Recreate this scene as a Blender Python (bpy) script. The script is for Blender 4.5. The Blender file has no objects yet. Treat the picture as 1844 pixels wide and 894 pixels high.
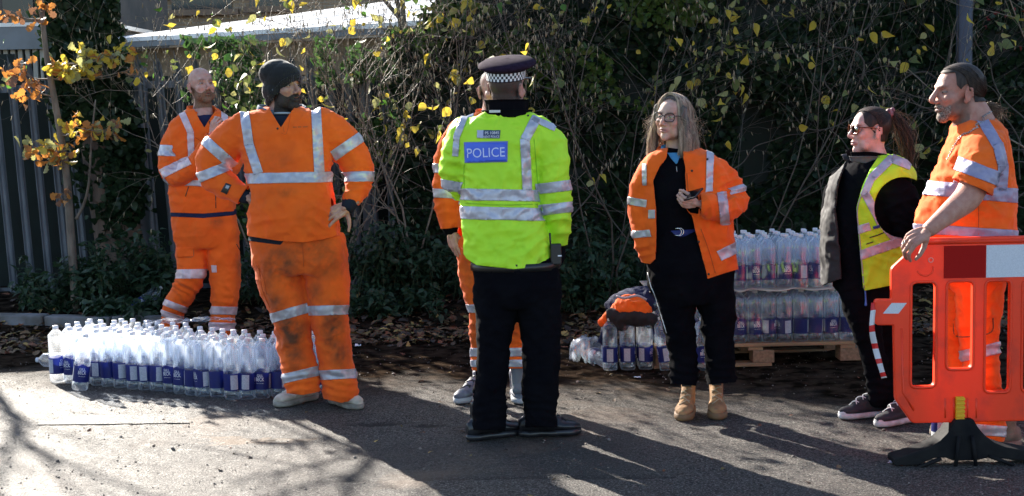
import bpy, math, random
import numpy as np
from mathutils import Vector, Matrix
from mathutils.bvhtree import BVHTree
R = math.radians
rnd = random.Random(7)
rs = np.random.RandomState(11)
SC = bpy.context.scene
# ------------------------------------------------------------------ camera
FPX, CH, ROLL = 2600.0, 1.65, R(1.2)
PITCH = math.atan(264 / FPX)
cd = bpy.data.cameras.new('camera'); cam = bpy.data.objects.new('camera', cd); SC.collection.objects.link(cam)
cd.sensor_width = 36; cd.lens = FPX / 1844 * 36; cd.clip_end = 600; cd.clip_start = 0.1
cam.matrix_world = Matrix.Translation((0, 0, CH)) @ Matrix.Rotation(math.pi/2 - PITCH, 4, 'X') @ Matrix.Rotation(-ROLL, 4, 'Z')
SC.camera = cam
CR = np.array(cam.matrix_world.to_3x3())
# ------------------------------------------------------------------ sky, sun, exposure
SUN_EL = R(26.0)
SUN_H = np.array([-0.54, 0.84]); SUN_H = SUN_H / np.linalg.norm(SUN_H)
w = bpy.data.worlds.new('World'); SC.world = w; w.use_nodes = True
wn = w.node_tree.nodes; wl = w.node_tree.links
sky = wn.new('ShaderNodeTexSky'); sky.sky_type = 'NISHITA'; sky.sun_disc = False
sky.sun_elevation = SUN_EL; sky.sun_rotation = math.atan2(SUN_H[0], SUN_H[1]); sky.altitude = 20; sky.dust_density = 0.7; sky.ozone_density = 1.6
wl.new(sky.outputs[0], wn['Background'].inputs[0]); wn['Background'].inputs[1].default_value = 0.08
sd = bpy.data.lights.new('sun', 'SUN'); sun = bpy.data.objects.new('sun', sd); SC.collection.objects.link(sun)
sd.energy = 5.0; sd.angle = R(0.5); sd.color = (1.0, 0.93, 0.82)
sdir = Vector((SUN_H[0]*math.cos(SUN_EL), SUN_H[1]*math.cos(SUN_EL), math.sin(SUN_EL)))
sun.rotation_euler = sdir.to_track_quat('Z', 'Y').to_euler()
SC.view_settings.view_transform = 'Standard'; SC.view_settings.look = 'None'
SC.view_settings.exposure = 2.0; SC.view_settings.gamma = 1.0
SC.cycles.transparent_max_bounces = 28; SC.cycles.max_bounces = 8; SC.cycles.sample_clamp_indirect = 8
# ------------------------------------------------------------------ pixel -> place
def ray(u, v):
    d = CR @ np.array([(u-922)/FPX, (447-v)/FPX, -1.0]); return d
def at(u, v, Y):
    d = ray(u, v); t = Y/d[1]; return np.array([d[0]*t, Y, CH + d[2]*t])
def gnd(u, v, z=0.0):
    d = ray(u, v); t = (z-CH)/d[2]; return np.array([d[0]*t, d[1]*t, z])
# ------------------------------------------------------------------ noise
def _h(ix, iy, iz):
    n = (ix*73856093) ^ (iy*19349663) ^ (iz*83492791); n = n & 0xffffffff
    n = ((n ^ (n >> 13)) * 1274126177) & 0xffffffff; n = n ^ (n >> 16)
    return (n & 0xffff)/32767.5 - 1.0
def vn(P):
    P = np.asarray(P, float); i = np.floor(P).astype(np.int64); f = P-i; f = f*f*(3-2*f)
    x, y, z = i[:, 0], i[:, 1], i[:, 2]; fx, fy, fz = f[:, 0], f[:, 1], f[:, 2]
    def L(a, b, t): return a+(b-a)*t
    return L(L(L(_h(x, y, z), _h(x+1, y, z), fx), L(_h(x, y+1, z), _h(x+1, y+1, z), fx), fy),
             L(L(_h(x, y, z+1), _h(x+1, y, z+1), fx), L(_h(x, y+1, z+1), _h(x+1, y+1, z+1), fx), fy), fz)
def fbm(P, o=3):
    P = np.asarray(P, float); s = 0; a = 1; t = 0
    for k in range(o): s = s + a*vn(P*(2.03**k)+17.3*k); t += a; a *= .5
    return s/t
# ------------------------------------------------------------------ mesh building
ORG = {}
def mkmesh(name, V, F, mats=None, smooth=True, mi=None, cols=None, attrs=None):
    me = bpy.data.meshes.new(name); V = np.asarray(V, np.float32)
    if isinstance(F, np.ndarray):
        k = F.shape[1]; n = len(F)
        me.vertices.add(len(V)); me.vertices.foreach_set('co', V.ravel())
        me.loops.add(n*k); me.loops.foreach_set('vertex_index', F.astype(np.int32).ravel())
        me.polygons.add(n); me.polygons.foreach_set('loop_start', np.arange(0, n*k, k, dtype=np.int32))
        me.polygons.foreach_set('loop_total', np.full(n, k, np.int32))
        me.update(calc_edges=True)
    else:
        me.from_pydata(V.tolist(), [], F); me.update()
    if smooth: me.polygons.foreach_set('use_smooth', np.ones(len(me.polygons), bool))
    for m in (mats if isinstance(mats, (list, tuple)) else [mats]):
        if m: me.materials.append(m)
    if mi is not None: me.polygons.foreach_set('material_index', np.asarray(mi, np.int32))
    if cols is not None:
        a = me.color_attributes.new('col', 'FLOAT_COLOR', 'POINT'); c = np.ones((len(V), 4), np.float32); c[:, :3] = cols
        a.data.foreach_set('color', c.ravel())
    for k, arr in (attrs or {}).items():
        a = me.attributes.new(k, 'FLOAT', 'POINT'); a.data.foreach_set('value', np.asarray(arr, np.float32))
    return me
def link(name, me, parent=None, loc=None):
    o = bpy.data.objects.new(name, me); SC.collection.objects.link(o)
    if parent is not None: o.parent = parent; ORG[o] = ORG.get(parent, np.zeros(3))
    if loc is not None: o.location = tuple(loc)
    return o
def mk(name, V, F, mat, parent=None, smooth=True, solid=0, off=1, **k):
    """mesh given in world coordinates, put under parent (whose origin it subtracts)"""
    V = np.asarray(V, float)
    if parent is not None and parent in ORG: V = V - ORG[parent]
    o = link(name, mkmesh(name, V, F, mat, smooth, **k), parent)
    if solid:
        s = o.modifiers.new('thickness', 'SOLIDIFY'); s.thickness = solid; s.offset = off
    return o
def tag(o, label=None, cat=None, group=None, kind=None):
    if label: o['label'] = label
    if cat: o['category'] = cat
    if group: o['group'] = group
    if kind: o['kind'] = kind
    return o
def empty(name, loc, label=None, cat=None, group=None, rot=None):
    o = bpy.data.objects.new(name, None); SC.collection.objects.link(o); o.location = tuple(loc); o.empty_display_size = .1
    if rot: o.rotation_euler = rot
    ORG[o] = np.array(loc, float)
    return tag(o, label, cat, group)
def join(parts):
    V = []; F = []; n = 0
    for v, f in parts:
        V.append(np.asarray(v, float)); F += [[i+n for i in q] for q in f]; n += len(v)
    return np.concatenate(V), F
def joinq(parts):
    V = []; F = []; n = 0
    for v, f in parts: V.append(v); F.append(f+n); n += len(v)
    return np.concatenate(V), np.concatenate(F)
def box(c, s, rot=0.0):
    c = np.array(c, float); s = np.array(s, float)/2
    v = np.array([[x, y, z] for x in (-1, 1) for y in (-1, 1) for z in (-1, 1)], float)*s
    if rot:
        a, b = math.cos(rot), math.sin(rot); v = np.stack([v[:, 0]*a-v[:, 1]*b, v[:, 0]*b+v[:, 1]*a, v[:, 2]], 1)
    return v+c, [[0, 1, 3, 2], [4, 6, 7, 5], [0, 4, 5, 1], [2, 3, 7, 6], [0, 2, 6, 4], [1, 5, 7, 3]]
def bevel(o, wd, seg=2):
    m = o.modifiers.new('bevel', 'BEVEL'); m.width = wd; m.segments = seg; m.limit_method = 'ANGLE'; m.angle_limit = R(40); return o
def frames(P):
    P = np.asarray(P, float); T = np.gradient(P, axis=0); T /= np.linalg.norm(T, axis=1)[:, None]+1e-12
    u = np.cross(T[0], [0, 0, 1.0]);
    if np.linalg.norm(u) < 1e-3: u = np.cross(T[0], [0, 1.0, 0])
    u /= np.linalg.norm(u); U = [u]
    for i in range(1, len(P)):
        u = U[-1]-T[i]*np.dot(U[-1], T[i]); U.append(u/(np.linalg.norm(u)+1e-12))
    U = np.array(U); return T, U, np.cross(T, U)
def tube(P, r, n=8, cap=True, rb=None):
    P = np.asarray(P, float); r = np.broadcast_to(r, len(P)).astype(float); rb = r if rb is None else np.broadcast_to(rb, len(P))
    T, U, W = frames(P); a = np.arange(n)*2*math.pi/n
    V = P[:, None]+U[:, None]*(np.cos(a)[None, :, None]*r[:, None, None])+W[:, None]*(np.sin(a)[None, :, None]*rb[:, None, None])
    V = V.reshape(-1, 3); F = []
    for i in range(len(P)-1):
        for j in range(n):
            k = (j+1) % n; F.append([i*n+j, i*n+k, (i+1)*n+k, (i+1)*n+j])
    if cap: F.append(list(range(n))[::-1]); F.append([(len(P)-1)*n+j for j in range(n)])
    return V, F
def spline(P, per=6):
    P = np.asarray(P, float); 
    if len(P) < 3: return np.stack([P[0]+(P[-1]-P[0])*t for t in np.linspace(0, 1, per+1)])
    Q = np.concatenate([[2*P[0]-P[1]], P, [2*P[-1]-P[-2]]]); out = []
    for i in range(1, len(Q)-2):
        a, b, c, d = Q[i-1:i+3]
        for t in np.arange(per)/per:
            out.append(.5*((2*b)+(c-a)*t+(2*a-5*b+4*c-d)*t*t+(3*b-a-3*c+d)*t**3))
    out.append(P[-1]); return np.array(out)
def limb(pts, n=18, per=5, cap=True, ck=.62):
    """pts rows: x,y,z,r(,r2) smooth tapered limb with round ends"""
    A = spline(np.asarray(pts, float), per); P = A[:, :3]; r = A[:, 3]; rb = A[:, 4] if A.shape[1] > 4 else r
    t0 = (P[0]-P[1]); t0 /= np.linalg.norm(t0); t1 = P[-1]-P[-2]; t1 /= np.linalg.norm(t1)
    k = [.35, .7, .93]
    pre = [P[0]+t0*r[0]*s*ck for s in reversed(k)]; post = [P[-1]+t1*r[-1]*s*ck for s in k]
    q = [math.sqrt(1-s*s) for s in k]
    P = np.array(pre+list(P)+post)
    rr = np.array([r[0]*s for s in reversed(q)]+list(r)+[r[-1]*s for s in q]); rrb = np.array([rb[0]*s for s in reversed(q)]+list(rb)+[rb[-1]*s for s in q])
    return tube(P, rr, n, True, rrb)
def ell(c, r, rot=None, n=16, m=10):
    th = np.linspace(0, math.pi, m+1)[1:-1]; a = np.arange(n)*2*math.pi/n
    V = [[0, 0, 1]]+[[math.sin(t)*math.cos(p), math.sin(t)*math.sin(p), math.cos(t)] for t in th for p in a]+[[0, 0, -1]]
    V = np.array(V)*np.array(r, float)
    if rot is not None: V = V @ np.array(rot).T
    F = [[0, 1+j, 1+(j+1) % n] for j in range(n)]
    for i in range(len(th)-1):
        for j in range(n):
            k = (j+1) % n; F.append([1+i*n+j, 1+(i+1)*n+j, 1+(i+1)*n+k, 1+i*n+k])
    b = 1+(len(th)-1)*n; F += [[b+j, len(V)-1, b+(j+1) % n] for j in range(n)]
    return V+np.array(c, float), F
def stack(secs, n=32, per=4, ex=2.5):
    """torso: rows x,y,z,halfwidth,halfdepth,yaw -> closed loft of horizontal superellipses"""
    A = spline(np.asarray(secs, float), per); a = np.arange(n)*2*math.pi/n
    cx = np.sign(np.cos(a))*np.abs(np.cos(a))**(2/ex); cy = np.sign(np.sin(a))*np.abs(np.sin(a))**(2/ex); V = []
    for x, y, z, hw, hd, yaw in A:
        lx = cx*hw; ly = cy*hd; c, s = math.cos(yaw), math.sin(yaw)
        V.append(np.stack([x+lx*c-ly*s, y+lx*s+ly*c, np.full(n, z)], 1))
    V = np.concatenate(V); F = []
    for i in range(len(A)-1):
        for j in range(n):
            k = (j+1) % n; F.append([i*n+j, i*n+k, (i+1)*n+k, (i+1)*n+j])
    F.append(list(range(n))[::-1]); F.append([(len(A)-1)*n+j for j in range(n)])
    return V, F
TMP = bpy.data.scenes.new('fusing')
def tdg():
    with bpy.context.temp_override(scene=TMP, view_layer=TMP.view_layers[0]):
        dg = bpy.context.evaluated_depsgraph_get()
    dg.update(); return dg
class M:
    def __init__(s, V, T): s.V = V; s.T = T; s.A = {}
    def copy(s):
        m = M(s.V.copy(), s.T.copy()); m.A = {k: v.copy() for k, v in s.A.items()}; return m
    def normals(s):
        a, b, c = s.V[s.T[:, 0]], s.V[s.T[:, 1]], s.V[s.T[:, 2]]; n = np.cross(b-a, c-a); N = np.zeros_like(s.V)
        for k in range(3):
            for j in range(3): N[:, j] += np.bincount(s.T[:, k], n[:, j], len(s.V))
        return N/(np.linalg.norm(N, axis=1)[:, None]+1e-12)
    def smooth(s, it=2, w=.6):
        e = np.concatenate([s.T[:, [0, 1]], s.T[:, [1, 2]], s.T[:, [2, 0]]]); e = np.concatenate([e, e[:, ::-1]])
        d = np.bincount(e[:, 0], minlength=len(s.V))+1e-9
        for _ in range(it):
            A = np.stack([np.bincount(e[:, 0], s.V[e[:, 1], j], len(s.V)) for j in range(3)], 1)/d[:, None]
            s.V = s.V*(1-w)+A*w
        return s
def fuse(parts, voxel=.008, it=2):
    V, F = join(parts); me = bpy.data.meshes.new('x'); me.from_pydata(V.tolist(), [], F); me.update()
    o = bpy.data.objects.new('x', me); TMP.collection.objects.link(o)
    md = o.modifiers.new('r', 'REMESH'); md.mode = 'VOXEL'; md.voxel_size = voxel; md.adaptivity = 0
    dg = tdg()
    ev = o.evaluated_get(dg); m2 = ev.to_mesh(); m2.calc_loop_triangles()
    V = np.empty(len(m2.vertices)*3, np.float32); m2.vertices.foreach_get('co', V)
    T = np.empty(len(m2.loop_triangles)*3, np.int32); m2.loop_triangles.foreach_get('vertices', T)
    ev.to_mesh_clear(); bpy.data.objects.remove(o); bpy.data.meshes.remove(me)
    return M(V.reshape(-1, 3).astype(float), T.reshape(-1, 3)).smooth(it)
def clip(m, f):
    """keep the part where f > 0, cutting triangles exactly on f = 0"""
    f = np.where(np.abs(f) < 1e-9, 1e-9, f); ins = f > 0; k = ins[m.T].sum(1)
    keep = m.T[k == 3]; cr = m.T[(k > 0) & (k < 3)]; names = list(m.A)
    X = np.concatenate([m.V]+[m.A[n][:, None] if m.A[n].ndim == 1 else m.A[n] for n in names], 1); new = []; memo = {}; tris = []
    def cut(a, b):
        key = (a, b) if a < b else (b, a)
        if key not in memo:
            t = f[key[0]]/(f[key[0]]-f[key[1]]); new.append(X[key[0]]*(1-t)+X[key[1]]*t); memo[key] = len(X)+len(new)-1
        return memo[key]
    for t in cr.tolist():
        poly = []
        for i in range(3):
            a, b = t[i], t[(i+1) % 3]
            if ins[a]: poly.append(a)
            if ins[a] != ins[b]: poly.append(cut(a, b))
        for i in range(1, len(poly)-1): tris.append([poly[0], poly[i], poly[i+1]])
    X2 = np.concatenate([X, np.array(new)]) if new else X
    T = np.concatenate([keep, np.array(tris, int).reshape(-1, 3)]); used = np.unique(T)
    mp = np.zeros(len(X2), int); mp[used] = np.arange(len(used)); X2 = X2[used]
    out = M(X2[:, :3], mp[T]); c = 3
    for n in names:
        w_ = 1 if m.A[n].ndim == 1 else m.A[n].shape[1]; out.A[n] = X2[:, c] if w_ == 1 and m.A[n].ndim == 1 else X2[:, c:c+w_]; c += w_
    return out
def cdist(V, P):
    """distance to a polyline"""
    P = np.asarray(P, float); best = np.full(len(V), 1e9)
    for a, b in zip(P[:-1], P[1:]):
        d = b-a; t = np.clip(((V-a)@d)/(d@d), 0, 1); best = np.minimum(best, np.linalg.norm(V-(a+t[:, None]*d), axis=1))
    return best
# ------------------------------------------------------------------ materials
def nt(name):
    m = bpy.data.materials.new(name); m.use_nodes = True; n = m.node_tree.nodes; return m, n, m.node_tree.links, n['Principled BSDF']
def pm(name, col, rough=.7, metal=0, col2=None, sc=8, det=4, bump=0, bsc=60, spec=.5, attr=False, dirt=None, sheen=0, lo=.35, hi=.65, trans=0, emit=0, aniso=None):
    m, n, l, b = nt(name)
    b.inputs['Base Color'].default_value = (*col, 1); b.inputs['Roughness'].default_value = rough; b.inputs['Metallic'].default_value = metal
    b.inputs['Specular IOR Level'].default_value = spec
    if sheen: b.inputs['Sheen Weight'].default_value = sheen
    tc = n.new('ShaderNodeTexCoord'); src = None
    vec = tc.outputs['Object']
    if aniso:
        mp = n.new('ShaderNodeMapping'); mp.inputs['Scale'].default_value = aniso; l.new(vec, mp.inputs[0]); vec = mp.outputs[0]
    if attr:
        a = n.new('ShaderNodeAttribute'); a.attribute_name = 'col'; src = a.outputs['Color']
    if col2 is not None:
        t = n.new('ShaderNodeTexNoise'); t.inputs['Scale'].default_value = sc; t.inputs['Detail'].default_value = det; l.new(vec, t.inputs['Vector'])
        r = n.new('ShaderNodeMapRange'); r.inputs[1].default_value = lo; r.inputs[2].default_value = hi; l.new(t.outputs[0], r.inputs[0])
        x = n.new('ShaderNodeMix'); x.data_type = 'RGBA'; x.inputs['A'].default_value = (*col, 1); x.inputs['B'].default_value = (*col2, 1); l.new(r.outputs[0], x.inputs['Factor'])
        if src is not None:
            x.blend_type = 'MULTIPLY'; l.new(src, x.inputs['A'])
        src = x.outputs['Result']
    if dirt is not None:
        a = n.new('ShaderNodeAttribute'); a.attribute_name = 'dirt'; x = n.new('ShaderNodeMix'); x.data_type = 'RGBA'
        if src is not None: l.new(src, x.inputs['A'])
        else: x.inputs['A'].default_value = (*col, 1)
        x.inputs['B'].default_value = (*dirt, 1); l.new(a.outputs['Fac'], x.inputs['Factor']); src = x.outputs['Result']
    if src is not None: l.new(src, b.inputs['Base Color'])
    if bump:
        t = n.new('ShaderNodeTexNoise'); t.inputs['Scale'].default_value = bsc; t.inputs['Detail'].default_value = 3; l.new(vec, t.inputs['Vector'])
        q = n.new('ShaderNodeBump'); q.inputs['Strength'].default_value = 1; q.inputs['Distance'].default_value = bump; l.new(t.outputs[0], q.inputs['Height']); l.new(q.outputs[0], b.inputs['Normal'])
    if trans:
        tr = n.new('ShaderNodeBsdfTranslucent'); mx = n.new('ShaderNodeMixShader'); mx.inputs[0].default_value = trans
        if src is not None: l.new(src, tr.inputs[0])
        else: tr.inputs[0].default_value = (*col, 1)
        l.new(b.outputs[0], mx.inputs[1]); l.new(tr.outputs[0], mx.inputs[2]); l.new(mx.outputs[0], n['Material Output'].inputs[0])
    return m
# ================================================================== GROUND
def ss(a, b, x): t = np.clip((x-a)/(b-a), 0, 1); return t*t*(3-2*t)
def gh(x, y):
    x = np.asarray(x, float); y = np.asarray(y, float); P = np.stack([x, y, x*0], -1).reshape(-1, 3)
    h = .10*ss(10.4, 11.4, y)+.012*fbm(P*.9, 2).reshape(x.shape)*ss(3, 5, y)*(1-ss(40, 60, y))
    return h-.012*np.exp(-(((x+.62)/.30)**2+((y-7.45)/.12)**2))*1.6
def lines(a, b, st, far):
    c = list(np.arange(a, b+1e-6, st)); s = st; x = a; l = []
    while x > -far: s *= 1.5; x -= s; l.append(x)
    s = st; x = b; r = []
    while x < far: s *= 1.5; x += s; r.append(x)
    return np.array(l[::-1]+c+r)
def grid_sheet(xs, ys, zf):
    X, Y = np.meshgrid(xs, ys); Z = zf(X, Y); nx, ny = len(xs), len(ys)
    i = (np.arange(ny-1)[:, None]*nx+np.arange(nx-1)[None]).ravel()
    return np.stack([X, Y, Z], -1).reshape(-1, 3), np.stack([i, i+1, i+nx+1, i+nx], 1)
def micro(X, Y):
    P = np.stack([X, Y, X*0], -1).reshape(-1, 3); dirt = ss(8.3, 9.2, Y.ravel()+.5*fbm(P*1.2, 2))
    m = (.0030+.010*dirt)*fbm(P*9, 4)+.0042*fbm(P*26, 3)
    near = (np.abs(Y.ravel()-8) < 4.6)*(np.abs(X.ravel()) < 6)
    return (m*near).reshape(X.shape)
def ground_mat(base, base2, name, patchy=True):
    m, n, l, b = nt(name); tc = n.new('ShaderNodeTexCoord'); O = tc.outputs['Object']
    def noise(sc, det=4, dist=0):
        t = n.new('ShaderNodeTexNoise'); t.inputs['Scale'].default_value = sc; t.inputs['Detail'].default_value = det; t.inputs['Distortion'].default_value = dist; l.new(O, t.inputs['Vector']); return t.outputs[0]
    def mr(s, a, c, d=0, e=1):
        r = n.new('ShaderNodeMapRange'); r.inputs[1].default_value = a; r.inputs[2].default_value = c; r.inputs[3].default_value = d; r.inputs[4].default_value = e; l.new(s, r.inputs[0]); return r.outputs[0]
    def mix(f, A, B):
        x = n.new('ShaderNodeMix'); x.data_type = 'RGBA'; l.new(f, x.inputs['Factor'])
        for k, c in (('A', A), ('B', B)):
            if isinstance(c, tuple): x.inputs[k].default_value = (*c, 1)
            else: l.new(c, x.inputs[k])
        return x.outputs['Result']
    c = mix(mr(noise(2.2, 6), .35, .68), base, base2); c = mix(mr(noise(38, 6, .3), .50, .64, 0, .75), c, (.035, .029, .025)); c = mix(mr(noise(55, 5), .56, .66, 0, .7), c, (.24, .21, .18))
    c = mix(mr(noise(125, 3), .53, .62), c, (.34, .31, .28))
    c = mix(mr(noise(85, 4), .51, .60), c, (.024, .021, .019))
    if patchy:
        for nm_, col_c in (('patch', (.05, .045, .042)), ('rust', (.24, .15, .085)), ('pit', (.020, .016, .013))):
            at_ = n.new('ShaderNodeAttribute'); at_.attribute_name = nm_; c = mix(at_.outputs['Fac'], c, col_c)
        c = mix(mr(noise(1.1, 5, .6), .56, .70, 0, .55), c, (.27, .18, .12))
        sp = n.new('ShaderNodeSeparateXYZ'); l.new(O, sp.inputs[0])
        ad = n.new('ShaderNodeMath'); ad.operation = 'MULTIPLY_ADD'; l.new(noise(1.3, 5), ad.inputs[0]); ad.inputs[1].default_value = 1.6; a3 = n.new('ShaderNodeMath'); a3.operation = 'MULTIPLY_ADD'; l.new(sp.outputs['X'], a3.inputs[0]); a3.inputs[1].default_value = .30; l.new(sp.outputs['Y'], a3.inputs[2]); l.new(a3.outputs[0], ad.inputs[2])
        msk = mr(ad.outputs[0], 8.3, 9.3, 0, 1); c = mix(msk, c, mix(mr(noise(9, 6), .4, .62), (.016, .012, .009), (.075, .052, .036)))
    l.new(c, b.inputs['Base Color']); b.inputs['Roughness'].default_value = .5; b.inputs['Specular IOR Level'].default_value = .4
    if patchy: l.new(mr(msk, 0, 1, .35, .0), b.inputs['Specular IOR Level']); l.new(mr(msk, 0, 1, .55, .9), b.inputs['Roughness'])
    v = n.new('ShaderNodeTexNoise'); v.inputs['Scale'].default_value = 420; v.inputs['Detail'].default_value = 3; l.new(O, v.inputs['Vector'])
    ad = n.new('ShaderNodeMath'); ad.operation = 'ADD'; l.new(v.outputs[0], ad.inputs[0]); l.new(noise(75, 8), ad.inputs[1])
    q = n.new('ShaderNodeBump'); q.inputs['Distance'].default_value = .022; q.inputs['Strength'].default_value = 1; l.new(ad.outputs[0], q.inputs['Height']); l.new(q.outputs[0], b.inputs['Normal'])
    return m
V, F = grid_sheet(lines(-5.2, 5.2, .024, 250), lines(4.8, 12.2, .024, 300), lambda X, Y: gh(X, Y)+micro(X, Y))
GM = ground_mat((.125, .100, .086), (.060, .050, .045), 'worn_tarmac')
def spots(V, lst, rag, fr=5):
    d = np.zeros(len(V)); P = V*np.array([1, 1, 0])
    for u, v, rx, ry in lst:
        c = gnd(u, v); e = ((V[:, 0]-c[0])/rx)**2+((V[:, 1]-c[1])/ry)**2; near_ = e < 9; d[near_] = np.maximum(d[near_], np.clip(2.2*(1-e[near_])+rag*fbm(P[near_]*fr*4, 3), 0, 1))
    return d
PITS = ((690, 762, .22, .07), (770, 768, .10, .05), (165, 738, .12, .025), (320, 745, .08, .03), (255, 803, .05, .02), (310, 812, .08, .018), (500, 795, .05, .03), (1010, 745, .14, .03), (420, 700, .10, .03), (60, 650, .2, .05), (1420, 760, .12, .03))
pit = spots(V, PITS, 2.6); rust = spots(V, ((460, 796, .26, .07), (400, 788, .12, .03), (1180, 700, .3, .06)), 3.0)*.8
s0, s1 = gnd(560, 868), gnd(1215, 858); tt_ = (V[:, 0]-s0[0])/(s1[0]-s0[0]); ys_ = s0[1]+(s1[1]-s0[1])*tt_; patch = np.clip((V[:, 1]-ys_)/.02, 0, 1)*np.clip(1-(V[:, 1]-ys_-.55-.15*fbm(V*1.3, 2))/.25, 0, 1)*np.clip(tt_/.1+.0, 0, 1)*np.clip((1.0-tt_)/.15, 0, 1)*.55
seam_ = np.exp(-((V[:, 1]-ys_)/.016)**2)*(tt_ > .02)*(tt_ < 1)*.8; pit = np.maximum(pit, seam_); V[:, 2] -= .010*pit
tag(link('ground', mkmesh('ground', V, F, GM, attrs={'pit': pit, 'rust': rust, 'patch': patch})), kind='structure')
def poly_sheet(name, poly, mat, lift, st=.03, jag=.0):
    P = np.array(poly)[:, :2]; xs = np.arange(P[:, 0].min(), P[:, 0].max()+st, st); ys = np.arange(P[:, 1].min(), P[:, 1].max()+st, st)
    V, F = grid_sheet(xs, ys, lambda X, Y: gh(X, Y)+micro(X, Y)*.5+lift)
    T = np.concatenate([F[:, [0, 1, 2]], F[:, [0, 2, 3]]]); m = M(V, T); ctr = P.mean(0)
    for i in range(len(P)):
        a, b = P[i], P[(i+1) % len(P)]; nn = np.array([-(b-a)[1], (b-a)[0]]); nn /= np.linalg.norm(nn)
        if nn@(ctr-a) < 0: nn = -nn
        m = clip(m, (m.V[:, :2]-a)@nn+jag*fbm(m.V*7+i, 3))
    o = link(name, mkmesh(name, m.V, m.T, mat)); return tag(o, kind='structure')
poly_sheet('concrete_slab', [gnd(60, 768), gnd(340, 764), gnd(330, 747), gnd(140, 751)], ground_mat((.30, .28, .26), (.22, .20, .19), 'pale_slab', False), .005, jag=.008)
# kerb stones at the left below the leaf litter
KM = pm('kerb_concrete', (.22, .22, .23), .85, col2=(.10, .09, .08), sc=5, bump=.004)
kerb = tag(empty('kerb', gnd(140, 600), None, None), kind='structure')
ka, kb = gnd(-260, 588), gnd(330, 598)
for i in range(5):
    a = ka+(kb-ka)*(i/5+.003); b = ka+(kb-ka)*((i+1)/5-.003); c = (a+b)/2; ang = math.atan2((b-a)[1], (b-a)[0])
    L_ = np.linalg.norm(b-a); v, f = box((c[0], c[1], .035+.01*rnd.random()), (L_, .12, .15), ang); bevel(mk('kerb_stone', v, f, KM, kerb, smooth=False), .012)
# ------------------------------------------------------------------ stones and leaf litter
def scatter(name, shape_v, shape_f, pos, scale, rotm, mat, kind='stuff', hue=None, smooth=False):
    n = len(pos); V = np.einsum('nij,kj->nki', rotm, shape_v)*scale[:, None, None]+pos[:, None]
    F = (shape_f[None]+np.arange(n)[:, None, None]*len(shape_v)).reshape(-1, shape_f.shape[1]); c = None
    if hue is not None: c = np.repeat(hue, len(shape_v), 0)
    return V.reshape(-1, 3), F, c
def randrot(n, tilt=1.0, rng=rs):
    a = rng.rand(n)*2*math.pi; t = rng.randn(n)*tilt; b = rng.rand(n)*2*math.pi
    def rz(a): c, s = np.cos(a), np.sin(a); z = np.zeros(len(a)); o = z+1; return np.stack([np.stack([c, -s, z], 1), np.stack([s, c, z], 1), np.stack([z, z, o], 1)], 1)
    def rx(a): c, s = np.cos(a), np.sin(a); z = np.zeros(len(a)); o = z+1; return np.stack([np.stack([o, z, z], 1), np.stack([z, c, -s], 1), np.stack([z, s, c], 1)], 1)
    return rz(a) @ rx(t) @ rz(b)
def leaf_shape(pts, fold=.25, curl=.2):
    """outline half-widths along the midrib -> folded leaf (mid, left, right rows)"""
    V = []; n = len(pts)
    for t, w_ in pts:
        V += [[0, t, -curl*t*t], [-w_, t, fold*w_-curl*t*t], [w_, t, fold*w_-curl*t*t]]
    F = []
    for i in range(n-1):
        a, b = 3*i, 3*i+3; F += [[a, b, b+1], [a, b+1, a+1], [a, a+2, b+2], [a, b+2, b]]
    return np.array(V, float), np.array(F)
LEAF_ROUND = leaf_shape([(0, .02), (.12, .30), (.35, .46), (.6, .44), (.85, .22), (1.05, .0)], .22, .18)
LEAF_OAK = leaf_shape([(0, .03), (.15, .14), (.28, .10), (.42, .26), (.52, .18), (.68, .36), (.78, .26), (.92, .28), (1.0, .02)], .3, .3)
LEAF_IVY = leaf_shape([(0, .1), (.12, .5), (.35, .42), (.6, .26), (1.0, .0)], .15, .15)
LEAF_LONG = leaf_shape([(0, .02), (.2, .22), (.5, .27), (.8, .13), (1.1, .0)], .3, .35)
def leafmat(name, c1, c2, tr=.45, rough=.45, attr=False):
    return pm(name, c1, rough, col2=c2, sc=30, trans=tr, attr=attr, bump=.002, bsc=90)
LITM = pm('dry_leaf', (1, 1, 1), .8, col2=(.7, .65, .6), sc=40, attr=True)
n = 6500; X = rs.rand(n)*10.4-5.2; Y = 9.75+np.abs(rs.randn(n))*.8; Y = np.clip(Y, 8.6, 12.3)
k = np.where(rs.rand(n) < .10)[0]; Y[k] = 5.6+rs.rand(len(k))*4
near = Y < 9.4; keep = ~near | (rs.rand(n) < .35); X, Y = X[keep], Y[keep]; n = len(X)
pos = np.stack([X, Y, gh(X, Y)+.008+.03*rs.rand(n)*(Y > 9.6)], 1)
pal = np.array([[.16, .085, .04], [.10, .06, .035], [.22, .13, .06], [.06, .04, .03], [.30, .20, .06], [.20, .07, .03]])
hue = pal[rs.randint(0, 6, n)]*(.5+.8*rs.rand(n))[:, None]
sc_ = np.where(Y < 9.4, .018+.02*rs.rand(n), .04+.045*rs.rand(n))
V, F, c = scatter('x', *LEAF_OAK, pos, sc_, randrot(n, .35), None, hue=hue)
tag(link('leaf_litter', mkmesh('leaf_litter', V, F, LITM, False, cols=c)), 'brown autumn leaf litter lying along the foot of the hedge', 'leaf litter', kind='stuff')
ST = ell((0, 0, 0), (1, .8, .6), n=5, m=3); SV, SF = ST; SF = np.array([q if len(q) == 4 else q+[q[-1]] for q in SF])
n = 5200; X = rs.rand(n)*7-3.4; Y = 5.6+rs.rand(n)**1.0*4.6; g = (fbm(np.stack([X*1.4, Y*2.2, X*0], 1), 3) > -.15) | (rs.rand(n) < .3); X, Y = X[g], Y[g]; n = len(X)
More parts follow.
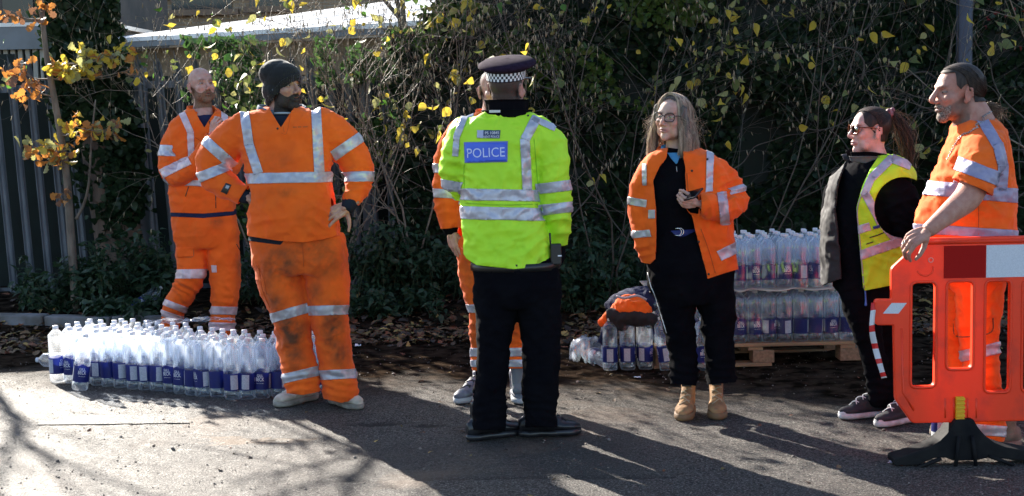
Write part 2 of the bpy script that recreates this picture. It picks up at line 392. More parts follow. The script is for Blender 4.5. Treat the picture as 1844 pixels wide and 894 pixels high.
pos = np.stack([X, Y, gh(X, Y)+.002], 1); s_ = .0025+.0045*rs.rand(n)**2.5; s_[rs.rand(n) < .012] = .013
V, F, c = scatter('x', SV, SF[:, :4], pos, s_, randrot(n, .4), None, hue=np.array([[.16, .13, .11]])*(.3+1.5*rs.rand(n))[:, None])
tag(link('gravel', mkmesh('gravel', V, F, pm('grit', (1, 1, 1), .8, attr=True, col2=(.8, .8, .8)), False, cols=c)), 'loose grit and small stones scattered over the worn tarmac', 'gravel', kind='stuff')
# ================================================================== BUILDINGS BEHIND
TAN = pm('tan_render', (.36, .27, .18), .85, col2=(.28, .20, .13), sc=3, bump=.004)
BRK, n_, l_, b_ = nt('brickwork'); t_ = n_.new('ShaderNodeTexBrick'); tc_ = n_.new('ShaderNodeTexCoord'); mp_ = n_.new('ShaderNodeMapping'); mp_.inputs['Rotation'].default_value = (math.pi/2, 0, 0)
l_.new(tc_.outputs['Object'], mp_.inputs[0]); l_.new(mp_.outputs[0], t_.inputs[0]); t_.inputs['Scale'].default_value = 1; t_.inputs['Brick Width'].default_value = .225; t_.inputs['Row Height'].default_value = .075; t_.inputs['Mortar Size'].default_value = .008
t_.inputs['Color1'].default_value = (.42, .28, .17, 1); t_.inputs['Color2'].default_value = (.34, .22, .13, 1); t_.inputs['Mortar'].default_value = (.36, .30, .24, 1); l_.new(t_.outputs[0], b_.inputs['Base Color']); b_.inputs['Roughness'].default_value = .9
ROOFM = pm('pale_roof_sheet', (.88, .87, .84), .30, col2=(.8, .79, .77), sc=1.5, spec=.9)
GREYM = pm('grey_fascia', (.20, .22, .24), .5, col2=(.15, .16, .17), sc=3)
CORR = pm('cream_cladding', (.36, .34, .29), .6)
DARK = pm('dark_glass', (.02, .022, .025), .15)
e1, e2 = at(190, 74, 17.5), at(900, 30, 14.6)
bd = empty('workshop_building', ((e1[0]+e2[0])/2, (e1[1]+e2[1])/2, 0), 'low tan workshop with a long pale sloping sheet roof behind the fence', 'building')
d = e2-e1; d /= np.linalg.norm(d); nb = np.array([-d[1], d[0], 0]); H = (e1[2]+e2[2])/2; e1[2] = e2[2] = H
E1, E2 = e1, e2+d*2.2
ang = math.atan2(d[1], d[0]); Lb = np.linalg.norm(E2-E1); c = (E1+E2)/2+nb*1.0; v, f = box((c[0], c[1], H/2-.06), (Lb-.1, 1.6, H-.12), ang); mk('wall', v, f, TAN, bd, smooth=False)
# roof of separate sheets with laps
ns = 16
for i in range(ns):
    a = E1+(E2-E1)*(i/ns); b = E1+(E2-E1)*((i+1)/ns+.002); up = nb*7.2+np.array([0, 0, .90]); th = np.array([0, 0, .05]); o_ = np.array([0, 0, .006*(i % 2)])-nb*.12
    V = [a+o_, b+o_, b+up+o_, a+up+o_, a+o_-th, b+o_-th, b+up+o_-th, a+up+o_-th]
    mk('roof_sheet', V, [[0, 1, 2, 3], [7, 6, 5, 4], [0, 4, 5, 1], [1, 5, 6, 2], [2, 6, 7, 3], [3, 7, 4, 0]], ROOFM, bd, smooth=False)
v, f = box(((E1+E2)/2)[:3]*np.array([1, 1, 0])+np.array([0, 0, H-.085])-nb*.16, (Lb, .07, .06), ang); mk('gutter', v, f, GREYM, bd, smooth=False)
# brick building further off
g0 = at(60, 0, 31); bb = empty('brick_building', (-6, 31, 0), 'pale brick building standing beyond the workshop roof at top left', 'building')
v, f = box((-6.5, 33, 3.3), (13.5, 4, 6.6)); mk('wall', v, f, BRK, bb, smooth=False)
LINT = pm('brown_lintel', (.22, .14, .09), .8); 
for u0, u1, v0, v1 in ((310, 415, -60, 20), (450, 520, -60, 14)):
    A, B = at(u0, v1, 30.95), at(u1, v0, 30.95); cx, cz = (A[0]+B[0])/2, (A[2]+B[2])/2
    v, f = box((cx, 30.97, cz), (abs(B[0]-A[0]), .1, abs(B[2]-A[2]))); wi = mk('window', v, f, DARK, bb, smooth=False)
    v, f = box((cx, 30.9, A[2]-.05), (abs(B[0]-A[0])+.3, .22, .12)); mk('sill', v, f, LINT, wi, smooth=False)
v, f = box((-6.5, 30.93, 4.02), (13.5, .12, .16)); mk('string_course', v, f, LINT, bb, smooth=False)
# grey shed at far left
sh = empty('cladded_shed', (-6.3, 17, 0), 'low grey shed with cream corrugated cladding at the far left', 'building')
a, b = at(-260, 62, 17), at(186, 46, 17); zt, zb = b[2], at(0, 88, 17)[2]
v, f = box(((a[0]+b[0])/2, 18.5, zt/2), (b[0]-a[0]-.06, 2.9, zt-.02)); mk('wall', v, f, DARK, sh, smooth=False)
v, f = box(((a[0]+b[0])/2, 16.98, zt-.13), (b[0]-a[0], .16, .26)); mk('fascia', v, f, GREYM, sh, smooth=False)
v, f = box(((a[0]+b[0])/2, 18.5, zt+.02), (b[0]-a[0]+.05, 3.2, .05)); mk('roof', v, f, ROOFM, sh, smooth=False)
vs = []
for i in range(34): vs.append(box((a[0]+(b[0]-a[0])*(i+.5)/34, 17.0, zt-.26-.28), ((b[0]-a[0])/34*.6, .06, .56)))
v, f = join(vs); o = mk('corrugated_cladding', v, f, CORR, sh, smooth=False)
# tall dark block far left behind
tb = empty('tall_house', (-9, 24, 0), 'shadowed house with dark windows rising behind the grey shed', 'building')
v, f = box((-9.2, 26, 2), (5.4, 4, 4)); mk('wall', v, f, pm('old_render', (.16, .13, .11), .9, col2=(.1, .09, .08), sc=2), tb, smooth=False)
for x in (-8.0, -7.3): 
    v, f = box((x, 23.96, 3.35), (.5, .1, .8)); wi = mk('window', v, f, DARK, tb, smooth=False); v, f = box((x, 23.92, 2.9), (.6, .18, .07)); mk('sill', v, f, GREYM, wi, smooth=False)
# ================================================================== FENCE
FM = pm('galvanised_steel', (.17, .185, .21), .55, .35, col2=(.09, .10, .115), sc=14, aniso=(1, 1, .2), bump=.001)
FY = 12.4; LEAN = -.045
fence = empty('palisade_fence', (-2.2, FY, 0), 'tall grey steel palisade fence with splayed spiked pales behind the shrubs', 'fence')
def pale_mesh():
    # W profile pale with a triple point
    prof = np.array([(-.035, .012), (-.022, -.004), (-.010, .010), (0, .014), (.010, .010), (.022, -.004), (.035, .012)])*1.0
    top = np.array([2.03, 2.09, 2.045, 2.15, 2.045, 2.09, 2.03]); V = []; F = []
    for zi in (0, 1):
        for k, (x, y) in enumerate(prof): z = 0.08 if zi == 0 else top[k]; V.append([x, y-(.06*ss(1.95, 2.15, z) if zi else 0), z])
    mid = [[x, y, 1.95] for x, y in prof]; V = V[:7]+mid+V[7:]
    for r_ in (0, 7):
        for k in range(6): F.append([r_+k, r_+k+1, r_+k+8, r_+k+7])
    return np.array(V), F
PV, PF = pale_mesh(); pme = mkmesh('pale', PV, PF, FM, False)
us = np.arange(-60, 900, 33.2)
for i, u in enumerate(us):
    x = at(u, 130, FY)[0]; o = link('pale', pme, fence); o.location = (x+2.2, -.03, -.02+.012*rnd.random()); o.rotation_euler = (0, LEAN*(1 if x < -2 else .6), 0)
    m_ = o.modifiers.new('t', 'SOLIDIFY'); m_.thickness = .004
fl = at(-120, 161, FY); fr = at(905, 128, FY)
for v0, v1, nm in ((165, 133, 'top_rail'), (528, 506, 'bottom_rail')):
    a = at(-120, v0, FY); b = at(905, v1, FY); V = []
    for p in (a, b):
        for dy, dz in ((0, -.03), (0, .03), (.006, .03), (.006, -.024), (.05, -.024), (.05, -.03)): V.append([p[0], FY+.02+dy, p[2]+dz])
    mk(nm, V, [[i, (i+1) % 6, 6+(i+1) % 6, 6+i] for i in range(6)]+[[5, 4, 3, 2, 1, 0], [6, 7, 8, 9, 10, 11]], FM, fence, smooth=False)
for u in (255, 660): 
    x = at(u, 300, FY)[0]; v, f = box((x, FY+.1, 1.0), (.10, .055, 2.0)); mk('fence_post', v, f, FM, fence, smooth=False)
bo = ell((0, 0, 0), (.012, .01, .012), n=6, m=3); bme = mkmesh('bolt', bo[0], bo[1], FM)
for i, u in enumerate(us):
    x = at(u, 130, FY)[0]; t = (x-at(-120, 165, FY)[0])/(at(905, 133, FY)[0]-at(-120, 165, FY)[0]); z = at(-120, 165, FY)[2]*(1-t)+at(905, 133, FY)[2]*t
    o = link('bolt', bme, fence); o.location = (x+2.2+LEAN*1.5, -.035, z)
# dark green hoarding just behind the fence
HB = pm('dark_green_board', (.006, .016, .013), .8, col2=(.003, .008, .006), sc=4)
hb = empty('hoarding', (-2.2, 12.75, 0), 'dark green board hoarding standing right behind the steel fence', 'hoarding')
xa, xb = at(-330, 200, 12.75)[0], at(930, 200, 12.75)[0]; N = 7
for i in range(N):
    x0, x1 = xa+(xb-xa)*i/N, xa+(xb-xa)*(i+1)/N; zt_ = 1.92+.015*(i % 2)+(.22 if i < 2 else 0); v, f = box(((x0+x1)/2, 12.78+.01*(i % 2), zt_/2), (x1-x0-.01, .03, zt_)); mk('hoarding_panel', v, f, HB, hb, smooth=False)
# ================================================================== TREES, SHRUBS, HEDGE
def grow(p, d, L_, r, lev, out, tips, rng, wob=.25, up=.12, kids=(3, 5), seg=6, ang=(25, 60), shr=(.45, .75), sides=None, depthsq=.55):
    p = np.array(p, float); d = np.array(d, float); d /= np.linalg.norm(d); P = [p.copy()]; D = [d.copy()]
    for i in range(seg):
        d = d+rng.randn(3)*wob*np.array([1, depthsq, 1])+np.array([0, 0, up]); d /= np.linalg.norm(d); p = p+d*L_/seg; P.append(p.copy()); D.append(d.copy())
    rr = np.linspace(r, r*(.45 if lev > 0 else .35), seg+1); out.append(tube(P, rr, sides or (3 if r < .004 else 5 if r < .012 else 8), False)); 
    if lev == 0:
        for i in range(2, seg+1): tips.append((P[i], D[i]))
        return
    for k in range(rng.randint(kids[0], kids[1]+1)):
        t = rng.uniform(.25, 1.0); i = min(int(t*seg), seg-1); q = P[i]+(P[i+1]-P[i])*(t*seg-i); a = R(rng.uniform(*ang)); ax = rng.randn(3)*np.array([1, depthsq, 1]); dd = D[i]
        ax = ax-dd*(ax@dd); ax /= np.linalg.norm(ax)+1e-9; nd = dd*math.cos(a)+ax*math.sin(a)
        grow(q, nd, L_*rng.uniform(*shr), max(rr[i]*.6, .0014), lev-1, out, tips, rng, wob, up*.7, kids, seg, ang, shr, None, depthsq)
def rot_to(d, roll):
    d = Vector(d).normalized(); q = Vector((0, 1, 0)).rotation_difference(d).to_matrix() @ Matrix.Rotation(roll, 3, 'Y'); return np.array(q)
BARK = pm('grey_brown_bark', (.20, .16, .125), .8, col2=(.09, .07, .055), sc=18, bump=.004, aniso=(1, 1, .3))
SHADE_TWIG = pm('shade_tone_twig_bark', (.085, .066, .05), .6, col2=(.04, .03, .024), sc=25)  # twig colour darkened to paint in the shade along the hedge
TWIG = pm('pale_twig_bark', (.24, .19, .14), .6, col2=(.12, .09, .07), sc=25, bump=.001)
IVYT = pm('old_trunk_bark', (.13, .085, .06), .9, col2=(.06, .04, .03), sc=9, bump=.03, bsc=14, aniso=(1, 1, .3))
Y1 = leafmat('yellow_leaf', (.72, .50, .05), (.50, .42, .06)); Y2 = leafmat('pale_olive_leaf', (.46, .44, .16), (.30, .30, .12), .4)
O1 = leafmat('orange_leaf', (.62, .27, .05), (.42, .15, .04)); B1 = leafmat('brown_leaf', (.30, .14, .07), (.18, .09, .05), .3); G1 = leafmat('green_leaf', (.12, .28, .03), (.06, .16, .03), .5)
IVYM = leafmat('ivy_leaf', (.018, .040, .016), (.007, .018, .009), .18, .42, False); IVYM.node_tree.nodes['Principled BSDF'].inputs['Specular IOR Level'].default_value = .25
GRNM = leafmat('nettle_leaf', (.035, .075, .03), (.018, .04, .02), .3, .5)
Y3 = leafmat('olive_green_leaf', (.17, .20, .05), (.10, .13, .035), .4)
LEAF_LEAN = leaf_shape([(0, .02), (.15, .20), (.4, .34), (.65, .27), (.9, .10), (1.1, .0)], .45, .5)
def leaf_objects(parent, spots, shapes, mats, size, rng, drop=.6, name='leaf'):
    mes = [mkmesh(name, s[0], s[1], m, False) for s in shapes for m in mats]; w_ = len(mats)
    for p, d in spots:
        me = mes[rng.randint(len(mes))]; o = link(name, me, parent); o.location = Vector(p)-Vector(ORG[parent]); s = rng.uniform(*size)
        dd = np.array(d)*.5+rng.randn(3)*.55+np.array([0, -.15, -drop]); o.rotation_mode = 'QUATERNION'; o.rotation_quaternion = Matrix(rot_to(dd, rng.uniform(0, 6.28))).to_quaternion(); o.scale = (s, s, s)
# catkins / buds: many tiny hanging things, one object per shrub
CK = tube([[0, 0, 0], [0, 0, -.5], [0, 0, -1]], [.06, .11, .05], 4, True); CKM = pm('catkin', (.34, .28, .18), .8, col2=(.2, .16, .1), sc=30)
def catkins(parent, tips, rng, n, name='catkins', L_=.03):
    v, f = CK; f = np.array([q for q in f if len(q) == 4]); idx = rng.randint(0, len(tips), n); pos = np.array([tips[i][0] for i in idx])
    if len(pos) == 0: return
    a = randrot(n, .3, rng); V = np.einsum('nij,kj->nki', a, v)*(L_*(.5+rng.rand(n)))[:, None, None]+pos[:, None]; F = (f[None]+np.arange(n)[:, None, None]*len(v)).reshape(-1, 4)
    o = mk(name, V.reshape(-1, 3), F, CKM, parent, False); o['kind'] = 'stuff'
def shrub(name, label, base, stems, lev, leaves, rng, group='bare hazel bushes along the fence', L_=1.9, r=.013, spread=.5, mats=(Y1, Y2, G1, Y3), shapes=(LEAF_ROUND, LEAF_LEAN), size=(.035, .085), nck=300, cond=None, twigmat=TWIG, kids=(4, 6), up=.10):
    root = empty(name, base, label, 'shrub', group); tips = []
    for i in range(stems):
        out = []; d = [rng.randn()*spread+(i/(max(stems-1, 1))-.5)*spread*1.6, rng.randn()*.14-.05, 1]
        grow(np.array(base)+np.array([rng.randn()*.10, rng.randn()*.05, -.03]), d, L_*rng.uniform(.75, 1.25), r*rng.uniform(.7, 1.3), lev, out, tips, rng, .16, up, kids, depthsq=.28)
        mk('stem', *join(out), twigmat, root)
    if cond: tips = [t for t in tips if cond(t[0])]
    pw = np.clip(fbm(np.array([t[0] for t in tips])*2.6, 2)+.15, .02, 1)**2; idx = rng.choice(len(tips), min(leaves, len(tips)), replace=False, p=pw/pw.sum()); leaf_objects(root, [tips[i] for i in idx], shapes, mats, size, rng)
    if nck: catkins(root, tips, rng, nck)
    return root
inv = CR.T
def proj(p):
    q = inv @ (np.array(p)-np.array([0, 0, CH])); return 922+FPX*q[0]/-q[2], 447-FPX*q[1]/-q[2]
def inview(lo, hi): 
    return lambda p: (lambda uv: -30 < uv[0] < 1880 and lo < uv[1] < hi)(proj(p))
r2 = np.random.RandomState(5)
for (u, st, lv, lf, lab, ll) in (
    (430, 3, 3, 60, 'thin bare bush with few yellow leaves between the two workmen on the left', 1.9),
    (600, 4, 3, 95, 'twiggy hazel bush just right of the man in the beanie', 2.0),
    (725, 5, 3, 120, 'many stemmed hazel bush left of the police officer, catkins on its twigs', 2.2)):
    b = at(u, 500, 11.55); b[2] = .1; shrub('hazel_shrub', lab, b, st, lv, lf, r2, L_=ll, cond=inview(-40, 440), nck=900, r=.009, kids=(3, 6))
for (u, Yb, st, lf, lab, ll, sp) in (
    (985, 11.0, 5, 240, 'hazel bush full of yellow leaves above the police cap', 2.3, .45),
    (1130, 10.9, 4, 220, 'spreading hazel bush with yellow leaves behind the woman with glasses', 2.3, .5),
    (1330, 10.9, 3, 130, 'hazel bush with shade toned stems and sparse leaves above the water pallet', 2.4, .4),
    (1480, 11.1, 2, 36, 'thin bush with crooked stems and few olive leaves left of the ponytail woman', 2.1, .3)):
    b = at(u, 560, Yb); b[2] = .08; shrub('hazel_shrub', lab, b, st, 3, lf, r2, L_=ll, spread=sp, mats=(Y1, Y2, Y3, Y1) if u < 1200 else (Y2, Y3, Y1, Y3), cond=inview(-60, 360), nck=1300 if u < 1300 else 200, r=.008, kids=(3, 6), size=(.030, .092), twigmat=SHADE_TWIG)
# red berried twig at far right
b = at(1835, 200, 10.6); b[2] = .08
rb = shrub('berry_shrub', 'thin shrub with dark red leaves at the far right edge', b, 3, 3, 50, r2, group=None, L_=2.5, spread=.16, mats=(leafmat('red_leaf', (.25, .02, .02), (.12, .015, .02)),), size=(.02, .04), cond=lambda p: 1765 < proj(p)[0] < 1860 and 10 < proj(p)[1] < 190, nck=0)
# --- oak sapling at left
r3 = np.random.RandomState(8)
ob = at(132, 480, 11.2); ob[2] = .1
oak = empty('oak_sapling', ob, 'young oak with orange and yellow leaves in front of the fence at left', 'tree')
trk = [at(*q) for q in ((134, 500, 11.2), (126, 400, 11.2), (118, 300, 11.15), (100, 190, 11.1), (84, 100, 11.1), (76, 20, 11.1), (72, -80, 11.1))]; trk[0][2] = .05
P = spline(trk, 6); mk('trunk', *tube(P, np.linspace(.036, .014, len(P)), 10), BARK, oak)
fk = spline([at(*q) for q in ((137, 395, 11.2), (150, 370, 11.18), (160, 330, 11.1), (165, 250, 11.0), (172, 180, 10.95))], 5); mk('limb', *tube(fk, np.linspace(.014, .005, len(fk)), 7), BARK, oak)
clusters = [ # u, v, du, dv, count, mats
 (30, 125, 34, 55, 34, (O1, O1, B1)), (20, 20, 26, 26, 14, (O1, B1)), (70, 20, 22, 22, 14, (O1, B1)), (50, 150, 30, 40, 12, (O1,)),
 (105, 115, 30, 26, 40, (Y1, Y1, O1)), (160, 105, 36, 30, 56, (Y1, Y2, Y1)), (215, 100, 30, 34, 44, (Y1, O1, Y2)), (240, 125, 16, 10, 6, (O1, B1)),
 (140, 225, 50, 22, 30, (Y1, O1)), (105, 262, 40, 22, 44, (O1, Y2, Y1)), (205, 232, 32, 20, 28, (O1, Y2, B1)), (60, 255, 24, 22, 14, (O1, Y2)), (95, 285, 26, 12, 12, (Y2, O1)), (118, 345, 12, 20, 8, (O1, B1))]
br = []; tot = 0
for (u, v, du, dv, nn, mm) in clusters:
    k = int(np.argmin([abs(p[2]-at(u, v+18, 11.1)[2]) for p in P])); a = P[k]; b = at(u, v, 10.95+.1*r3.rand()); mid = (a+b)/2+np.array([0, 0, -.03]); Q = spline([a, mid, b], 4); br.append(tube(Q, np.linspace(.008, .003, len(Q)), 5, False)); sp = []
    for j in range(max(4, nn//5)):
        e = at(u+r3.randn()*du*.55, v+r3.randn()*dv*.55, 10.85+.25*r3.rand()); q0 = Q[r3.randint(3, len(Q))]; T_ = spline([q0, (q0+e)/2+r3.randn(3)*.02, e], 3); br.append(tube(T_, np.linspace(.0035, .0015, len(T_)), 3, False))
        for i in range(nn//max(4, nn//5)+1):
            t = T_[r3.randint(2, len(T_))]; sp.append((t+r3.randn(3)*.015, e-q0))
    sp = sp[:nn]; tot += len(sp)
    leaf_objects(oak, sp, (LEAF_OAK,), mm, (.055, .10), r3, .25)
mk('twigs', *join(br), TWIG, oak)['kind'] = 'stuff'
# --- ivy covered tree behind the oak
r4 = np.random.RandomState(21)
tb_ = at(222, 480, 12.0); tb_[2] = .05
ivt = empty('ivy_tree', tb_, 'leaning old tree trunk thickly clad in dark ivy at left', 'tree')
tp = [at(*q) for q in ((238, 560, 12.05), (222, 470, 12.05), (205, 380, 12.05), (188, 280, 12.05), (165, 160, 12.05), (148, 60, 12.05), (142, -20, 12.05), (136, -160, 12.05))]; tp[0][2] = 0
rr = [.26, .21, .19, .18, .16, .15, .15, .14]; PP = spline([[*p, r_] for p, r_ in zip(tp, rr)], 5); mk('trunk', *tube(PP[:, :3], PP[:, 3], 16), IVYT, ivt)
out = []; tips = []
for q in range(7): grow(PP[-1-r4.randint(6), :3], [r4.randn()*.9-.2, r4.randn()*.5, .8], 1.5, .035, 3, out, tips, r4, .15, .1, (3, 4))
mk('crown', *join(out), BARK, ivt)
def ivy_on(parent, pos, size, rng, name='ivy', mat=IVYM, shape=LEAF_IVY, tilt=.9, face=None):
    n = len(pos); rm = randrot(n, tilt, rng)
    fr = np.array([[1, 0, 0], [0, 0, -1.0], [0, 1.0, 0]])  # stand leaves upright facing the camera side, then jitter
    fr = np.array([[1, 0, 0], [0, .45, -.89], [0, -.89, -.45]]) if face is None else face
    J = randrot(n, .55, rng); s = size[0]+(size[1]-size[0])*rng.rand(n)
    Rm = np.einsum('ij,njk->nik', fr, J); V, F, _ = scatter('x', *shape, pos, s, Rm, None)
    o = mk(name, V, F, mat, parent, False) if parent else link(name, mkmesh(name, V, F, mat, False)); o['kind'] = 'stuff'; return o
pos = []
for i in range(5200):
    t = r4.rand()**.8; j = int((.30+.70*t)*(len(PP)-1)); c_ = PP[j]; v_ = proj(c_[:3])[1]; a = -math.pi/2+r4.randn()*1.2; k_ = .34 if v_ < 100 else .30 if v_ < 330 else .22
    rr_ = c_[3]+abs(r4.randn())*.065*(1 if v_ < 330 else .6); 
    if v_ > 255 and proj(c_[:3]+[math.cos(a)*rr_, 0, 0])[0] < 205 and r4.rand() < .85: continue
    pos.append(c_[:3]+np.array([math.cos(a)*(rr_+.05), math.sin(a)*rr_*.9, r4.randn()*.06]))
for i in range(800): 
    u_, v_ = 208+r4.randn()*17, 200+r4.rand()*230; pos.append(at(u_, v_, 11.78+r4.rand()*.25))
ivy_on(ivt, np.array(pos), (.045, .085), r4)
# --- hedge: dark core with deep relief and a skin of ivy leaves
def hedge_y(x, z): 
    P_ = np.stack([x*1.5, z*1.5, x*0], 1); return 11.75+.42*fbm(P_, 3)-.12*z*0+.25*ss(1.6, 3.4, z)
def hedge_top(x): return 2.15+1.6*ss(-.75, .1, x)+.25*fbm(np.stack([x*2, x*0, x*0+3], 1), 3)
hx = lines(-.85, 6.0, .12, 7)[0:]; hx = hx[(hx >= -.86)]; hzv = np.arange(0, 3.9, .12)
X, Z = np.meshgrid(hx, hzv); Zs = Z*(hedge_top(X.ravel()).reshape(X.shape)/3.8); Yh = hedge_y(X.ravel(), Zs.ravel()).reshape(X.shape)+.12
nx, ny = len(hx), len(hzv); i = (np.arange(ny-1)[:, None]*nx+np.arange(nx-1)[None]).ravel(); F = np.stack([i, i+1, i+nx+1, i+nx], 1)
hedge = empty('ivy_hedge', (2.5, 11.9, 0), 'tall dark ivy hedge filling the background behind the group', 'hedge')
fv = np.stack([X, Yh, Zs], -1).reshape(-1, 3); bv = fv.copy(); bv[:, 1] = 12.9
# join front, back and top so that the core has body
Vc = np.concatenate([fv, bv]); nf = len(fv); top = np.arange(nx)+(ny-1)*nx; left = np.arange(ny)*nx; rt = left+nx-1
def strip(a): return np.stack([a[:-1], a[1:], a[1:]+nf, a[:-1]+nf], 1)
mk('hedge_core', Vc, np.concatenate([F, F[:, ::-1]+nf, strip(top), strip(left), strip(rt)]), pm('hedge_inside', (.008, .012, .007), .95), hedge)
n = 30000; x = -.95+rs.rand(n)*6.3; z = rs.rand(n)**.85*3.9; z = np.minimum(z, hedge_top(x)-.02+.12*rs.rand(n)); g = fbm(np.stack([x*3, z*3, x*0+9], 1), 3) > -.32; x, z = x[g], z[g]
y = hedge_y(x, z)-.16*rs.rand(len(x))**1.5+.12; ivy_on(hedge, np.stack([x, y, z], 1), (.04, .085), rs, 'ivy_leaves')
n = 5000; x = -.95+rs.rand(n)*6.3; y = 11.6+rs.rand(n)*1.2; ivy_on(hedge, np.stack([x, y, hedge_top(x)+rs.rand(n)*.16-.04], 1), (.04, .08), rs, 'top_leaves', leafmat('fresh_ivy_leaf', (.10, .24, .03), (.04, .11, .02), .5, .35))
n = 3600; x = -.7+rs.rand(n)*2.3; z = 1.55+rs.rand(n)**.7*1.3; g = fbm(np.stack([x*2.6, z*2.6, x*0+40], 1), 3) > .02; x, z = x[g], z[g]; y = hedge_y(x, z)-.26-.10*rs.rand(len(x)); ivy_on(hedge, np.stack([x, y, z], 1), (.03, .065), rs, 'sunlit_tone_leaves', leafmat('sunlit_tone_hedge_leaf', (.10, .17, .035), (.05, .09, .02), .5, .4))  # brighter leaf colour stands in for backlight that the hedge core blocks
# old ivy stems winding in front of the hedge
out = []
for q in range(34):
    x0 = rs.rand()*5.2-.4; z0 = rs.rand()*1.6+.1; L__ = []; p = np.array([x0, 11.3+.15*rs.rand(), z0]); d_ = np.array([rs.randn()*.6, 0, .5+rs.rand()])
    for k in range(9): d_ = d_+rs.randn(3)*np.array([.6, .05, .5]); d_ /= np.linalg.norm(d_); p = p+d_*.14; L__.append(p.copy())
    Q = spline(L__, 3); out.append(tube(Q, np.linspace(.005+.005*rs.rand(), .002, len(Q)), 5, False))
o = mk('old_stems', *join(out), SHADE_TWIG, hedge)
# ivy and greenery on the fence between the two
n = 9500; u = 330+rs.rand(n)*580; v = 70+rs.rand(n)**1.1*360; k = fbm(np.stack([u/60, v/60, u*0], 1), 3) > .06-.25*ss(600, 900, u)-.25*np.exp(-((u-520)/90)**2); u, v = u[k], v[k]
pos = np.array([at(a_, b_, 12.05+.28*rs.rand()) for a_, b_ in zip(u, v)])
o = ivy_on(None, pos, (.035, .07), rs, 'fence_ivy', leafmat('fence_ivy_leaf', (.07, .15, .035), (.025, .06, .02), .35, .4)); tag(o, 'patchy green ivy climbing over the steel fence between the men', 'ivy', kind='stuff')
# ground plants along the foot of the fence and hedge
STEMM = pm('green_stem', (.05, .07, .03), .7)
def plant(u, v, Yp, h, wdt, nst, lab, rng, size=(.04, .08), cat='plant', nm='nettle_plant', grp='weeds along the foot of the fence'):
    b = at(u, v, Yp); b[2] = float(gh(b[0], b[1])); root = empty(nm, b, lab, cat, grp); st = []; lv = []
    for k in range(nst):
        o_ = b+np.array([rng.randn()*wdt*.35, rng.randn()*.10, 0]); tip = o_+np.array([rng.randn()*wdt*.35, rng.randn()*.08-.05, h*rng.uniform(.5, 1.1)]); Q = spline([o_, (o_+tip)/2+rng.randn(3)*.03, tip], 5); st.append(tube(Q, np.linspace(.004, .0015, len(Q)), 4, False))
        for q in Q[2:]:
            for _ in range(4): lv.append(q+rng.randn(3)*np.array([.03, .03, .015]))
    mk('stems', *join(st), STEMM, root)['kind'] = 'stuff'; lv = np.array(lv); n_ = len(lv); s = rng.uniform(size[0], size[1], n_); V, F, _ = scatter('x', *LEAF_LONG, lv, s, randrot(n_, .7, rng), None); o = mk('foliage', V, F, GRNM, root, False); o['kind'] = 'stuff'
for a_ in ((75, 500, 11.4, .30, .25, 14, 'pale nettle clump at the foot of the fence, far left'), (160, 510, 11.3, .42, .4, 30, 'bushy nettle clump left of the lying bottle'), (235, 510, 11.3, .55, .4, 36, 'tallest dark weed clump below the ivy trunk'),
           (290, 520, 11.3, .40, .3, 22, 'weed clump just left of the bald workman'), (215, 545, 10.9, .18, .4, 20, 'low weeds beside the lying bottle'), (460, 500, 11.4, .5, .3, 20, 'weeds between the two workmen on the left'), (690, 520, 11.3, .62, .4, 30, 'broad weed clump right of the beanie man'),
           (775, 520, 11.3, .5, .35, 26, 'weed clump left of the half hidden workman'), (720, 560, 10.9, .2, .5, 24, 'low ground weeds right of the beanie man'), (1050, 560, 10.9, .45, .35, 26, 'weed clump behind the plastic wrap bundle'), (1110, 520, 11.1, .6, .35, 22, 'weeds behind the folded jackets')):
    plant(*a_, r4)
# tall bare trees out to the left, whose branch shadows fall over the road
r5 = np.random.RandomState(3)
for (x, y, s, lab) in ((-6.9, 14.5, 1.0, 'tall bare tree beyond the fence, left of the frame'), ):
    root = empty('bare_tree', (x, y, 0), lab, 'tree'); out = []; tips = []; mk('trunk', *tube(spline([[x, y, 0], [x+.1, y, 1.4], [x-.05, y, 2.8]], 4), np.linspace(.17, .12, 9), 12), BARK, root)
    for q in range(5): grow([x, y, 2.1+.15*q], [r5.randn()*.6, r5.randn()*.5, 1], 2.2*s, .06, 3, out, tips, r5, .13, .1, (3, 4), depthsq=1)
    mk('crown', *join(out), BARK, root)
# added holly beyond the fence, its crown above the frame shades the pallet
hr = np.random.RandomState(77); hx_, hy_ = -.95, 12.95; ht = empty('added_shade_holly', (hx_, hy_, 0), 'evergreen holly added behind the hoarding, crown above the picture to shade the pallet bottles', 'tree'); mk('trunk', *tube(spline([[hx_, hy_, 0], [hx_+.05, hy_, 1.6], [hx_, hy_, 3.2]], 4), np.linspace(.035, .02, 9), 10), BARK, ht)
n = 3000; p_ = hr.randn(n, 3)*np.array([.26, .20, .24])+np.array([hx_+.05, hy_-.05, 3.12]); k_ = (p_[:, 2] > 2.66) & (fbm(p_*3.5, 2) > -.35); ivy_on(ht, p_[k_], (.06, .11), hr, 'foliage')
out = []
for q in range(9): e = np.array([hx_+hr.randn()*.3, hy_+hr.randn()*.15, 2.9+hr.rand()*.6]); out.append(tube(spline([[hx_, hy_, 2.3+.1*q], (np.array([hx_, hy_, 2.5])+e)/2+hr.randn(3)*.05, e], 4), np.linspace(.02, .006, 9), 6, False))
mk('limbs', *join(out), BARK, ht)['kind'] = 'stuff'
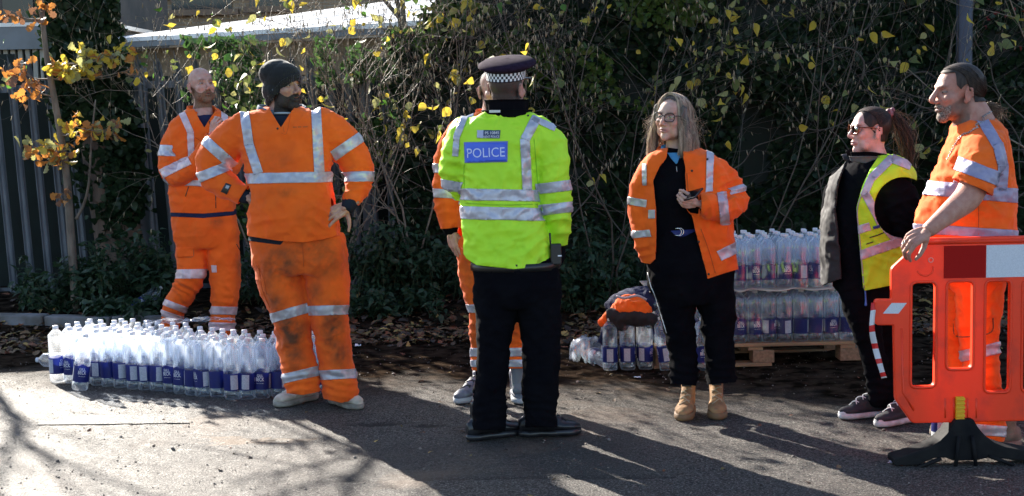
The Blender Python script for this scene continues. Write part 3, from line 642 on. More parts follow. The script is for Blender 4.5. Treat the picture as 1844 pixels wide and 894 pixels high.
# lamp column at upper right, standing behind the last man
lc = at(1734, 300, 11.1); col_ = empty('lamp_column', (lc[0], lc[1], 0), 'dark blue grey steel lamp column behind the long haired man', 'lamp post')
LCM = pm('column_paint', (.07, .075, .10), .5, .2, col2=(.045, .05, .07), sc=6)
mk('pole', *tube([[lc[0], lc[1], 0], [lc[0], lc[1], .9], [lc[0], lc[1], 1.0], [lc[0], lc[1], 6]], [.085, .085, .062, .055], 20), LCM, col_)
v, f = box((lc[0], lc[1]-.083, .55), (.09, .012, .4)); mk('access_door', v, f, LCM, col_, smooth=False)
mk('cable', *tube(spline([[lc[0]-.062+.01*math.sin(i*2), lc[1]-.03, 1.0+.3*i] for i in range(12)], 3), .004, 5), pm('dark_cable', (.02, .02, .02), .6), col_)
# ================================================================== PEOPLE: TOOLS
SKIN = pm('skin', (1, 1, 1), .55, attr=True, col2=(.84, .74, .70), sc=30, bump=.0018, bsc=220, spec=.35)
SKIN.node_tree.nodes['Principled BSDF'].inputs['Subsurface Weight'].default_value = .08
SKIN.node_tree.nodes['Principled BSDF'].inputs['Subsurface Radius'].default_value = (.02, .008, .004)
def cloth(name, c, c2=None, rough=.85, dirt=(.085, .045, .025), bump=.0006, trans=0, spec=.25, sheen=.0):
    return pm(name, c, rough, col2=c2 or tuple(x*.82 for x in c), sc=7, bump=bump, bsc=420, dirt=dirt, sheen=sheen, spec=spec, trans=trans)
ORANGE = cloth('orange_hivis_cloth', (1.0, .165, .015), (.93, .135, .012), trans=.18, sheen=.12)
LIME = cloth('lime_hivis_cloth', (.58, .96, .035), (.50, .89, .03), .6, trans=.15, spec=.4)
BLACK = cloth('black_cloth', (.005, .005, .007), (.003, .003, .005), 1.0, spec=.06)
NAVY = cloth('navy_cloth', (.012, .018, .06), None, .85)
DNAVY = cloth('dark_navy_knit', (.012, .017, .03), None, .9)
GREYC = cloth('slate_collar_cloth', (.10, .14, .19))
TAPEM = pm('reflective_tape', (.50, .50, .56), .38, .25, col2=(.38, .38, .45), sc=30, bump=.0006, bsc=160, spec=.8, dirt=(.14, .12, .11))
TAPEP = pm('pinkish_tape', (.66, .53, .56), .45, .15, col2=(.55, .42, .45), sc=30, bump=.0006, bsc=160, dirt=(.2, .15, .13))
BLUEP = pm('police_blue', (.03, .09, .62), .35, col2=(.05, .14, .70), sc=8)
WHITE = pm('white_print', (.78, .78, .82), .5)
BLACKP = pm('black_print', (.015, .015, .015), .5)
BROWNDIRT = None
def rotm(yaw, pitch=0, roll=0):
    return np.array(Matrix.Rotation(yaw, 3, 'Z') @ Matrix.Rotation(-pitch, 3, 'X') @ Matrix.Rotation(roll, 3, 'Y'))
class Fig:
    def __init__(s, u, v, label, group=None):
        s.base = gnd(u, v); s.base[2] = float(gh(s.base[0], s.base[1])); s.Y = s.base[1]; s.k = s.Y/FPX; s.root = empty('person', s.base, label, 'person', group); s.body = []
    def p(s, u, v, dy=0.0): return at(u, v, s.Y+dy)
    def fl(s, V):
        """slide points along the line of sight into the figure's own plane, to measure them against the photograph"""
        C = np.array([0, 0, CH]); return C+(V-C)*(s.Y/V[:, 1])[:, None]
    def hit(s, bt, p):
        C = Vector((0, 0, CH)); d = (Vector(p)-C).normalized(); return bt.ray_cast(Vector(p)-d*1.2, d)
    def L(s, rows, **k):
        """limb from rows (u, v, dy, r_px[, r2_px])"""
        return limb([[*s.p(*r[:3]), *[q*s.k for q in r[3:]]] for r in rows], **k)
    def S(s, rows, ex=2.5, **k):
        """torso loft from rows (u, v, dy, halfwidth_px, halfdepth_px, yaw_deg)"""
        return stack([[*s.p(*r[:3]), r[3]*s.k, r[4]*s.k, R(r[5] if len(r) > 5 else 0)] for r in rows], ex=ex, **k)
    def line(s, V, u1, v1, u2, v2, dy=0.0):
        """signed distances (across, along) to a picture line laid in the plane at the figure"""
        a = s.p(u1, v1); b = s.p(u2, v2); d = (b-a)[[0, 2]]; Ln = np.linalg.norm(d); d /= Ln; q = s.fl(V)[:, [0, 2]]-a[[0, 2]]
        return q[:, 0]*(-d[1])+q[:, 1]*d[0], q@d, Ln
    def folds(s, m, zones, base=.0045, fr=7, fine=.0016, flat=(), cr_=1.15):
        N = m.normals(); V = m.V; w_ = np.ones(len(V))
        for c, r_ in flat: w_ *= 1-.85*np.exp(-(np.linalg.norm(V-c, axis=1)/r_)**4)
        n1 = fbm(V*fr+s.Y*3, 3); rid = 1-2*np.abs(fbm(V*np.array([fr*1.3, fr*1.3, fr*2.1])+5, 2)); d = base*(n1+.9*(rid-.6))+fine*fbm(V*38, 2)+.0045*(.5-np.abs(fbm(V*np.array([10, 10, 15])+31, 2))*2)+.0055*(.45-np.abs(fbm((V@np.array([[1, 0, .35], [0, 1, 0], [-.35, 0, 1]]))*np.array([8, 6, 2.6])+57, 2))*2)
        def crease(P, k=3.2): return np.clip(1-np.abs(fbm(P, 2))*k, 0, 1)**1.6
        mk1 = np.clip(.35+1.1*fbm(V*3.1+11, 2), 0, 1); A1 = np.array([[.86, 0, .5], [0, 1, 0], [-.5, 0, .86]]); A2 = np.array([[.8, 0, -.6], [0, 1, 0], [.6, 0, .8]])
        d += cr_*(.0085*mk1*crease((V@A1)*np.array([9, 7, 3.4])+7)+.0075*np.clip(1-mk1, 0, 1)*crease((V@A2)*np.array([9, 7, 3.6])+23)+.0035*crease(V*np.array([16, 14, 20])+41))
        for (u, v, dy, r_px, amp, ang, wl) in zones:
            c = s.p(u, v, dy); g = np.exp(-(np.linalg.norm((V-c)*np.array([1, .55, 1]), axis=1)/(r_px*s.k))**2); a = R(ang); ax = np.array([math.cos(a), .25, math.sin(a)]); ph = (V-c)@ax/(wl*s.k)*2*math.pi+6.5*fbm(V*5.5+u, 3)
            d += .85*amp*g*(1.1-1.7*np.abs(np.sin(ph/2))**.8)*(.55+.9*np.clip(.5+fbm(V*7+v, 2), 0, 1))
        m.V = V+N*(d*w_)[:, None]; return m
    def garment(s, name, parts, mat, zones=(), cuts=(), voxel=.009, base=.0045, flat=(), dirt=(), thick=.003, label=None, it=3, extra=None, fr=7, parent=None):
        m = fuse(parts, voxel, it); s.folds(m, zones, base, fr=fr, flat=flat); m.A['dirt'] = s.dirt(m.V, dirt)
        for c in cuts: m = clip(m, c(m.V))
        if extra: m = extra(m)
        o = mk(name, m.V, m.T, mat, parent or s.root, attrs={'dirt': m.A['dirt']}, solid=thick, off=-1)
        if label: o['label'] = label
        return o, m
    def dirt(s, V, blobs):
        d = np.zeros(len(V)); W = s.fl(V)
        for (u, v, ru, rv, amt) in blobs:
            c = s.p(u, v); e = ((W[:, 0]-c[0])/(ru*s.k))**2+((W[:, 2]-c[2])/(rv*s.k))**2; n = .60+.75*fbm(V*17+u, 4)+.25*fbm(V*80, 2); d = np.maximum(d, amt*np.clip(np.exp(-e)*1.05*n+0*d, 0, 1))
        return np.clip(d, 0, .95)
    def tape(s, m, par, u1, v1, u2, v2, w, mat=None, dy=0.0, lo=-6, hi=6, side=0, name='reflective_tape', lift=.0025, cond=None, solid=.0016, split=True, dirt=()):
        """sew a strip (picture line u1,v1-u2,v2 and width in px) onto garment mesh m"""
        q = m.copy(); q.V = m.V.copy(); N = m.normals(); q.A['nx'], q.A['ny'], q.A['nz'] = N.T
        for f in ([cond] if cond else []): q = clip(q, f(q.V))
        a, b, Ln = s.line(q.V, u1, v1, u2, v2, dy); q = clip(q, w*s.k/2-np.abs(a)); 
        if len(q.V) < 3: return None
        a, b, Ln = s.line(q.V, u1, v1, u2, v2, dy); q = clip(q, b-lo*s.k)
        if len(q.V) < 3: return None
        a, b, Ln = s.line(q.V, u1, v1, u2, v2, dy); q = clip(q, Ln+hi*s.k-b)
        if side and len(q.V): q = clip(q, -q.A['ny']*side)
        if len(q.V) < 3: return None
        lab = islands(q.T, len(q.V)); o = None
        for L_ in np.unique(lab):
            T_ = q.T[lab == L_]
            if len(T_) < 30: continue
            us_, inv_ = np.unique(T_, return_inverse=True); V_ = q.V[us_]; n_ = np.stack([q.A['nx'], q.A['ny'], q.A['nz']], 1)[us_]; o = mk(name, V_+n_*lift, inv_.reshape(-1, 3), mat or TAPEM, par, attrs={'dirt': s.dirt(V_, dirt)}, solid=solid, off=1)
        return o
    def quad(s, m, par, pts, mat, name, lift=.003, **k):
        """patch bounded by 4 picture points on the front of m"""
        q = m.copy(); N = m.normals(); q.A['nx'], q.A['ny'], q.A['nz'] = N.T; q = clip(q, -q.A['ny']-.02); P = [s.p(u, v)[[0, 2]] for u, v in pts]; c = np.mean(P, 0)
        for i in range(len(P)):
            a, b = P[i], P[(i+1) % len(P)]; nn = np.array([-(b-a)[1], (b-a)[0]]); nn /= np.linalg.norm(nn); nn = nn if nn@(c-a) > 0 else -nn
            if len(q.V) < 3: return None
            q = clip(q, (s.fl(q.V)[:, [0, 2]]-a)@nn)
        lb_ = islands(q.T, len(q.V)); un_, ct_ = np.unique(lb_, return_counts=True); q.T = q.T[lb_ == un_[ct_.argmax()]]; us_, inv_ = np.unique(q.T, return_inverse=True); q.T = inv_.reshape(-1, 3); q.V = q.V[us_]; q.A = {k_: a_[us_] for k_, a_ in q.A.items()}
        n_ = np.stack([q.A['nx'], q.A['ny'], q.A['nz']], 1); return mk(name, q.V+n_*lift, q.T, mat, par, attrs={'dirt': q.A['dirt']*0}, solid=.0016, off=1, **k)
    def text(s, m, par, txt, u, v, h, mat, width=None, ang=0, name='lettering', lift=.006):
        c = s.p(u, v); V, F = textmesh(txt); V = V-np.array([(V[:, 0].max()+V[:, 0].min())/2, (V[:, 1].max()+V[:, 1].min())/2]); hh = V[:, 1].max()-V[:, 1].min(); ww = V[:, 0].max()-V[:, 0].min()
        sy = h*s.k/hh; sx = (width*s.k/ww) if width else sy; X, Z = V[:, 0]*sx, V[:, 1]*sy; a = R(ang); X, Z = X*math.cos(a)-Z*math.sin(a), X*math.sin(a)+Z*math.cos(a)
        bt = BVHTree.FromPolygons(m.V.tolist(), m.T.tolist()); out = []
        for x, z in zip(X, Z):
            hit = s.hit(bt, (c[0]+x, c[1], c[2]+z)); out.append(list(np.array(hit[0])+[0, -lift, 0]) if hit[0] else [c[0]+x, c[1]-.15, c[2]+z])
        return mk(name, out, F, mat, par, smooth=False)
    def finish(s, skin=(.62, .36, .27)):
        """one continuous body mesh: head and neck, arms, hands, core"""
        V = []; T = []; C = []; n = 0
        for m in s.body:
            V.append(m.V); T.append(m.T+n); C.append(m.A['c'] if 'c' in m.A else np.tile(skin, (len(m.V), 1))); n += len(m.V)
        return mk('body', np.concatenate(V), np.concatenate(T), SKIN, s.root, cols=np.concatenate(C))
def islands(T, n):
    """label of the connected piece each triangle belongs to"""
    L_ = np.arange(n)
    for _ in range(400):
        m_ = L_[T].min(1); N_ = L_.copy(); np.minimum.at(N_, T.ravel(), np.repeat(m_, 3)); N_ = N_[N_]
        if (N_ == L_).all(): break
        L_ = N_
    return L_[T[:, 0]]
def textmesh(txt):
    cu = bpy.data.curves.new('t', 'FONT'); cu.body = txt; cu.size = 1; cu.resolution_u = 3; o = bpy.data.objects.new('t', cu); TMP.collection.objects.link(o)
    dg = tdg(); me = o.evaluated_get(dg).to_mesh(); V = np.array([v.co[:2] for v in me.vertices]); F = [list(p.vertices) for p in me.polygons]
    o.evaluated_get(dg).to_mesh_clear(); bpy.data.objects.remove(o); bpy.data.curves.remove(cu); return V, F
def cap(a, b, r, r2=None): return limb([[*a, r], [*((np.array(a)+np.array(b))/2), (r+(r2 or r))/2], [*b, r2 or r]], n=10, per=2, ck=.95)
def head(fig, u, v, dy, yaw, pitch=0, roll=0, sc=1.0, neck=None, jaw=1.0, skin=(.62, .36, .27), beard=None, stubble=0, nose=1.0, female=False, hairline=None, haircol=None, mouth_open=0, cheeks=1.0, voxel=.0028, lidtop=.0030, ears=True):
    """neck: rows in fig pixels for the neck limb. returns (mesh, local coords fn, rotation, centre)"""
    Rm = rotm(R(yaw), R(pitch), R(roll)); C = fig.p(u, v, dy)
    def T(vf): return vf[0]*sc @ Rm.T+C, vf[1]
    j = jaw; B_ = [ell((0, .014, .036), (.076, .098, .086)), ell((0, -.030, .036), (.064, .056, .066)), ell((0, -.034, -.025), (.060*j, .057, .072)), ell((0, -.022, -.066), (.056*j, .052, .042)),
         ell((0, -.066, -.092), (.028*j, .026, .025)), ell((0, .02, -.03), (.062, .07, .05))]
    P = []
    for q in (-1, 1):
        B_ += [ell((q*.040, -.058, -.018), (.026*cheeks, .028, .024)), ell((q*.040, -.035, -.062), (.026*j, .034, .036)), cap((q*.010, -.086, .030), (q*.042, -.076, .034), .012*(1 if not female else .8), .010)]
        P += [*([ell((q*.0775, .012, -.004), (.0075, .019, .033), rotm(q*.35, .15)), ell((q*.074, .002, -.030), (.008, .010, .012))] if ears else []),
              ell((q*.0125*nose, -.0975, -.030), (.0085*nose, .011, .0085)),               *([cap((q*.084, .026, .018), (q*.083, .028, -.012), .0045, .004), cap((q*.080, .006, .026), (q*.084, .026, .018), .0042, .0045)] if ears else [])]
    P += [limb([[0, -.086, .022, .0085], [0, -.097, .004, .0088*nose], [0, -.110*(.97+.03*nose), -.018, .0105*nose], [0, -.108, -.026, .010*nose]], n=12, per=3)]
    mo = mouth_open
    P += [limb([[-.024, -.0775, -.0555, .0045], [-.012, -.088, -.0515, .0062], [0, -.0915, -.0525, .0062], [.012, -.088, -.0515, .0062], [.024, -.0775, -.0555, .0045]], n=10, per=2),
          limb([[-.021, -.0775, -.0585-mo, .0045], [-.010, -.0875, -.0625-mo, .0068], [0, -.0895, -.0630-mo, .0072], [.010, -.0875, -.0625-mo, .0068], [.021, -.0775, -.0585-mo, .0045]], n=10, per=2)]
    base = [T(x) for x in B_]+([fig.L(neck, n=20)] if neck else [])
    mb = fuse(base, .0036, 26)
    m = fuse([(mb.V, mb.T.tolist())]+[T(x) for x in P], voxel, 3); loc = ((m.V-C) @ Rm)/sc; x, y, z = loc.T; ax = np.abs(x); N = m.normals()
    front = (y < -.03)
    # eye sockets, lids, mouth slit, ear bowl, nostrils
    D = np.zeros((len(x), 3))
    D[:, 1] += .0105*np.exp(-(((ax-.0315)/.0155)**2+((z-.010)/.0105)**2))*front
    D[:, 1] += .0045*np.exp(-(((ax)/.019)**2+((z+.0568+mo*.4)/(.0022+mo*.8))**2))*front
    D[:, 1] += .003*np.exp(-(((ax-.030)/.006)**2+((z+.040)/.018)**2))*front
    D[:, 2] += .004*np.exp(-(((ax-.0085)/.0035)**2+((y+.101)/.005)**2+((z+.036)/.004)**2))
    D[:, 0] -= np.sign(x)*.004*np.exp(-(((y-.012)/.009)**2+((z+.002)/.016)**2))*(ax > .078)
    D[:, 0] -= np.sign(x)*.004*np.exp(-(((y+.045)/.02)**2+((z-.045)/.022)**2))
    m.V = m.V+(D*sc) @ Rm.T
    c = np.tile(np.array(skin, float), (len(x), 1)); nz = fbm(loc*70, 3)
    def mixc(c, w_, col): w_ = np.clip(w_, 0, 1)[:, None]; return c*(1-w_)+np.array(col)*w_
    red = np.exp(-(((ax-.038)/.018)**2+((z+.022)/.016)**2))*front+np.exp(-((ax/.012)**2+((z+.022)/.012)**2))*(y < -.09)+.8*(ax > .0775)*(np.abs(y-.012) < .03)
    c = mixc(c, .35*red, (skin[0]*1.05, skin[1]*.62, skin[2]*.60))
    lipc = (.46, .17, .15) if not female else (.50, .19, .19)
    c = mixc(c, (front & (y < -.074))*np.exp(-((ax/.024)**6+(((z+.0572+mo*.5)/(.0095+mo*.6)))**4))*.8, lipc)
    c = mixc(c, front*np.exp(-((ax/.021)**4+((z+.0568+mo*.5)/(.0022+mo*.7))**2))*.9, (.06, .02, .02))
    brow = front*np.exp(-(((ax-.032)/.019)**4+((z-.0335+.12*np.abs(ax-.03))/(.0042 if female else .0052))**2)); hc = haircol or (.06, .04, .03); c = mixc(c, brow*(.75+.25*nz), hc)
    c = mixc(c, front*np.exp(-(((ax-.0315)/.014)**2+((z-.010)/.0065)**2))*.35, (.25, .10, .08))
    if beard is not None or stubble:
        th = -.052+.62*np.clip(y+.072, 0, .085)+.016*np.exp(-(ax/.03)**4); bz = ss(th+.006, th-.010, z)*ss(.030, .008, y)*ss(-.150, -.125, z)*(ax < .0745)
        bz = np.clip(bz, 0, 1)*(1-np.exp(-((ax/.018)**4+((z+.0572)/.0065)**4)))*(1-.8*np.exp(-((ax/.020)**2+((z+.035)/.006)**2))*(y < -.095)); m.A['beard'] = bz
        c = mixc(c, bz*(.85 if beard is not None else stubble)*(.85+.3*nz), beard or hc)
    if hairline is not None:
        hl = hairline(x, y, z); c = mixc(c, hl, haircol)
    c = c*((.94+.03*fbm(loc*22, 3)) if female else (.86+.10*fbm(loc*22, 3)))[:, None]; m.A['c'] = c; fig.body.append(m)
    # eyes
    for q in (-1, 1):
        lv, lf = ell((0, 0, 0), (.0134, .0134, .0134), n=28, m=22); lm = M(lv, np.array([t for fq in lf for t in ([fq] if len(fq) == 3 else [[fq[0], fq[1], fq[2]], [fq[0], fq[2], fq[3]]])]))
        for s_, h_ in ((1, lidtop), (-1, -.0038)):
            c_ = clip(lm, s_*(lm.V[:, 2]-h_+s_*.10*np.abs(lm.V[:, 0]+q*.002)*1.2)); kk = np.abs(c_.V[:, 2]-h_+s_*.12*np.abs(c_.V[:, 0])) < (.0011 if s_ > 0 else .0006); cl_ = np.tile(np.array(skin)*(.88 if female else .74), (len(c_.V), 1)); cl_[kk] = (.10, .05, .04); c_.V = (c_.V+np.array([q*.0315, -.0672, .0105]))*sc @ Rm.T+C; c_.A['c'] = cl_; fig.body.append(c_)
        ev, ef = ell((0, 0, 0), (.0124, .0124, .0124), n=24, m=18); cc = np.tile([.27, .24, .23], (len(ev), 1)); fa = -ev[:, 1]/.0122; g = np.array([0.0, 1, 0]); cc[fa > .86] = (.10, .13, .12); cc[fa > .955] = (.01, .01, .01)
        o = mk('eye', (ev+np.array([q*.0315, -.0672, .0105]))*sc @ Rm.T+C, ef, EYEM, fig.root, cols=cc)
    return m, loc, Rm, C, sc
EYEM = pm('eyeball', (1, 1, 1), .12, attr=True, col2=(.95, .9, .9), sc=200)
def hand(fig, W_, f, b, side, curls, thumb=(.6, .7, -.3), tcurl=25, spread=6, scale=1.0, skin=(.58, .33, .25), name=None, voxel=.0024, gap=0):
    """W_ wrist point, f finger direction, b back-of-hand normal, side +1/-1 thumb side"""
    f = np.array(f, float); f /= np.linalg.norm(f); b = np.array(b, float); b -= f*(b@f); b /= np.linalg.norm(b); s = np.cross(f, b)*side; W_ = np.array(W_, float); k = scale; P = []
    def loc(x, y, z): return W_+(s*x+f*y+b*z)*k
    kn = [(.032, .088, -.001), (.011, .093, .002), (-.010, .089, .001), (-.029, .080, -.003)]; segs = [(.044, .026, .021), (.048, .030, .022), (.044, .028, .021), (.034, .021, .019)]; rad = [.0094, .0096, .0090, .0080]
    for i in range(4):
        K = loc(*kn[i]); P.append(limb([[*loc(kn[i][0]*.55, .012, 0), .0145*k], [*loc(kn[i][0]*.85, .05, .002), .0135*k], [*K, .0112*k]], n=10, per=3))
        d0 = f*math.cos(R(spread*(1.4-i)))+s*math.sin(R(spread*(1.4-i))); p = K; ang = 0; r_ = rad[i]*k
        for j in range(3):
            ang += R(curls[i][j]); d = d0*math.cos(ang)-b*math.sin(ang); q = p+d*segs[i][j]*k; P.append(cap(p, q, r_*(1.06 if j == 0 else 1), r_*.90)); P.append(ell(q, (r_*.98,)*3, n=10, m=6)); p = q; r_ *= .91
    t0 = loc(.020, .022, -.008); d = s*thumb[1]+f*thumb[0]+b*thumb[2]; d /= np.linalg.norm(d); p = t0; r_ = .0145*k; axis = np.cross(d, f); axis = axis/(np.linalg.norm(axis)+1e-6); tot = 0
    for j, Ls in enumerate((.045, .034, .027)):
        a = R(tcurl)*(0 if j == 0 else 1); tot += a; dd = np.array(Matrix.Rotation(tot, 3, Vector(axis)) @ Vector(d)); q = p+dd*Ls*k; P.append(cap(p, q, r_, r_*.80)); p = q; r_ *= .80
    P.append(limb([[*loc(0, -.05, 0), .024*k, .019*k], [*loc(0, 0, 0), .026*k, .019*k], [*loc(0, .03, 0), .030*k, .015*k]], n=12, per=3))
    P.append(ell(loc(.024, .035, -.010), (.019*k,)*3))
    m = fuse(P, voxel, 2); N = m.normals(); c = np.tile(np.array(skin, float), (len(m.V), 1)); g = fbm(m.V*60, 3)
    for i in range(4):
        K = loc(kn[i][0], kn[i][1], .008); wk = np.exp(-(np.linalg.norm(m.V-K, axis=1)/.010)**2)[:, None]; c = c*(1-.25*wk)+np.array([.5, .2, .16])*.25*wk
    m.A['c'] = c*(1+.10*g[:, None]); m.V += N*(.0008*fbm(m.V*120, 2))[:, None]; fig.body.append(m); return m, loc
def shoe(fig, u, v, dy, dirdeg, L_=.29, W_=.10, up=(.62, .60, .56), sole=(.09, .09, .09), shaft=None, mat=None, solem=None, name='shoe', heel=.03, laces=None, toe=1.0, rise=0, tilt=0, soleh=.028, label=None, z=None):
    """u,v pixel of the middle of the sole on the ground"""
    c = gnd(u, v) if z is None else fig.p(u, v, dy); c = c+np.array([0, 0 if z is not None else dy, 0]); c[2] = float(gh(c[0], c[1]))+.006 if z is None else c[2]+z
    a = R(dirdeg); F_ = np.array([math.sin(a), -math.cos(a), 0]); S_ = np.array([math.cos(a), math.sin(a), 0]); Z_ = np.array([0, 0, 1.0]); 
    if tilt: F_ = F_*math.cos(R(tilt))-Z_*math.sin(R(tilt)); Z_ = np.cross(S_, F_)*-1 if np.cross(S_, F_)[2] < 0 else np.cross(S_, F_)
    def loc(x, y, zz): return c+S_*x+F_*y+Z_*zz
    T = np.linspace(0, 1, 11); wd = np.array([.30, .62, .70, .68, .70, .80, .92, 1, .96, .78, .34])*W_/2; ht = np.array([.065, .085, .092, .090, .084, .074, .064, .056, .050, .044, .030])*toe; rows = []; n = 20
    V = []; F = []; an = np.arange(n)*2*math.pi/n
    for i, t in enumerate(T):
        y = (t-.5)*L_; h = ht[i]
        for q in an:
            cx = np.sign(math.cos(q))*abs(math.cos(q))**.8; cz = math.sin(q); V.append(loc(cx*wd[i]*(1-.25*max(cz, 0)), y, soleh*.7+h/2+cz*h/2+(.0 if cz < 0 else 0)))
    for i in range(len(T)-1):
        for j in range(n): k = (j+1) % n; F.append([i*n+j, i*n+k, (i+1)*n+k, (i+1)*n+j])
    F.append(list(range(n))[::-1]); F.append([(len(T)-1)*n+j for j in range(n)]); P = [(np.array(V), F)]
    sh_ = shaft or .11; P.append(limb([[*loc(0, -.30*L_, soleh+.03), .034, .036], [*loc(0, -.28*L_, soleh+sh_*.55), .037, .042], [*loc(0, -.27*L_, soleh+sh_), .040, .046]], n=16, per=3))
    P.append(limb([[*loc(0, -.22*L_, soleh+sh_*.62), .033], [*loc(0, -.02*L_, soleh+.055), .034], [*loc(0, .15*L_, soleh+.030), .032]], n=14, per=3))
    m = fuse(P, .0045, 2); m.V += m.normals()*(.0018*fbm(m.V*35, 3))[:, None]; zl = (m.V-c)@Z_; m = clip(m, zl-soleh*.55)
    root = mk(name, m.V, m.T, mat, fig.root, attrs={'dirt': np.clip(.55*fbm(m.V*30, 3)+.15, 0, .6)}); ORG[root] = fig.base
    if label: root['label'] = label
    # sole outline
    tt = np.linspace(0, 2*math.pi, 40, endpoint=False); ys = -np.cos(tt)*.5; wi = np.interp(ys+.5, T, wd)*np.sign(np.sin(tt))*np.clip(np.abs(np.sin(tt))*3, 0, 1); V = []; 
    for zz, g in ((0, .97), (soleh*.3, 1.06), (soleh, 1.04), (soleh*1.05, .9)): V += [loc(x*g+.002*math.sin(9*t)*(zz < .01), y*L_*1.03*(g if g < 1 else 1.0), zz) for x, y, t in zip(wi, ys, tt)]
    n = 40; F = [[i*n+j, i*n+(j+1) % n, (i+1)*n+(j+1) % n, (i+1)*n+j] for i in range(3) for j in range(n)]+[list(range(n))[::-1], [3*n+j for j in range(n)]]
    mk('sole', V, F, solem, root)
    if laces:
        bt = BVHTree.FromPolygons(m.V.tolist(), m.T.tolist()); L__ = []
        for i in range(5):
            y0 = (.20-.085*i)*L_; row = []
            for x in np.linspace(-.026, .026, 7):
                y = y0+(.02*(x/.026) if i % 2 else -.02*(x/.026)); o_ = Vector(loc(x, y+.10, .30)); d_ = Vector(-Z_*.9-F_*.40).normalized(); h = bt.ray_cast(o_, d_)
                if h[0] is not None: row.append(np.array(h[0])+Z_*.002+F_*.001)
            if len(row) > 3: L__.append(tube(row, .0026, 5))
        if L__: 
            o = mk('laces', *join(L__), laces, root)
    return root, m, loc
def trousers(fig, hips, legs, mat, **k):
    P = [fig.S(hips, ex=2.3)]+[fig.L(l, n=20) for l in legs]; return fig.garment('trousers', P, mat, **k)
def below(fig, pts):
    """keep what lies above a picture polyline (u,v)"""
    def f(V):
        a = np.array([fig.p(u, v)[[0, 2]] for u, v in pts]); W = fig.fl(V); return W[:, 2]-np.interp(W[:, 0], a[:, 0], a[:, 1])
    return f
def neckhole(fig, u, v, dy, rx, ry, vd=0, vw=12, vu=None):
    """open the neck: remove what lies above the neckline; vd/vw = depth and half width (px) of the front opening"""
    c = fig.p(u, v, dy); k = fig.k; xv = fig.p(vu if vu else u, v, dy)[0]
    def f(V):
        e = ((V[:, 0]-c[0])/(rx*k))**2+((V[:, 1]-c[1])/(ry*k))**2-1; a = np.minimum(e*.05, 1)
        fr = np.clip(1-np.abs(V[:, 0]-xv)/(vw*k), 0, 1); zz = np.maximum(c[2]-V[:, 2], a)
        if vd:
            g = (V[:, 2]-(c[2]-vd*k*fr))*(1.0); inside = (V[:, 1] < c[1]) & (np.abs(V[:, 0]-xv) < vw*k); g2 = np.maximum(np.abs(V[:, 0]-xv)-(V[:, 2]-(c[2]-vd*k))/(vd)*vw, (c[2]-vd*k)-V[:, 2]); g2 = np.maximum(g2, V[:, 1]-c[1]+.02)
            return np.minimum(zz, g2)
        return zz
    return f
def core(fig, rows, s=.62): return fig.L([(*r[:3], r[3]*s) for r in rows])
def near(fig, u, v, dy, r, keep=False):
    c = fig.p(u, v, dy)
    return lambda V: (1 if keep else -1)*(r*fig.k-np.linalg.norm(V-c, axis=1))
def plane(fig, u, v, dy, du, dv, dd=0.0, rad=None):
    """cut by a plane through the point, keeping the side against direction (du,dv) in the picture; only within rad px"""
    c = fig.p(u, v, dy); n = np.array([du, 0, -dv], float); n /= np.linalg.norm(n); n = n+np.array([0, dd, 0]); n /= np.linalg.norm(n)
    def f(V):
        d = -((V-c)@n)
        if rad: far = np.linalg.norm(V-c, axis=1)-rad*fig.k; d = np.maximum(d, far)
        return d
    return f
def collar(fig, u, v, dy, hw, hd, yaw, gap, rise, drop, flare, mat, name='collar', parent=None, thick=.004, tip=1.4, lean=0, back=1.0, rows=4, tiltx=0):
    """folded collar round the neck: rises to a fold line and falls outside; opens at the facing side"""
    C = fig.p(u, v, dy); k = fig.k; n = 48; V = []; g = R(gap)/2; a0 = R(yaw)-math.pi/2
    prof = [(0.0, -6), (.35, rise), (.8, rise*.9)]+([(1.0+flare*.5, rise*.3-drop*.35), (1.0+flare, -drop)] if drop else [])
    for i in range(n+1):
        t = g+(2*math.pi-2*g)*i/n; e = min(i, n-i)/n; th = a0+t; tipk = 1+(tip-1)*math.exp(-(e*14)**2); low = 1-.72*math.exp(-(e*7)**2)
        for q, zz in prof:
            ex_ = (q*.16*hw+1*hw); ey = (q*.16*hw+hd); dz = (zz*low if zz > 0 else zz)*(tipk if zz < 0 and q > .9 else 1)*(1 if q < .9 else 1); wob = 1+.03*math.sin(i*1.3)+.02*math.sin(i*3.1)
            bz = rise*(back-1)*(1-math.cos(t))/2*(-1 if False else 1)*(1 if zz > 0 else 0)
            x = math.cos(th)*ex_*wob; y = math.sin(th)*ey*wob; V.append(C+np.array([x*k, y*k, (dz+bz+lean*math.cos(th)+tiltx*math.sin(th))*k]))
    r = len(prof); F = [[i*r+j, i*r+j+1, (i+1)*r+j+1, (i+1)*r+j] for i in range(n) for j in range(r-1)]
    o = mk(name, V, F, mat, parent or fig.root, attrs={'dirt': np.zeros(len(V))}, solid=thick, off=0); sb = o.modifiers.new('smooth', 'SUBSURF'); sb.levels = 1; sb.render_levels = 1; return o
def strands(name, curves, r, mat, parent, sides=3):
    return mk(name, *join([tube(c, np.linspace(r, r*.35, len(c)), sides, False) for c in curves]), mat, parent)
def hairmat(name, c1, c2, rough=.5, tr=.2):
    return pm(name, c1, rough, col2=c2, sc=90, spec=.35, aniso=(1, 1, .08), trans=tr)
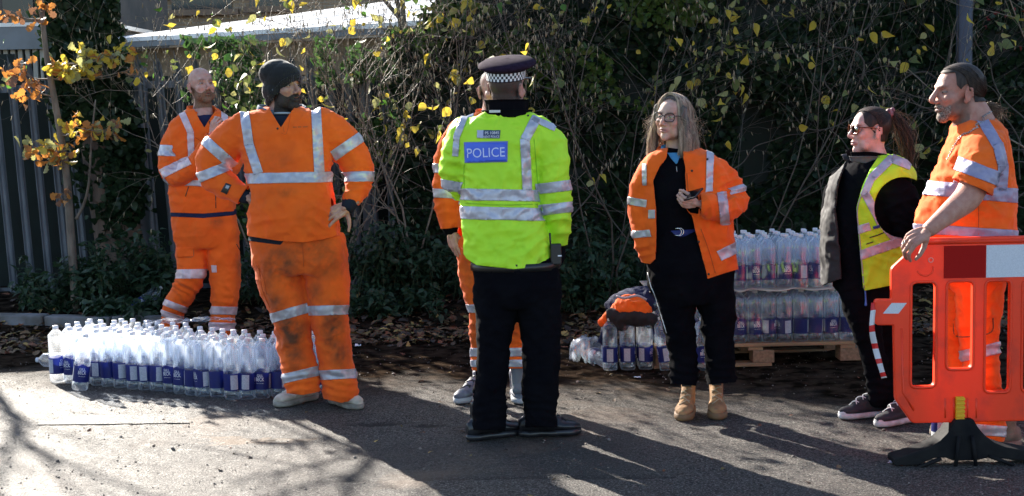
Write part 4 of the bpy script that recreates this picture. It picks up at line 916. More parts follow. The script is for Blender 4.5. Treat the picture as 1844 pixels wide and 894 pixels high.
# ================================================================== PEOPLE
ORDIRT = None
HB_ = (.05, .035, .025)
def not_near(poly, rad):      # keep only vertices farther than rad from a limb line
    return lambda V: cdist(V, poly)-rad
def only_near(poly, rad):
    return lambda V: rad-cdist(V, poly)
def zipline(fig, m, par, pts, r=.0028, name='zip', mat=None):
    bt = BVHTree.FromPolygons(m.V.tolist(), m.T.tolist()); out = []
    for u, v in spline([[*p, 0] for p in pts], 6)[:, :2]:
        h = fig.hit(bt, fig.p(u, v))
        if h[0] is not None: out.append(np.array(h[0])+[0, -.002, 0])
    if len(out) > 3: mk(name, *tube(out, r, 6), mat or BLACKP, par)
def buttons(fig, m, par, pts, r=.006, mat=None):
    bt = BVHTree.FromPolygons(m.V.tolist(), m.T.tolist())
    for u, v in pts:
        h = fig.hit(bt, fig.p(u, v))
        if h[0] is not None: mk('button', *ell(np.array(h[0])+[0, -.001, 0], (r, .003, r), n=10, m=6), mat or BLACKP, par)
# ------------------------------------------------------------------ B: the man in the beanie
def man_beanie():
    f = Fig(575, 737, 'man in a black beanie, hands on hips, muddy orange trousers, facing right')
    SK = (.52, .31, .23)
    m, loc, Rm, C, sc = head(f, 511, 159, -.01, 52, 2, 0, 1.0, neck=[(508, 180, .02, 22), (506, 200, .02, 24), (508, 225, .0, 34)], skin=SK, beard=(.022, .016, .012), haircol=(.03, .02, .015), mouth_open=.004, cheeks=1.15, ears=False)
    b = clip(m, m.A['beard']-.35); l2 = ((b.V-C) @ Rm)/sc; N = b.normals(); b.V += N*((.0025+.009*np.clip(b.A['beard']-.35, 0, 1)*ss(-.05, -.10, l2[:, 2]))+.0016*fbm(l2*150, 2))[:, None]
    BE = pm('dark_beard', (.022, .016, .012), .8, col2=(.05, .035, .028), sc=120, bump=.003, bsc=260); mk('beard', b.V, b.T, BE, f.root, solid=.003, off=-1)
    rr = np.random.RandomState(2); st = []
    idx = rr.choice(len(b.V), 520)
    for i in idx: p = b.V[i]; n_ = N[i] if i < len(N) else np.array([0, -1, 0]); q = p+n_*.004+np.array([0, 0, -.009]); st.append([p, p+n_*.005, q+rr.randn(3)*.0015])
    strands('beard_hair', st, .0006, BE, f.root)
    # teeth
    def T(v): return np.asarray(v)*sc @ Rm.T+C
    v, fc = ell((0, -.082, -.0572), (.012, .005, .0028)); mk('teeth', T(v), fc, WHITE, f.root)
    # beanie
    K, n_, l_, b_ = nt('black_knit'); b_.inputs['Base Color'].default_value = (.012, .012, .012, 1); b_.inputs['Roughness'].default_value = .95; b_.inputs['Sheen Weight'].default_value = .25; b_.inputs['Sheen Roughness'].default_value = .4
    P = [ell((0, .010, .055), (.094, .112, .088)), ell((0, .045, .080), (.096, .100, .078)), ell((0, .050, -.010), (.087, .078, .080)), ell((0, .055, -.055), (.070, .055, .06)), ell((0, .020, -.010), (.093, .062, .070))]
    q = fuse([(T(a), c) for a, c in P], .0045, 4); l3 = ((q.V-C) @ Rm)/sc; x, y, z = l3.T
    q.V += q.normals()*(.0018*np.sin(np.arctan2(x, y-.02)*70)*ss(.14, .10, z)+.003*fbm(l3*22, 2))[:, None]; pl = z-(.028-(y+.09)*.78+.20*np.clip(y-.03, 0, 1))+0*x
    q.A['pl'] = pl; q = clip(q, pl); o = mk('beanie', q.V, q.T, K, f.root, solid=.006, off=-1)
    cu = clip(q, .034-q.A['pl']); N2 = q.normals(); cu = q.copy(); cu.A['nx'], cu.A['ny'], cu.A['nz'] = N2.T; cu = clip(cu, .032-cu.A['pl']); cu.V = cu.V+np.stack([cu.A['nx'], cu.A['ny'], cu.A['nz']], 1)*.004
    mk('turned_up_cuff', cu.V, cu.T, K, o, solid=.005, off=0)
    # shirt
    LA = [(446, 232, .02, 33), (415, 254, .03, 34), (386, 288, .04, 33), (385, 316, .02, 28), (408, 335, -.02, 23), (436, 352, -.06, 17)]
    RA = [(572, 228, .02, 36), (606, 248, .03, 34), (636, 284, .04, 29), (648, 315, .02, 26), (643, 341, -.03, 22), (630, 362, -.08, 17)]
    TS = [(509, 194, .01, 36, 28), (508, 203, .0, 56, 34), (509, 217, .0, 76, 40), (509, 238, .0, 84, 46), (513, 262, 0, 84, 48), (519, 310, -.02, 76, 54), (523, 345, -.03, 74, 60), (527, 388, -.03, 77, 60), (529, 430, -.02, 81, 54), (530, 446, 0, 82, 52)]
    la = np.array([f.p(*r[:3]) for r in LA]); ra = np.array([f.p(*r[:3]) for r in RA])
    o, g = f.garment('work_shirt', [f.S(TS), f.L(LA), f.L(RA)], ORANGE, zones=[(430, 290, 0, 40, .007, 60, 22), (390, 312, 0, 34, .009, 70, 16), (600, 290, 0, 34, .007, 120, 20), (640, 325, 0, 34, .009, 100, 15), (590, 395, -.1, 42, .009, 50, 24), (470, 400, -.1, 44, .007, 100, 26), (520, 350, -.1, 60, .004, 90, 40), (440, 235, 0, 36, .005, 40, 24)],
        cuts=[neckhole(f, 509, 207, .01, 34, 30, 22, 14, 513), below(f, [(430, 420), (450, 426), (500, 434), (545, 437), (580, 432), (612, 424)]), plane(f, 437, 353, -.06, 26, 17, 0, 34), plane(f, 630, 364, -.08, -10, 22, 0, 34)],
        dirt=[(510, 345, 24, 10, .55), (500, 290, 26, 26, .28), (520, 290, 14, 10, .25), (470, 360, 30, 20, .2), (560, 390, 30, 26, .25), (540, 325, 40, 12, .2)])
    tl = dict(dirt=[(540, 324, 60, 30, .35), (455, 280, 20, 60, .2)])
    sl = .118
    notarm = lambda V: np.minimum(cdist(V, la[1:])-.095, cdist(V, ra[1:])-.088)
    f.tape(g, o, 449, 322, 600, 319, 19, cond=notarm, lo=-30, hi=30, **tl)
    f.tape(g, o, 437, 180, 449, 262, 17, lo=0, hi=0, side=1, **tl); f.tape(g, o, 449, 261, 466, 313, 17, lo=0, side=1, hi=0, **tl); f.tape(g, o, 568, 180, 574.5, 310, 18, side=1, lo=0, hi=0, **tl)
    f.tape(g, o, 369, 253, 421, 300, 19, cond=only_near(la[:4], .13), lo=-12, hi=4); f.tape(g, o, 354, 322, 404, 302, 18, cond=only_near(la[2:], .12), lo=-12, hi=6)
    f.tape(g, o, 606, 277, 646, 250, 19, cond=only_near(ra[:4], .12), lo=-8, hi=14); f.tape(g, o, 622, 319, 674, 318, 18, cond=only_near(ra[2:], .12), lo=-8, hi=14)
    # shirt details
    zipline(f, g, o, [(506, 210), (512, 238)], .0022, 'placket_seam', pm('seam_orange', (.75, .11, .01), .9)); zipline(f, g, o, [(524, 205), (516, 240), (507, 240)], .0016, 'placket_seam', pm('seam_orange', (.75, .11, .01), .9))
    buttons(f, g, o, [(498, 217), (500, 232)], .006)
    f.quad(g, o, [(407, 330), (417, 334), (409, 350), (398, 345)], BLACKP, 'sleeve_patch'); f.quad(g, o, [(408, 334), (414, 336), (411, 341), (406, 339)], pm('patch_grey', (.35, .36, .4), .6), 'patch_print', lift=.0055)
    f.text(g, o, '--- --- ----', 541, 229, 1.4, pm('faded_print', (.25, .08, .03), .8), 26, name='chest_print')
    cu1 = f.L([(426, 347, -.05, 13), (438, 353, -.06, 13), (446, 355, -.07, 12)]); mk('cuff', *cu1, DNAVY, o); cu2 = f.L([(635, 352, -.06, 14), (630, 366, -.09, 14), (626, 374, -.10, 13)]); mk('cuff', *cu2, DNAVY, o)
    collar(f, 508, 202, .010, 38, 31, 24, 76, 15, 15, .36, GREYC, parent=o, tip=1.5, tiltx=0)
    v, fc = f.S([(510, 206, -.0, 30, 26), (511, 212, -.01, 40, 30), (513, 232, -.01, 50, 36), (514, 250, -.01, 50, 36)]); ts = mk('t_shirt', v, fc, DNAVY, f.root)
    v, fc = tube([f.p(511+26*math.cos(a), 207+3*math.sin(-a), -.01-.080*math.sin(a)) for a in np.linspace(0, math.pi, 9)], .006, 6); mk('t_shirt_neckband', v, fc, pm('pale_grey_rib', (.35, .40, .42), .8), ts)
    # cut a V in front so the t shirt shows: placket opening is modelled as a dark inset wedge
    f.garment('undershirt', [f.S([(528, 415, 0, 78, 50), (530, 430, 0, 80, 50), (530, 446, 0, 82, 50)])], DNAVY, cuts=[below(f, [(440, 433), (500, 441), (545, 445), (612, 432)]), lambda V: f.p(530, 420)[2]-V[:, 2]], base=.002)
    # trousers
    LL = [(503, 470, .0, 42), (505, 505, 0, 42), (521, 561, -.02, 34), (531, 620, 0, 31), (541, 676, .0, 31), (545, 704, 0, 30)]; RL = [(585, 470, 0, 42), (588, 505, 0, 40), (592, 561, -.02, 35), (603, 625, 0, 31), (610, 680, 0, 30), (615, 712, 0, 31)]
    o, g = trousers(f, [(534, 424, 0, 82, 50), (539, 445, 0, 86, 52), (541, 475, 0, 85, 52), (544, 490, 0, 70, 46)], [LL, RL], ORANGE, zones=[(520, 600, 0, 50, .007, 75, 26), (600, 610, 0, 50, .006, 95, 28), (542, 690, 0, 34, .012, 95, 15), (612, 695, 0, 34, .012, 85, 15), (546, 480, 0, 40, .007, 55, 24), (546, 500, 0, 40, .005, 125, 22), (535, 450, 0, 60, .004, 0, 30)],
        cuts=[plane(f, 545, 705, 0, 3, 20), plane(f, 615, 716, 0, 3, 20)] if False else [below(f, [(495, 706), (545, 712), (575, 706), (580, 718), (615, 726), (650, 718)])], base=.005,
        dirt=[(505, 480, 40, 50, .9), (520, 460, 60, 26, .7), (585, 465, 45, 45, .75), (560, 450, 40, 20, .9), (523, 598, 26, 34, 1.3), (515, 585, 20, 14, 1.2), (600, 590, 22, 50, 1.15), (612, 640, 18, 24, .9), (530, 640, 20, 30, .9), (560, 530, 30, 26, .6), (480, 500, 16, 60, .6), (495, 545, 20, 26, .8)])
    dt = dict(dirt=[(520, 566, 30, 14, .8), (600, 558, 30, 12, .6), (545, 675, 20, 10, .7), (610, 674, 24, 10, .4)])
    lL = np.array([f.p(*r[:3]) for r in LL]); lR = np.array([f.p(*r[:3]) for r in RL]); cl = lambda V: cdist(V, lR)-cdist(V, lL); cr = lambda V: cdist(V, lL)-cdist(V, lR)
    f.tape(g, o, 487, 574, 556, 554, 18, cond=cl, **dt); f.tape(g, o, 556, 560, 630, 558, 18, cond=cr, **dt); f.tape(g, o, 509, 683, 575, 667, 18, cond=cl, **dt); f.tape(g, o, 577, 676, 642, 673, 18, cond=cr, **dt)
    seam = pm('trouser_seam', (.5, .08, .01), .9); zipline(f, g, o, [(545, 440), (547, 480)], .002, 'fly_seam', seam); zipline(f, g, o, [(466, 478), (472, 520), (486, 555)], .0022, 'pocket_seam', seam); zipline(f, g, o, [(462, 478), (474, 500), (480, 530)], .0022, 'pocket_seam', seam)
    f.body.append(fuse([f.S([(510, 230, .02, 60, 30), (520, 330, 0, 60, 40), (530, 430, 0, 70, 42)]), core(f, RA), core(f, LA)], .02, 1))
    f.body[-1].A['c'] = np.tile(SK, (len(f.body[-1].V), 1))
    W1 = f.p(627, 371, -.10); hand(f, W1, (-.86, -.28, -.42), (-.05, -.92, .28), -1, [(18, 22, 16), (26, 26, 18), (30, 30, 20), (20, 20, 15)], thumb=(.15, .85, -.25), tcurl=14, spread=10, skin=(.50, .30, .23), scale=1.02)
    mk('ring', *tube([W1+np.array([-.86, -.28, -.42])*.112+np.array([.0+.0*a, 0, 0])+np.array([.010*math.cos(a)*.5, .010*math.sin(a), .010*math.cos(a)]) for a in np.linspace(0, 6.28, 16)], .0018, 6, False), pm('steel_ring', (.3, .35, .4), .25, 1), f.root)
    W2 = f.p(444, 354, -.08); hand(f, W2, (.93, -.25, -.08), (.05, -.85, .45), 1, [(20, 25, 15), (25, 30, 20), (30, 32, 20), (28, 30, 20)], thumb=(.35, .6, -.6), spread=7, skin=(.48, .29, .23), scale=.85)
    OW = pm('off_white_shoe', (.62, .58, .50), .6, col2=(.42, .38, .31), sc=16, dirt=(.16, .12, .08), bump=.0012); SO = pm('grey_sole', (.34, .32, .28), .8, col2=(.15, .13, .11), sc=14); LC = pm('white_laces', (.6, .58, .53), .8)
    shoe(f, 534, 727, 0, -42, .30, .105, mat=OW, solem=SO, laces=LC); shoe(f, 622, 733, 0, 40, .30, .105, mat=OW, solem=SO, laces=LC)
    f.finish(SK)
# ------------------------------------------------------------------ A: the bald man behind
def man_bald():
    f = Fig(356, 620, 'balding bearded workman in an orange fleece standing behind the row of water bottles')
    SK = (.62, .38, .31)
    def hl(x, y, z): return np.clip(ss(-.005, .035, y+.25*np.clip(.02-z, 0, 1))*ss(-.06, -.03, z)*(np.abs(x) > .0)*.55*ss(.135, .06, z+.3*np.clip(-y, 0, 1))+0, 0, 1)*(np.abs(x) < .079)
    m, loc, Rm, C, sc = head(f, 363, 156, 0, 36, 7, -2, 1.08, neck=[(364, 172, .02, 15), (365, 190, .02, 16), (364, 212, .0, 22)], skin=SK, beard=(.16, .085, .05), haircol=(.16, .10, .07), mouth_open=.003, hairline=hl)
    b = clip(m, m.A['beard']-.4); N = b.normals(); b.V += N*(.0018+.002*np.abs(fbm(b.V*120, 2)))[:, None]; BE = pm('ginger_beard', (.14, .075, .045), .85, col2=(.24, .13, .08), sc=120, bump=.003, bsc=260); mk('beard', b.V, b.T, BE, f.root, solid=.002, off=-1)
    LA = [(326, 232, 0, 21), (311, 262, 0, 21), (305, 298, -.04, 19.5), (320, 318, -.12, 17), (350, 298, -.22, 15.5), (374, 262, -.27, 13), (382, 246, -.28, 11)]
    RA = [(402, 226, 0, 21), (416, 260, .02, 19), (417, 300, -.04, 17), (404, 292, -.16, 14), (396, 262, -.24, 12)]
    TS = [(364, 196, .0, 22, 18), (363, 208, 0, 42, 24), (362, 224, 0, 56, 32), (362, 260, 0, 60, 34), (363, 310, 0, 57, 34), (365, 355, 0, 58, 36), (366, 392, 0, 56, 34)]
    la = np.array([f.p(*r[:3]) for r in LA])
    o, g = f.garment('fleece_jacket', [f.S(TS), f.L(LA), f.L(RA)], ORANGE, zones=[(312, 300, -.05, 28, .012, 60, 12), (330, 345, -.1, 34, .008, 70, 16), (345, 250, -.1, 30, .006, 120, 18), (390, 350, -.1, 30, .006, 80, 16)], cuts=[neckhole(f, 364, 206, .0, 23, 21, 24, 14, 374), below(f, [(300, 383), (366, 385), (430, 380)]), plane(f, 383, 245, -.28, 8, -18, 0, 20), plane(f, 396, 262, -.24, -3, -18, 0, 16)], voxel=.010)
    na = only_near(la[3:], .09)
    f.tape(g, o, 288, 271, 335, 273, 20, cond=only_near(la[:3], .10), lo=-4, hi=2); f.tape(g, o, 296, 311, 336, 291, 17, cond=only_near(la[2:5], .10), mat=TAPEP); f.tape(g, o, 300, 327, 428, 334, 11, cond=not_near(la, .078))
    f.tape(g, o, 327, 202, 343, 238, 12, side=1, mat=TAPEP, cond=not_near(la[1:], .085), lo=2, hi=0); f.tape(g, o, 343, 237, 345, 290, 12, side=1, mat=TAPEP, cond=not_near(la[1:], .085), lo=0, hi=0); f.tape(g, o, 404, 200, 406, 330, 12, side=1, mat=TAPEP)
    zipline(f, g, o, [(377, 218), (386, 260), (388, 330), (389, 384)], .0028); zipline(f, g, o, [(340, 336), (334, 354)], .0028, 'pocket_zip'); zipline(f, g, o, [(352, 248), (362, 254), (372, 256)], .0022, 'flap_seam', pm('seam_orange2', (.6, .09, .01), .9))
    collar(f, 364, 206, .0, 23, 19, 30, 80, 17, 10, .30, ORANGE, parent=o, tip=1.7, thick=.005)
    v, fc = f.S([(366, 207, -.01, 17, 17), (366, 214, -.01, 26, 22), (366, 240, -.0, 36, 27)]); mk('t_shirt', v, fc, NAVY, f.root)
    f.garment('undershirt', [f.S([(366, 372, 0, 55, 33), (366, 384, 0, 57, 34), (366, 398, 0, 57, 34)])], NAVY, cuts=[below(f, [(300, 390), (366, 393), (430, 387)]), lambda V: f.p(366, 375)[2]-V[:, 2]], base=.002)
    LL = [(345, 420, 0, 29), (346, 455, 0, 28), (345, 492, -.04, 24.5), (331, 525, 0, 22), (312, 562, .08, 19.5), (304, 592, .14, 17)]; RL = [(400, 420, 0, 29), (404, 470, 0, 28), (405, 530, -.02, 25), (400, 570, 0, 22), (397, 612, 0, 22)]
    o, g = trousers(f, [(366, 382, 0, 56, 33), (368, 405, 0, 58, 35), (372, 430, 0, 58, 35), (374, 446, 0, 48, 30)], [LL, RL], ORANGE, zones=[(340, 515, 0, 30, .012, 60, 13), (310, 570, .05, 26, .010, 60, 11), (404, 530, 0, 30, .008, 80, 14), (378, 460, 0, 26, .006, 60, 14), (400, 590, 0, 24, .009, 90, 11)], cuts=[plane(f, 303, 595, .14, -6, 20, 0, 40), below(f, [(280, 630), (430, 616)])], base=.005, voxel=.010,
        dirt=[(390, 400, 14, 10, .6), (432, 480, 10, 16, .7), (350, 420, 20, 20, .2)])
    lL = np.array([f.p(*r[:3]) for r in LL]); lR = np.array([f.p(*r[:3]) for r in RL]); cl = lambda V: cdist(V, lR)-cdist(V, lL); cr = lambda V: cdist(V, lL)-cdist(V, lR)
    f.tape(g, o, 316, 494, 372, 493, 17, cond=cl, mat=TAPEP); f.tape(g, o, 298, 545, 338, 560, 12, cond=cl, mat=TAPEP); f.tape(g, o, 290, 563, 332, 577, 11, cond=cl, mat=TAPEP); f.tape(g, o, 377, 559, 425, 560, 15, cond=cr, mat=TAPEP); f.tape(g, o, 375, 588, 424, 589, 15, cond=cr, mat=TAPEP)
    f.quad(g, o, [(381, 478), (390, 478), (391, 491), (382, 491)], TAPEP, 'knee_tab'); f.quad(g, o, [(318, 447), (349, 445), (348, 462), (319, 464)], ORANGE, 'pocket_flap', lift=.006)
    zipline(f, g, o, [(318, 464), (330, 463), (346, 463), (349, 458), (348, 446)], .002, 'flap_seam', pm('seam_grey', (.3, .15, .08), .9)); zipline(f, g, o, [(426, 440), (436, 460), (441, 478)], .003, 'pocket_zip')
    f.body.append(fuse([f.S([(362, 225, 0, 40, 24), (366, 380, 0, 44, 26)]), f.L([(374, 262, -.27, 9), (384, 240, -.29, 8)])], .02, 1))
    hand(f, f.p(383, 242, -.29), (.35, -.30, .88), (-.45, -.85, -.1), -1, [(50, 60, 30), (52, 60, 30), (55, 62, 30), (58, 60, 30)], thumb=(.7, .45, -.5), skin=(.58, .36, .30), scale=.92)
    v, fc = f.S([(383, 232, -.30, 3, 3), (382, 244, -.31, 6, 3), (379, 256, -.31, 8, 3)]); mk('red_packet', v, fc, pm('pinkish_red_film', (.6, .12, .09), .3), f.root)
    BK = pm('black_leather', (.012, .012, .014), .4, col2=(.03, .03, .03), sc=20); shoe(f, 296, 606, .14, -60, .29, .10, mat=BK, solem=BK); shoe(f, 396, 622, 0, 5, .29, .10, mat=BK, solem=BK)
    f.finish(SK)
# ------------------------------------------------------------------ D: the police officer
def officer():
    f = Fig(925, 796, 'police officer seen from behind in a lime yellow jacket and black trousers')
    SK = (.60, .33, .27)
    def hl(x, y, z): return np.clip(ss(-.03, .0, y)*ss(-.070, -.035, z)*.95, 0, 1)*(np.abs(x) < .0755)
    m, loc, Rm, C, sc = head(f, 913, 160, 0, 152, 3, -4, 1.04, neck=[(913, 180, -.01, 24), (914, 196, -.0, 25), (914, 215, 0, 32)], skin=SK, haircol=(.05, .036, .03), hairline=hl, stubble=.35)
    b = clip(m, ((loc[:, 1]*1.0 > -.01)*1.0)*(loc[:, 2]+.055)-.0001) if False else None
    def T(v): return np.asarray(v)*sc @ Rm.T+C
    def ringloft(rows, n=56):
        a = np.arange(n)*2*math.pi/n; V = []; 
        for z, rx, ry, cy, tilt in rows: V += [[math.cos(t)*rx, cy+math.sin(t)*ry, z+tilt*math.sin(t)] for t in a]
        return T(V), [[i*n+j, i*n+(j+1) % n, (i+1)*n+(j+1) % n, (i+1)*n+j] for i in range(len(rows)-1) for j in range(n)]
    HM = pm('police_cap_cloth', (.016, .008, .018), .95, col2=(.026, .014, .03), sc=50); HM.node_tree.nodes['Principled BSDF'].inputs['Specular IOR Level'].default_value = .08; tl = -.010
    rows = [(.042, .080, .100, .012, tl), (.084, .083, .103, .012, tl), (.092, .105, .124, .010, tl*1.5), (.104, .128, .142, .004, tl*2), (.116, .130, .142, .002, tl*2.2), (.130, .108, .118, .002, tl*2), (.137, .06, .07, .0, tl), (.139, .01, .01, 0, 0)]
    v, fc = ringloft(rows); cap_ = mk('police_cap', v, fc, HM, f.root)
    n = 56; V = []; a = np.arange(n+1)*2*math.pi/n
    for i in range(4):
        for t in a: z = .046+i*.0118; V.append([math.cos(t)*(.0835+.0005*i), .012+math.sin(t)*(.1035+.0005*i), z+tl*math.sin(t)])
    F = []; mi = []
    for i in range(3):
        for j in range(n): F.append([i*(n+1)+j, i*(n+1)+j+1, (i+1)*(n+1)+j+1, (i+1)*(n+1)+j]); mi.append((i+j) % 2)
    mk('chequered_band', T(V), F, [pm('band_black', (.012, .012, .016), .6), pm('band_white', (.72, .72, .74), .6)], cap_, mi=mi, smooth=False)
    v, fc = ell((0, -.105, .045), (.072, .05, .007)); mk('peak', T(v), fc, pm('patent_black', (.01, .01, .01), .12), cap_)
    RA = [(960, 236, .0, 33), (987, 268, 0, 33), (996, 322, -.0, 31), (1000, 375, .02, 29), (1004, 412, .05, 23), (1004, 440, .07, 17)]
    LA = [(846, 236, 0, 33), (828, 268, .01, 31), (819, 306, .03, 27), (826, 332, .09, 24), (856, 340, .25, 20), (885, 330, .36, 16)]
    TS = [(914, 200, 0, 32, 26), (912, 210, 0, 56, 34), (908, 224, 0, 78, 42), (903, 255, 0, 80, 48), (899, 300, 0, 72, 50), (901, 350, 0, 68, 48), (906, 400, 0, 72, 50), (914, 445, 0, 78, 52), (917, 500, 0, 80, 52)]
    ra = np.array([f.p(*r[:3]) for r in RA]); la = np.array([f.p(*r[:3]) for r in LA])
    flat = [(f.p(875, 272, -.13), .13)]
    o, g = f.garment('hivis_jacket', [f.S(TS), f.L(RA), f.L(LA)], LIME, zones=[(985, 300, -.05, 44, .006, 110, 30), (1000, 400, 0, 40, .010, 100, 18), (930, 320, -.1, 50, .005, 150, 34), (870, 420, -.1, 60, .006, 70, 36), (960, 440, -.1, 50, .007, 120, 30), (830, 300, 0, 36, .010, 70, 20), (845, 330, -.05, 34, .007, 50, 18), (900, 215, -.1, 40, .004, 60, 28), (960, 290, -.1, 36, .006, 20, 22)],
        cuts=[below(f, [(830, 452), (840, 466), (858, 478), (925, 485), (960, 482), (1000, 474)]), plane(f, 1004, 443, .07, 2, 20, 0, 40)], flat=flat, base=.0055, dirt=[(972, 470, 5, 12, .4)])
    na = lambda V: np.minimum(cdist(V, ra[1:])-.088, cdist(V, la[:4])-.086)
    f.tape(g, o, 826, 350, 980, 353, 21, cond=na, lo=-20, hi=20); f.tape(g, o, 826, 383, 984, 387, 23, cond=na, lo=-20, hi=20)
    f.tape(g, o, 964, 341, 1032, 333, 19, cond=only_near(ra, .12), lo=0); f.tape(g, o, 969, 379, 1034, 372, 19, cond=only_near(ra, .12), lo=0); f.tape(g, o, 786, 330, 840, 339, 18, cond=only_near(la[:5], .12), lo=-5, hi=2)
    f.tape(g, o, 966, 212, 945, 252, 17, side=1, lo=0, hi=0); f.tape(g, o, 945, 250, 949, 343, 17, side=1, lo=0, hi=0); f.tape(g, o, 958, 213, 1000, 232, 11, lo=0, hi=0); f.tape(g, o, 838, 208, 823, 246, 12, side=1, lo=0, hi=0); f.tape(g, o, 823, 245, 820, 282, 11, lo=0, hi=0)
    seam = pm('lime_seam', (.30, .62, .02), .8); zipline(f, g, o, [(838, 366), (900, 369), (968, 368)], .003, 'waist_seam', seam); zipline(f, g, o, [(846, 262), (836, 300), (836, 340)], .0022, 'armhole_seam', seam); zipline(f, g, o, [(962, 250), (966, 300), (970, 345), (980, 400)], .0022, 'armhole_seam', seam)
    f.quad(g, o, [(836, 256.5), (914.5, 254.5), (913.5, 292), (837.5, 294)], pm('patch_border', (.12, .16, .45), .5), 'police_patch', lift=.0025); f.quad(g, o, [(838.5, 259), (912.5, 257), (911.5, 290), (839.5, 292)], BLUEP, 'patch_face', lift=.005)
    f.text(g, o, 'POLICE', 875, 275, 17, pm('police_letters', (.55, .60, .85), .4), 68, 1, lift=.0085)
    f.quad(g, o, [(860, 235), (901, 235), (900, 250), (859.5, 249)], pm('id_navy', (.03, .05, .12), .5), 'name_patch', lift=.003); f.quad(g, o, [(860, 235), (871, 235), (870.5, 249.5), (859.5, 249)], pm('id_lavender', (.42, .44, .60), .5), 'crest_panel', lift=.0055)
    f.text(g, o, 'PS 10845', 886, 239.5, 5, WHITE, 25, lift=.007); f.text(g, o, 'KENT POLICE', 885, 246.5, 4.2, WHITE, 28, lift=.007); buttons(f, g, o, [(951, 209)])
    collar(f, 913, 196, 0, 36, 31, 152, 30, 17, 0, 0, BLACK, parent=f.root, name='black_collar', thick=.006); collar(f, 913, 206, 0, 41, 35, 152, 30, 8, 0, 0, BLACK, parent=f.root, name='lower_collar', thick=.006)
    v, fc = box(f.p(891, 201, -.110), (.052, .004, .012)); bevel(mk('collar_tab', v, fc, pm('silver_tab', (.5, .52, .5), .4, .5), f.root, smooth=False), .001)
    v, fc = box(f.p(1001, 458, -.06), (.052, .035, .10)); rd = bevel(mk('radio', v, fc, pm('radio_black', (.012, .012, .014), .4), f.root, smooth=False), .006); mk('antenna', *tube([f.p(992, 448, -.06), f.p(990, 420, -.07)], .005, 8), BLACKP, rd)
    v, fc = box(f.p(1008, 461, -.08), (.018, .004, .006), 0); mk('radio_label', v, fc, WHITE, rd, smooth=False)
    v, fc = f.L([(1003, 440, .07, 14), (1004, 460, .08, 15), (1001, 476, .07, 10)]); mk('black_glove', v, fc, BLACK, f.root)
    LL = [(896, 520, 0, 40), (894, 560, 0, 38), (890, 610, 0, 32), (885, 690, 0, 27.5), (882, 735, 0, 28), (880, 770, 0, 29)]; RL = [(968, 520, 0, 41), (970, 560, 0, 40), (975, 626, 0, 34.5), (973, 690, 0, 31.5), (973, 735, 0, 28), (974, 768, 0, 29)]
    o, g = trousers(f, [(925, 462, 0, 72, 48), (931, 495, 0, 77, 50), (933, 530, 0, 76, 48), (934, 550, 0, 60, 40)], [LL, RL], BLACK, zones=[(890, 740, 0, 34, .010, 90, 16), (973, 740, 0, 34, .010, 85, 16), (893, 600, 0, 40, .006, 70, 26), (973, 610, 0, 40, .006, 110, 26)], cuts=[below(f, [(840, 774), (912, 776), (915, 772), (940, 770), (1010, 770)])], base=.005)
    mk('belt', *tube([f.p(928, 478, 0)+np.array([.212*math.cos(a), .14*math.sin(a), 0]) for a in np.linspace(0, 6.28, 30)], .006, 6, False, .022), pm('belt_black', (.01, .01, .01), .35), f.root)
    f.body.append(fuse([f.S([(908, 225, 0, 55, 30), (901, 350, 0, 52, 34), (930, 480, 0, 60, 36)]), core(f, RA), core(f, LA)], .02, 1))
    hand(f, f.p(888, 328, .38), (.6, .5, .5), (0, .8, .2), 1, [(30, 35, 20)]*4, skin=SK); hand(f, f.p(1003, 447, .075), (0, .1, -1), (.9, .2, 0), -1, [(30, 40, 20)]*4, skin=SK, scale=.8)
    BK = pm('polished_black', (.008, .008, .011), .3, col2=(.02, .02, .024), sc=30, bump=.0008); shoe(f, 890, 791, 0, 118, .30, .108, mat=BK, solem=BK, shaft=.15, laces=BLACKP); shoe(f, 990, 787, 0, 98, .31, .108, mat=BK, solem=BK, shaft=.15, laces=BLACKP)
    f.finish(SK)
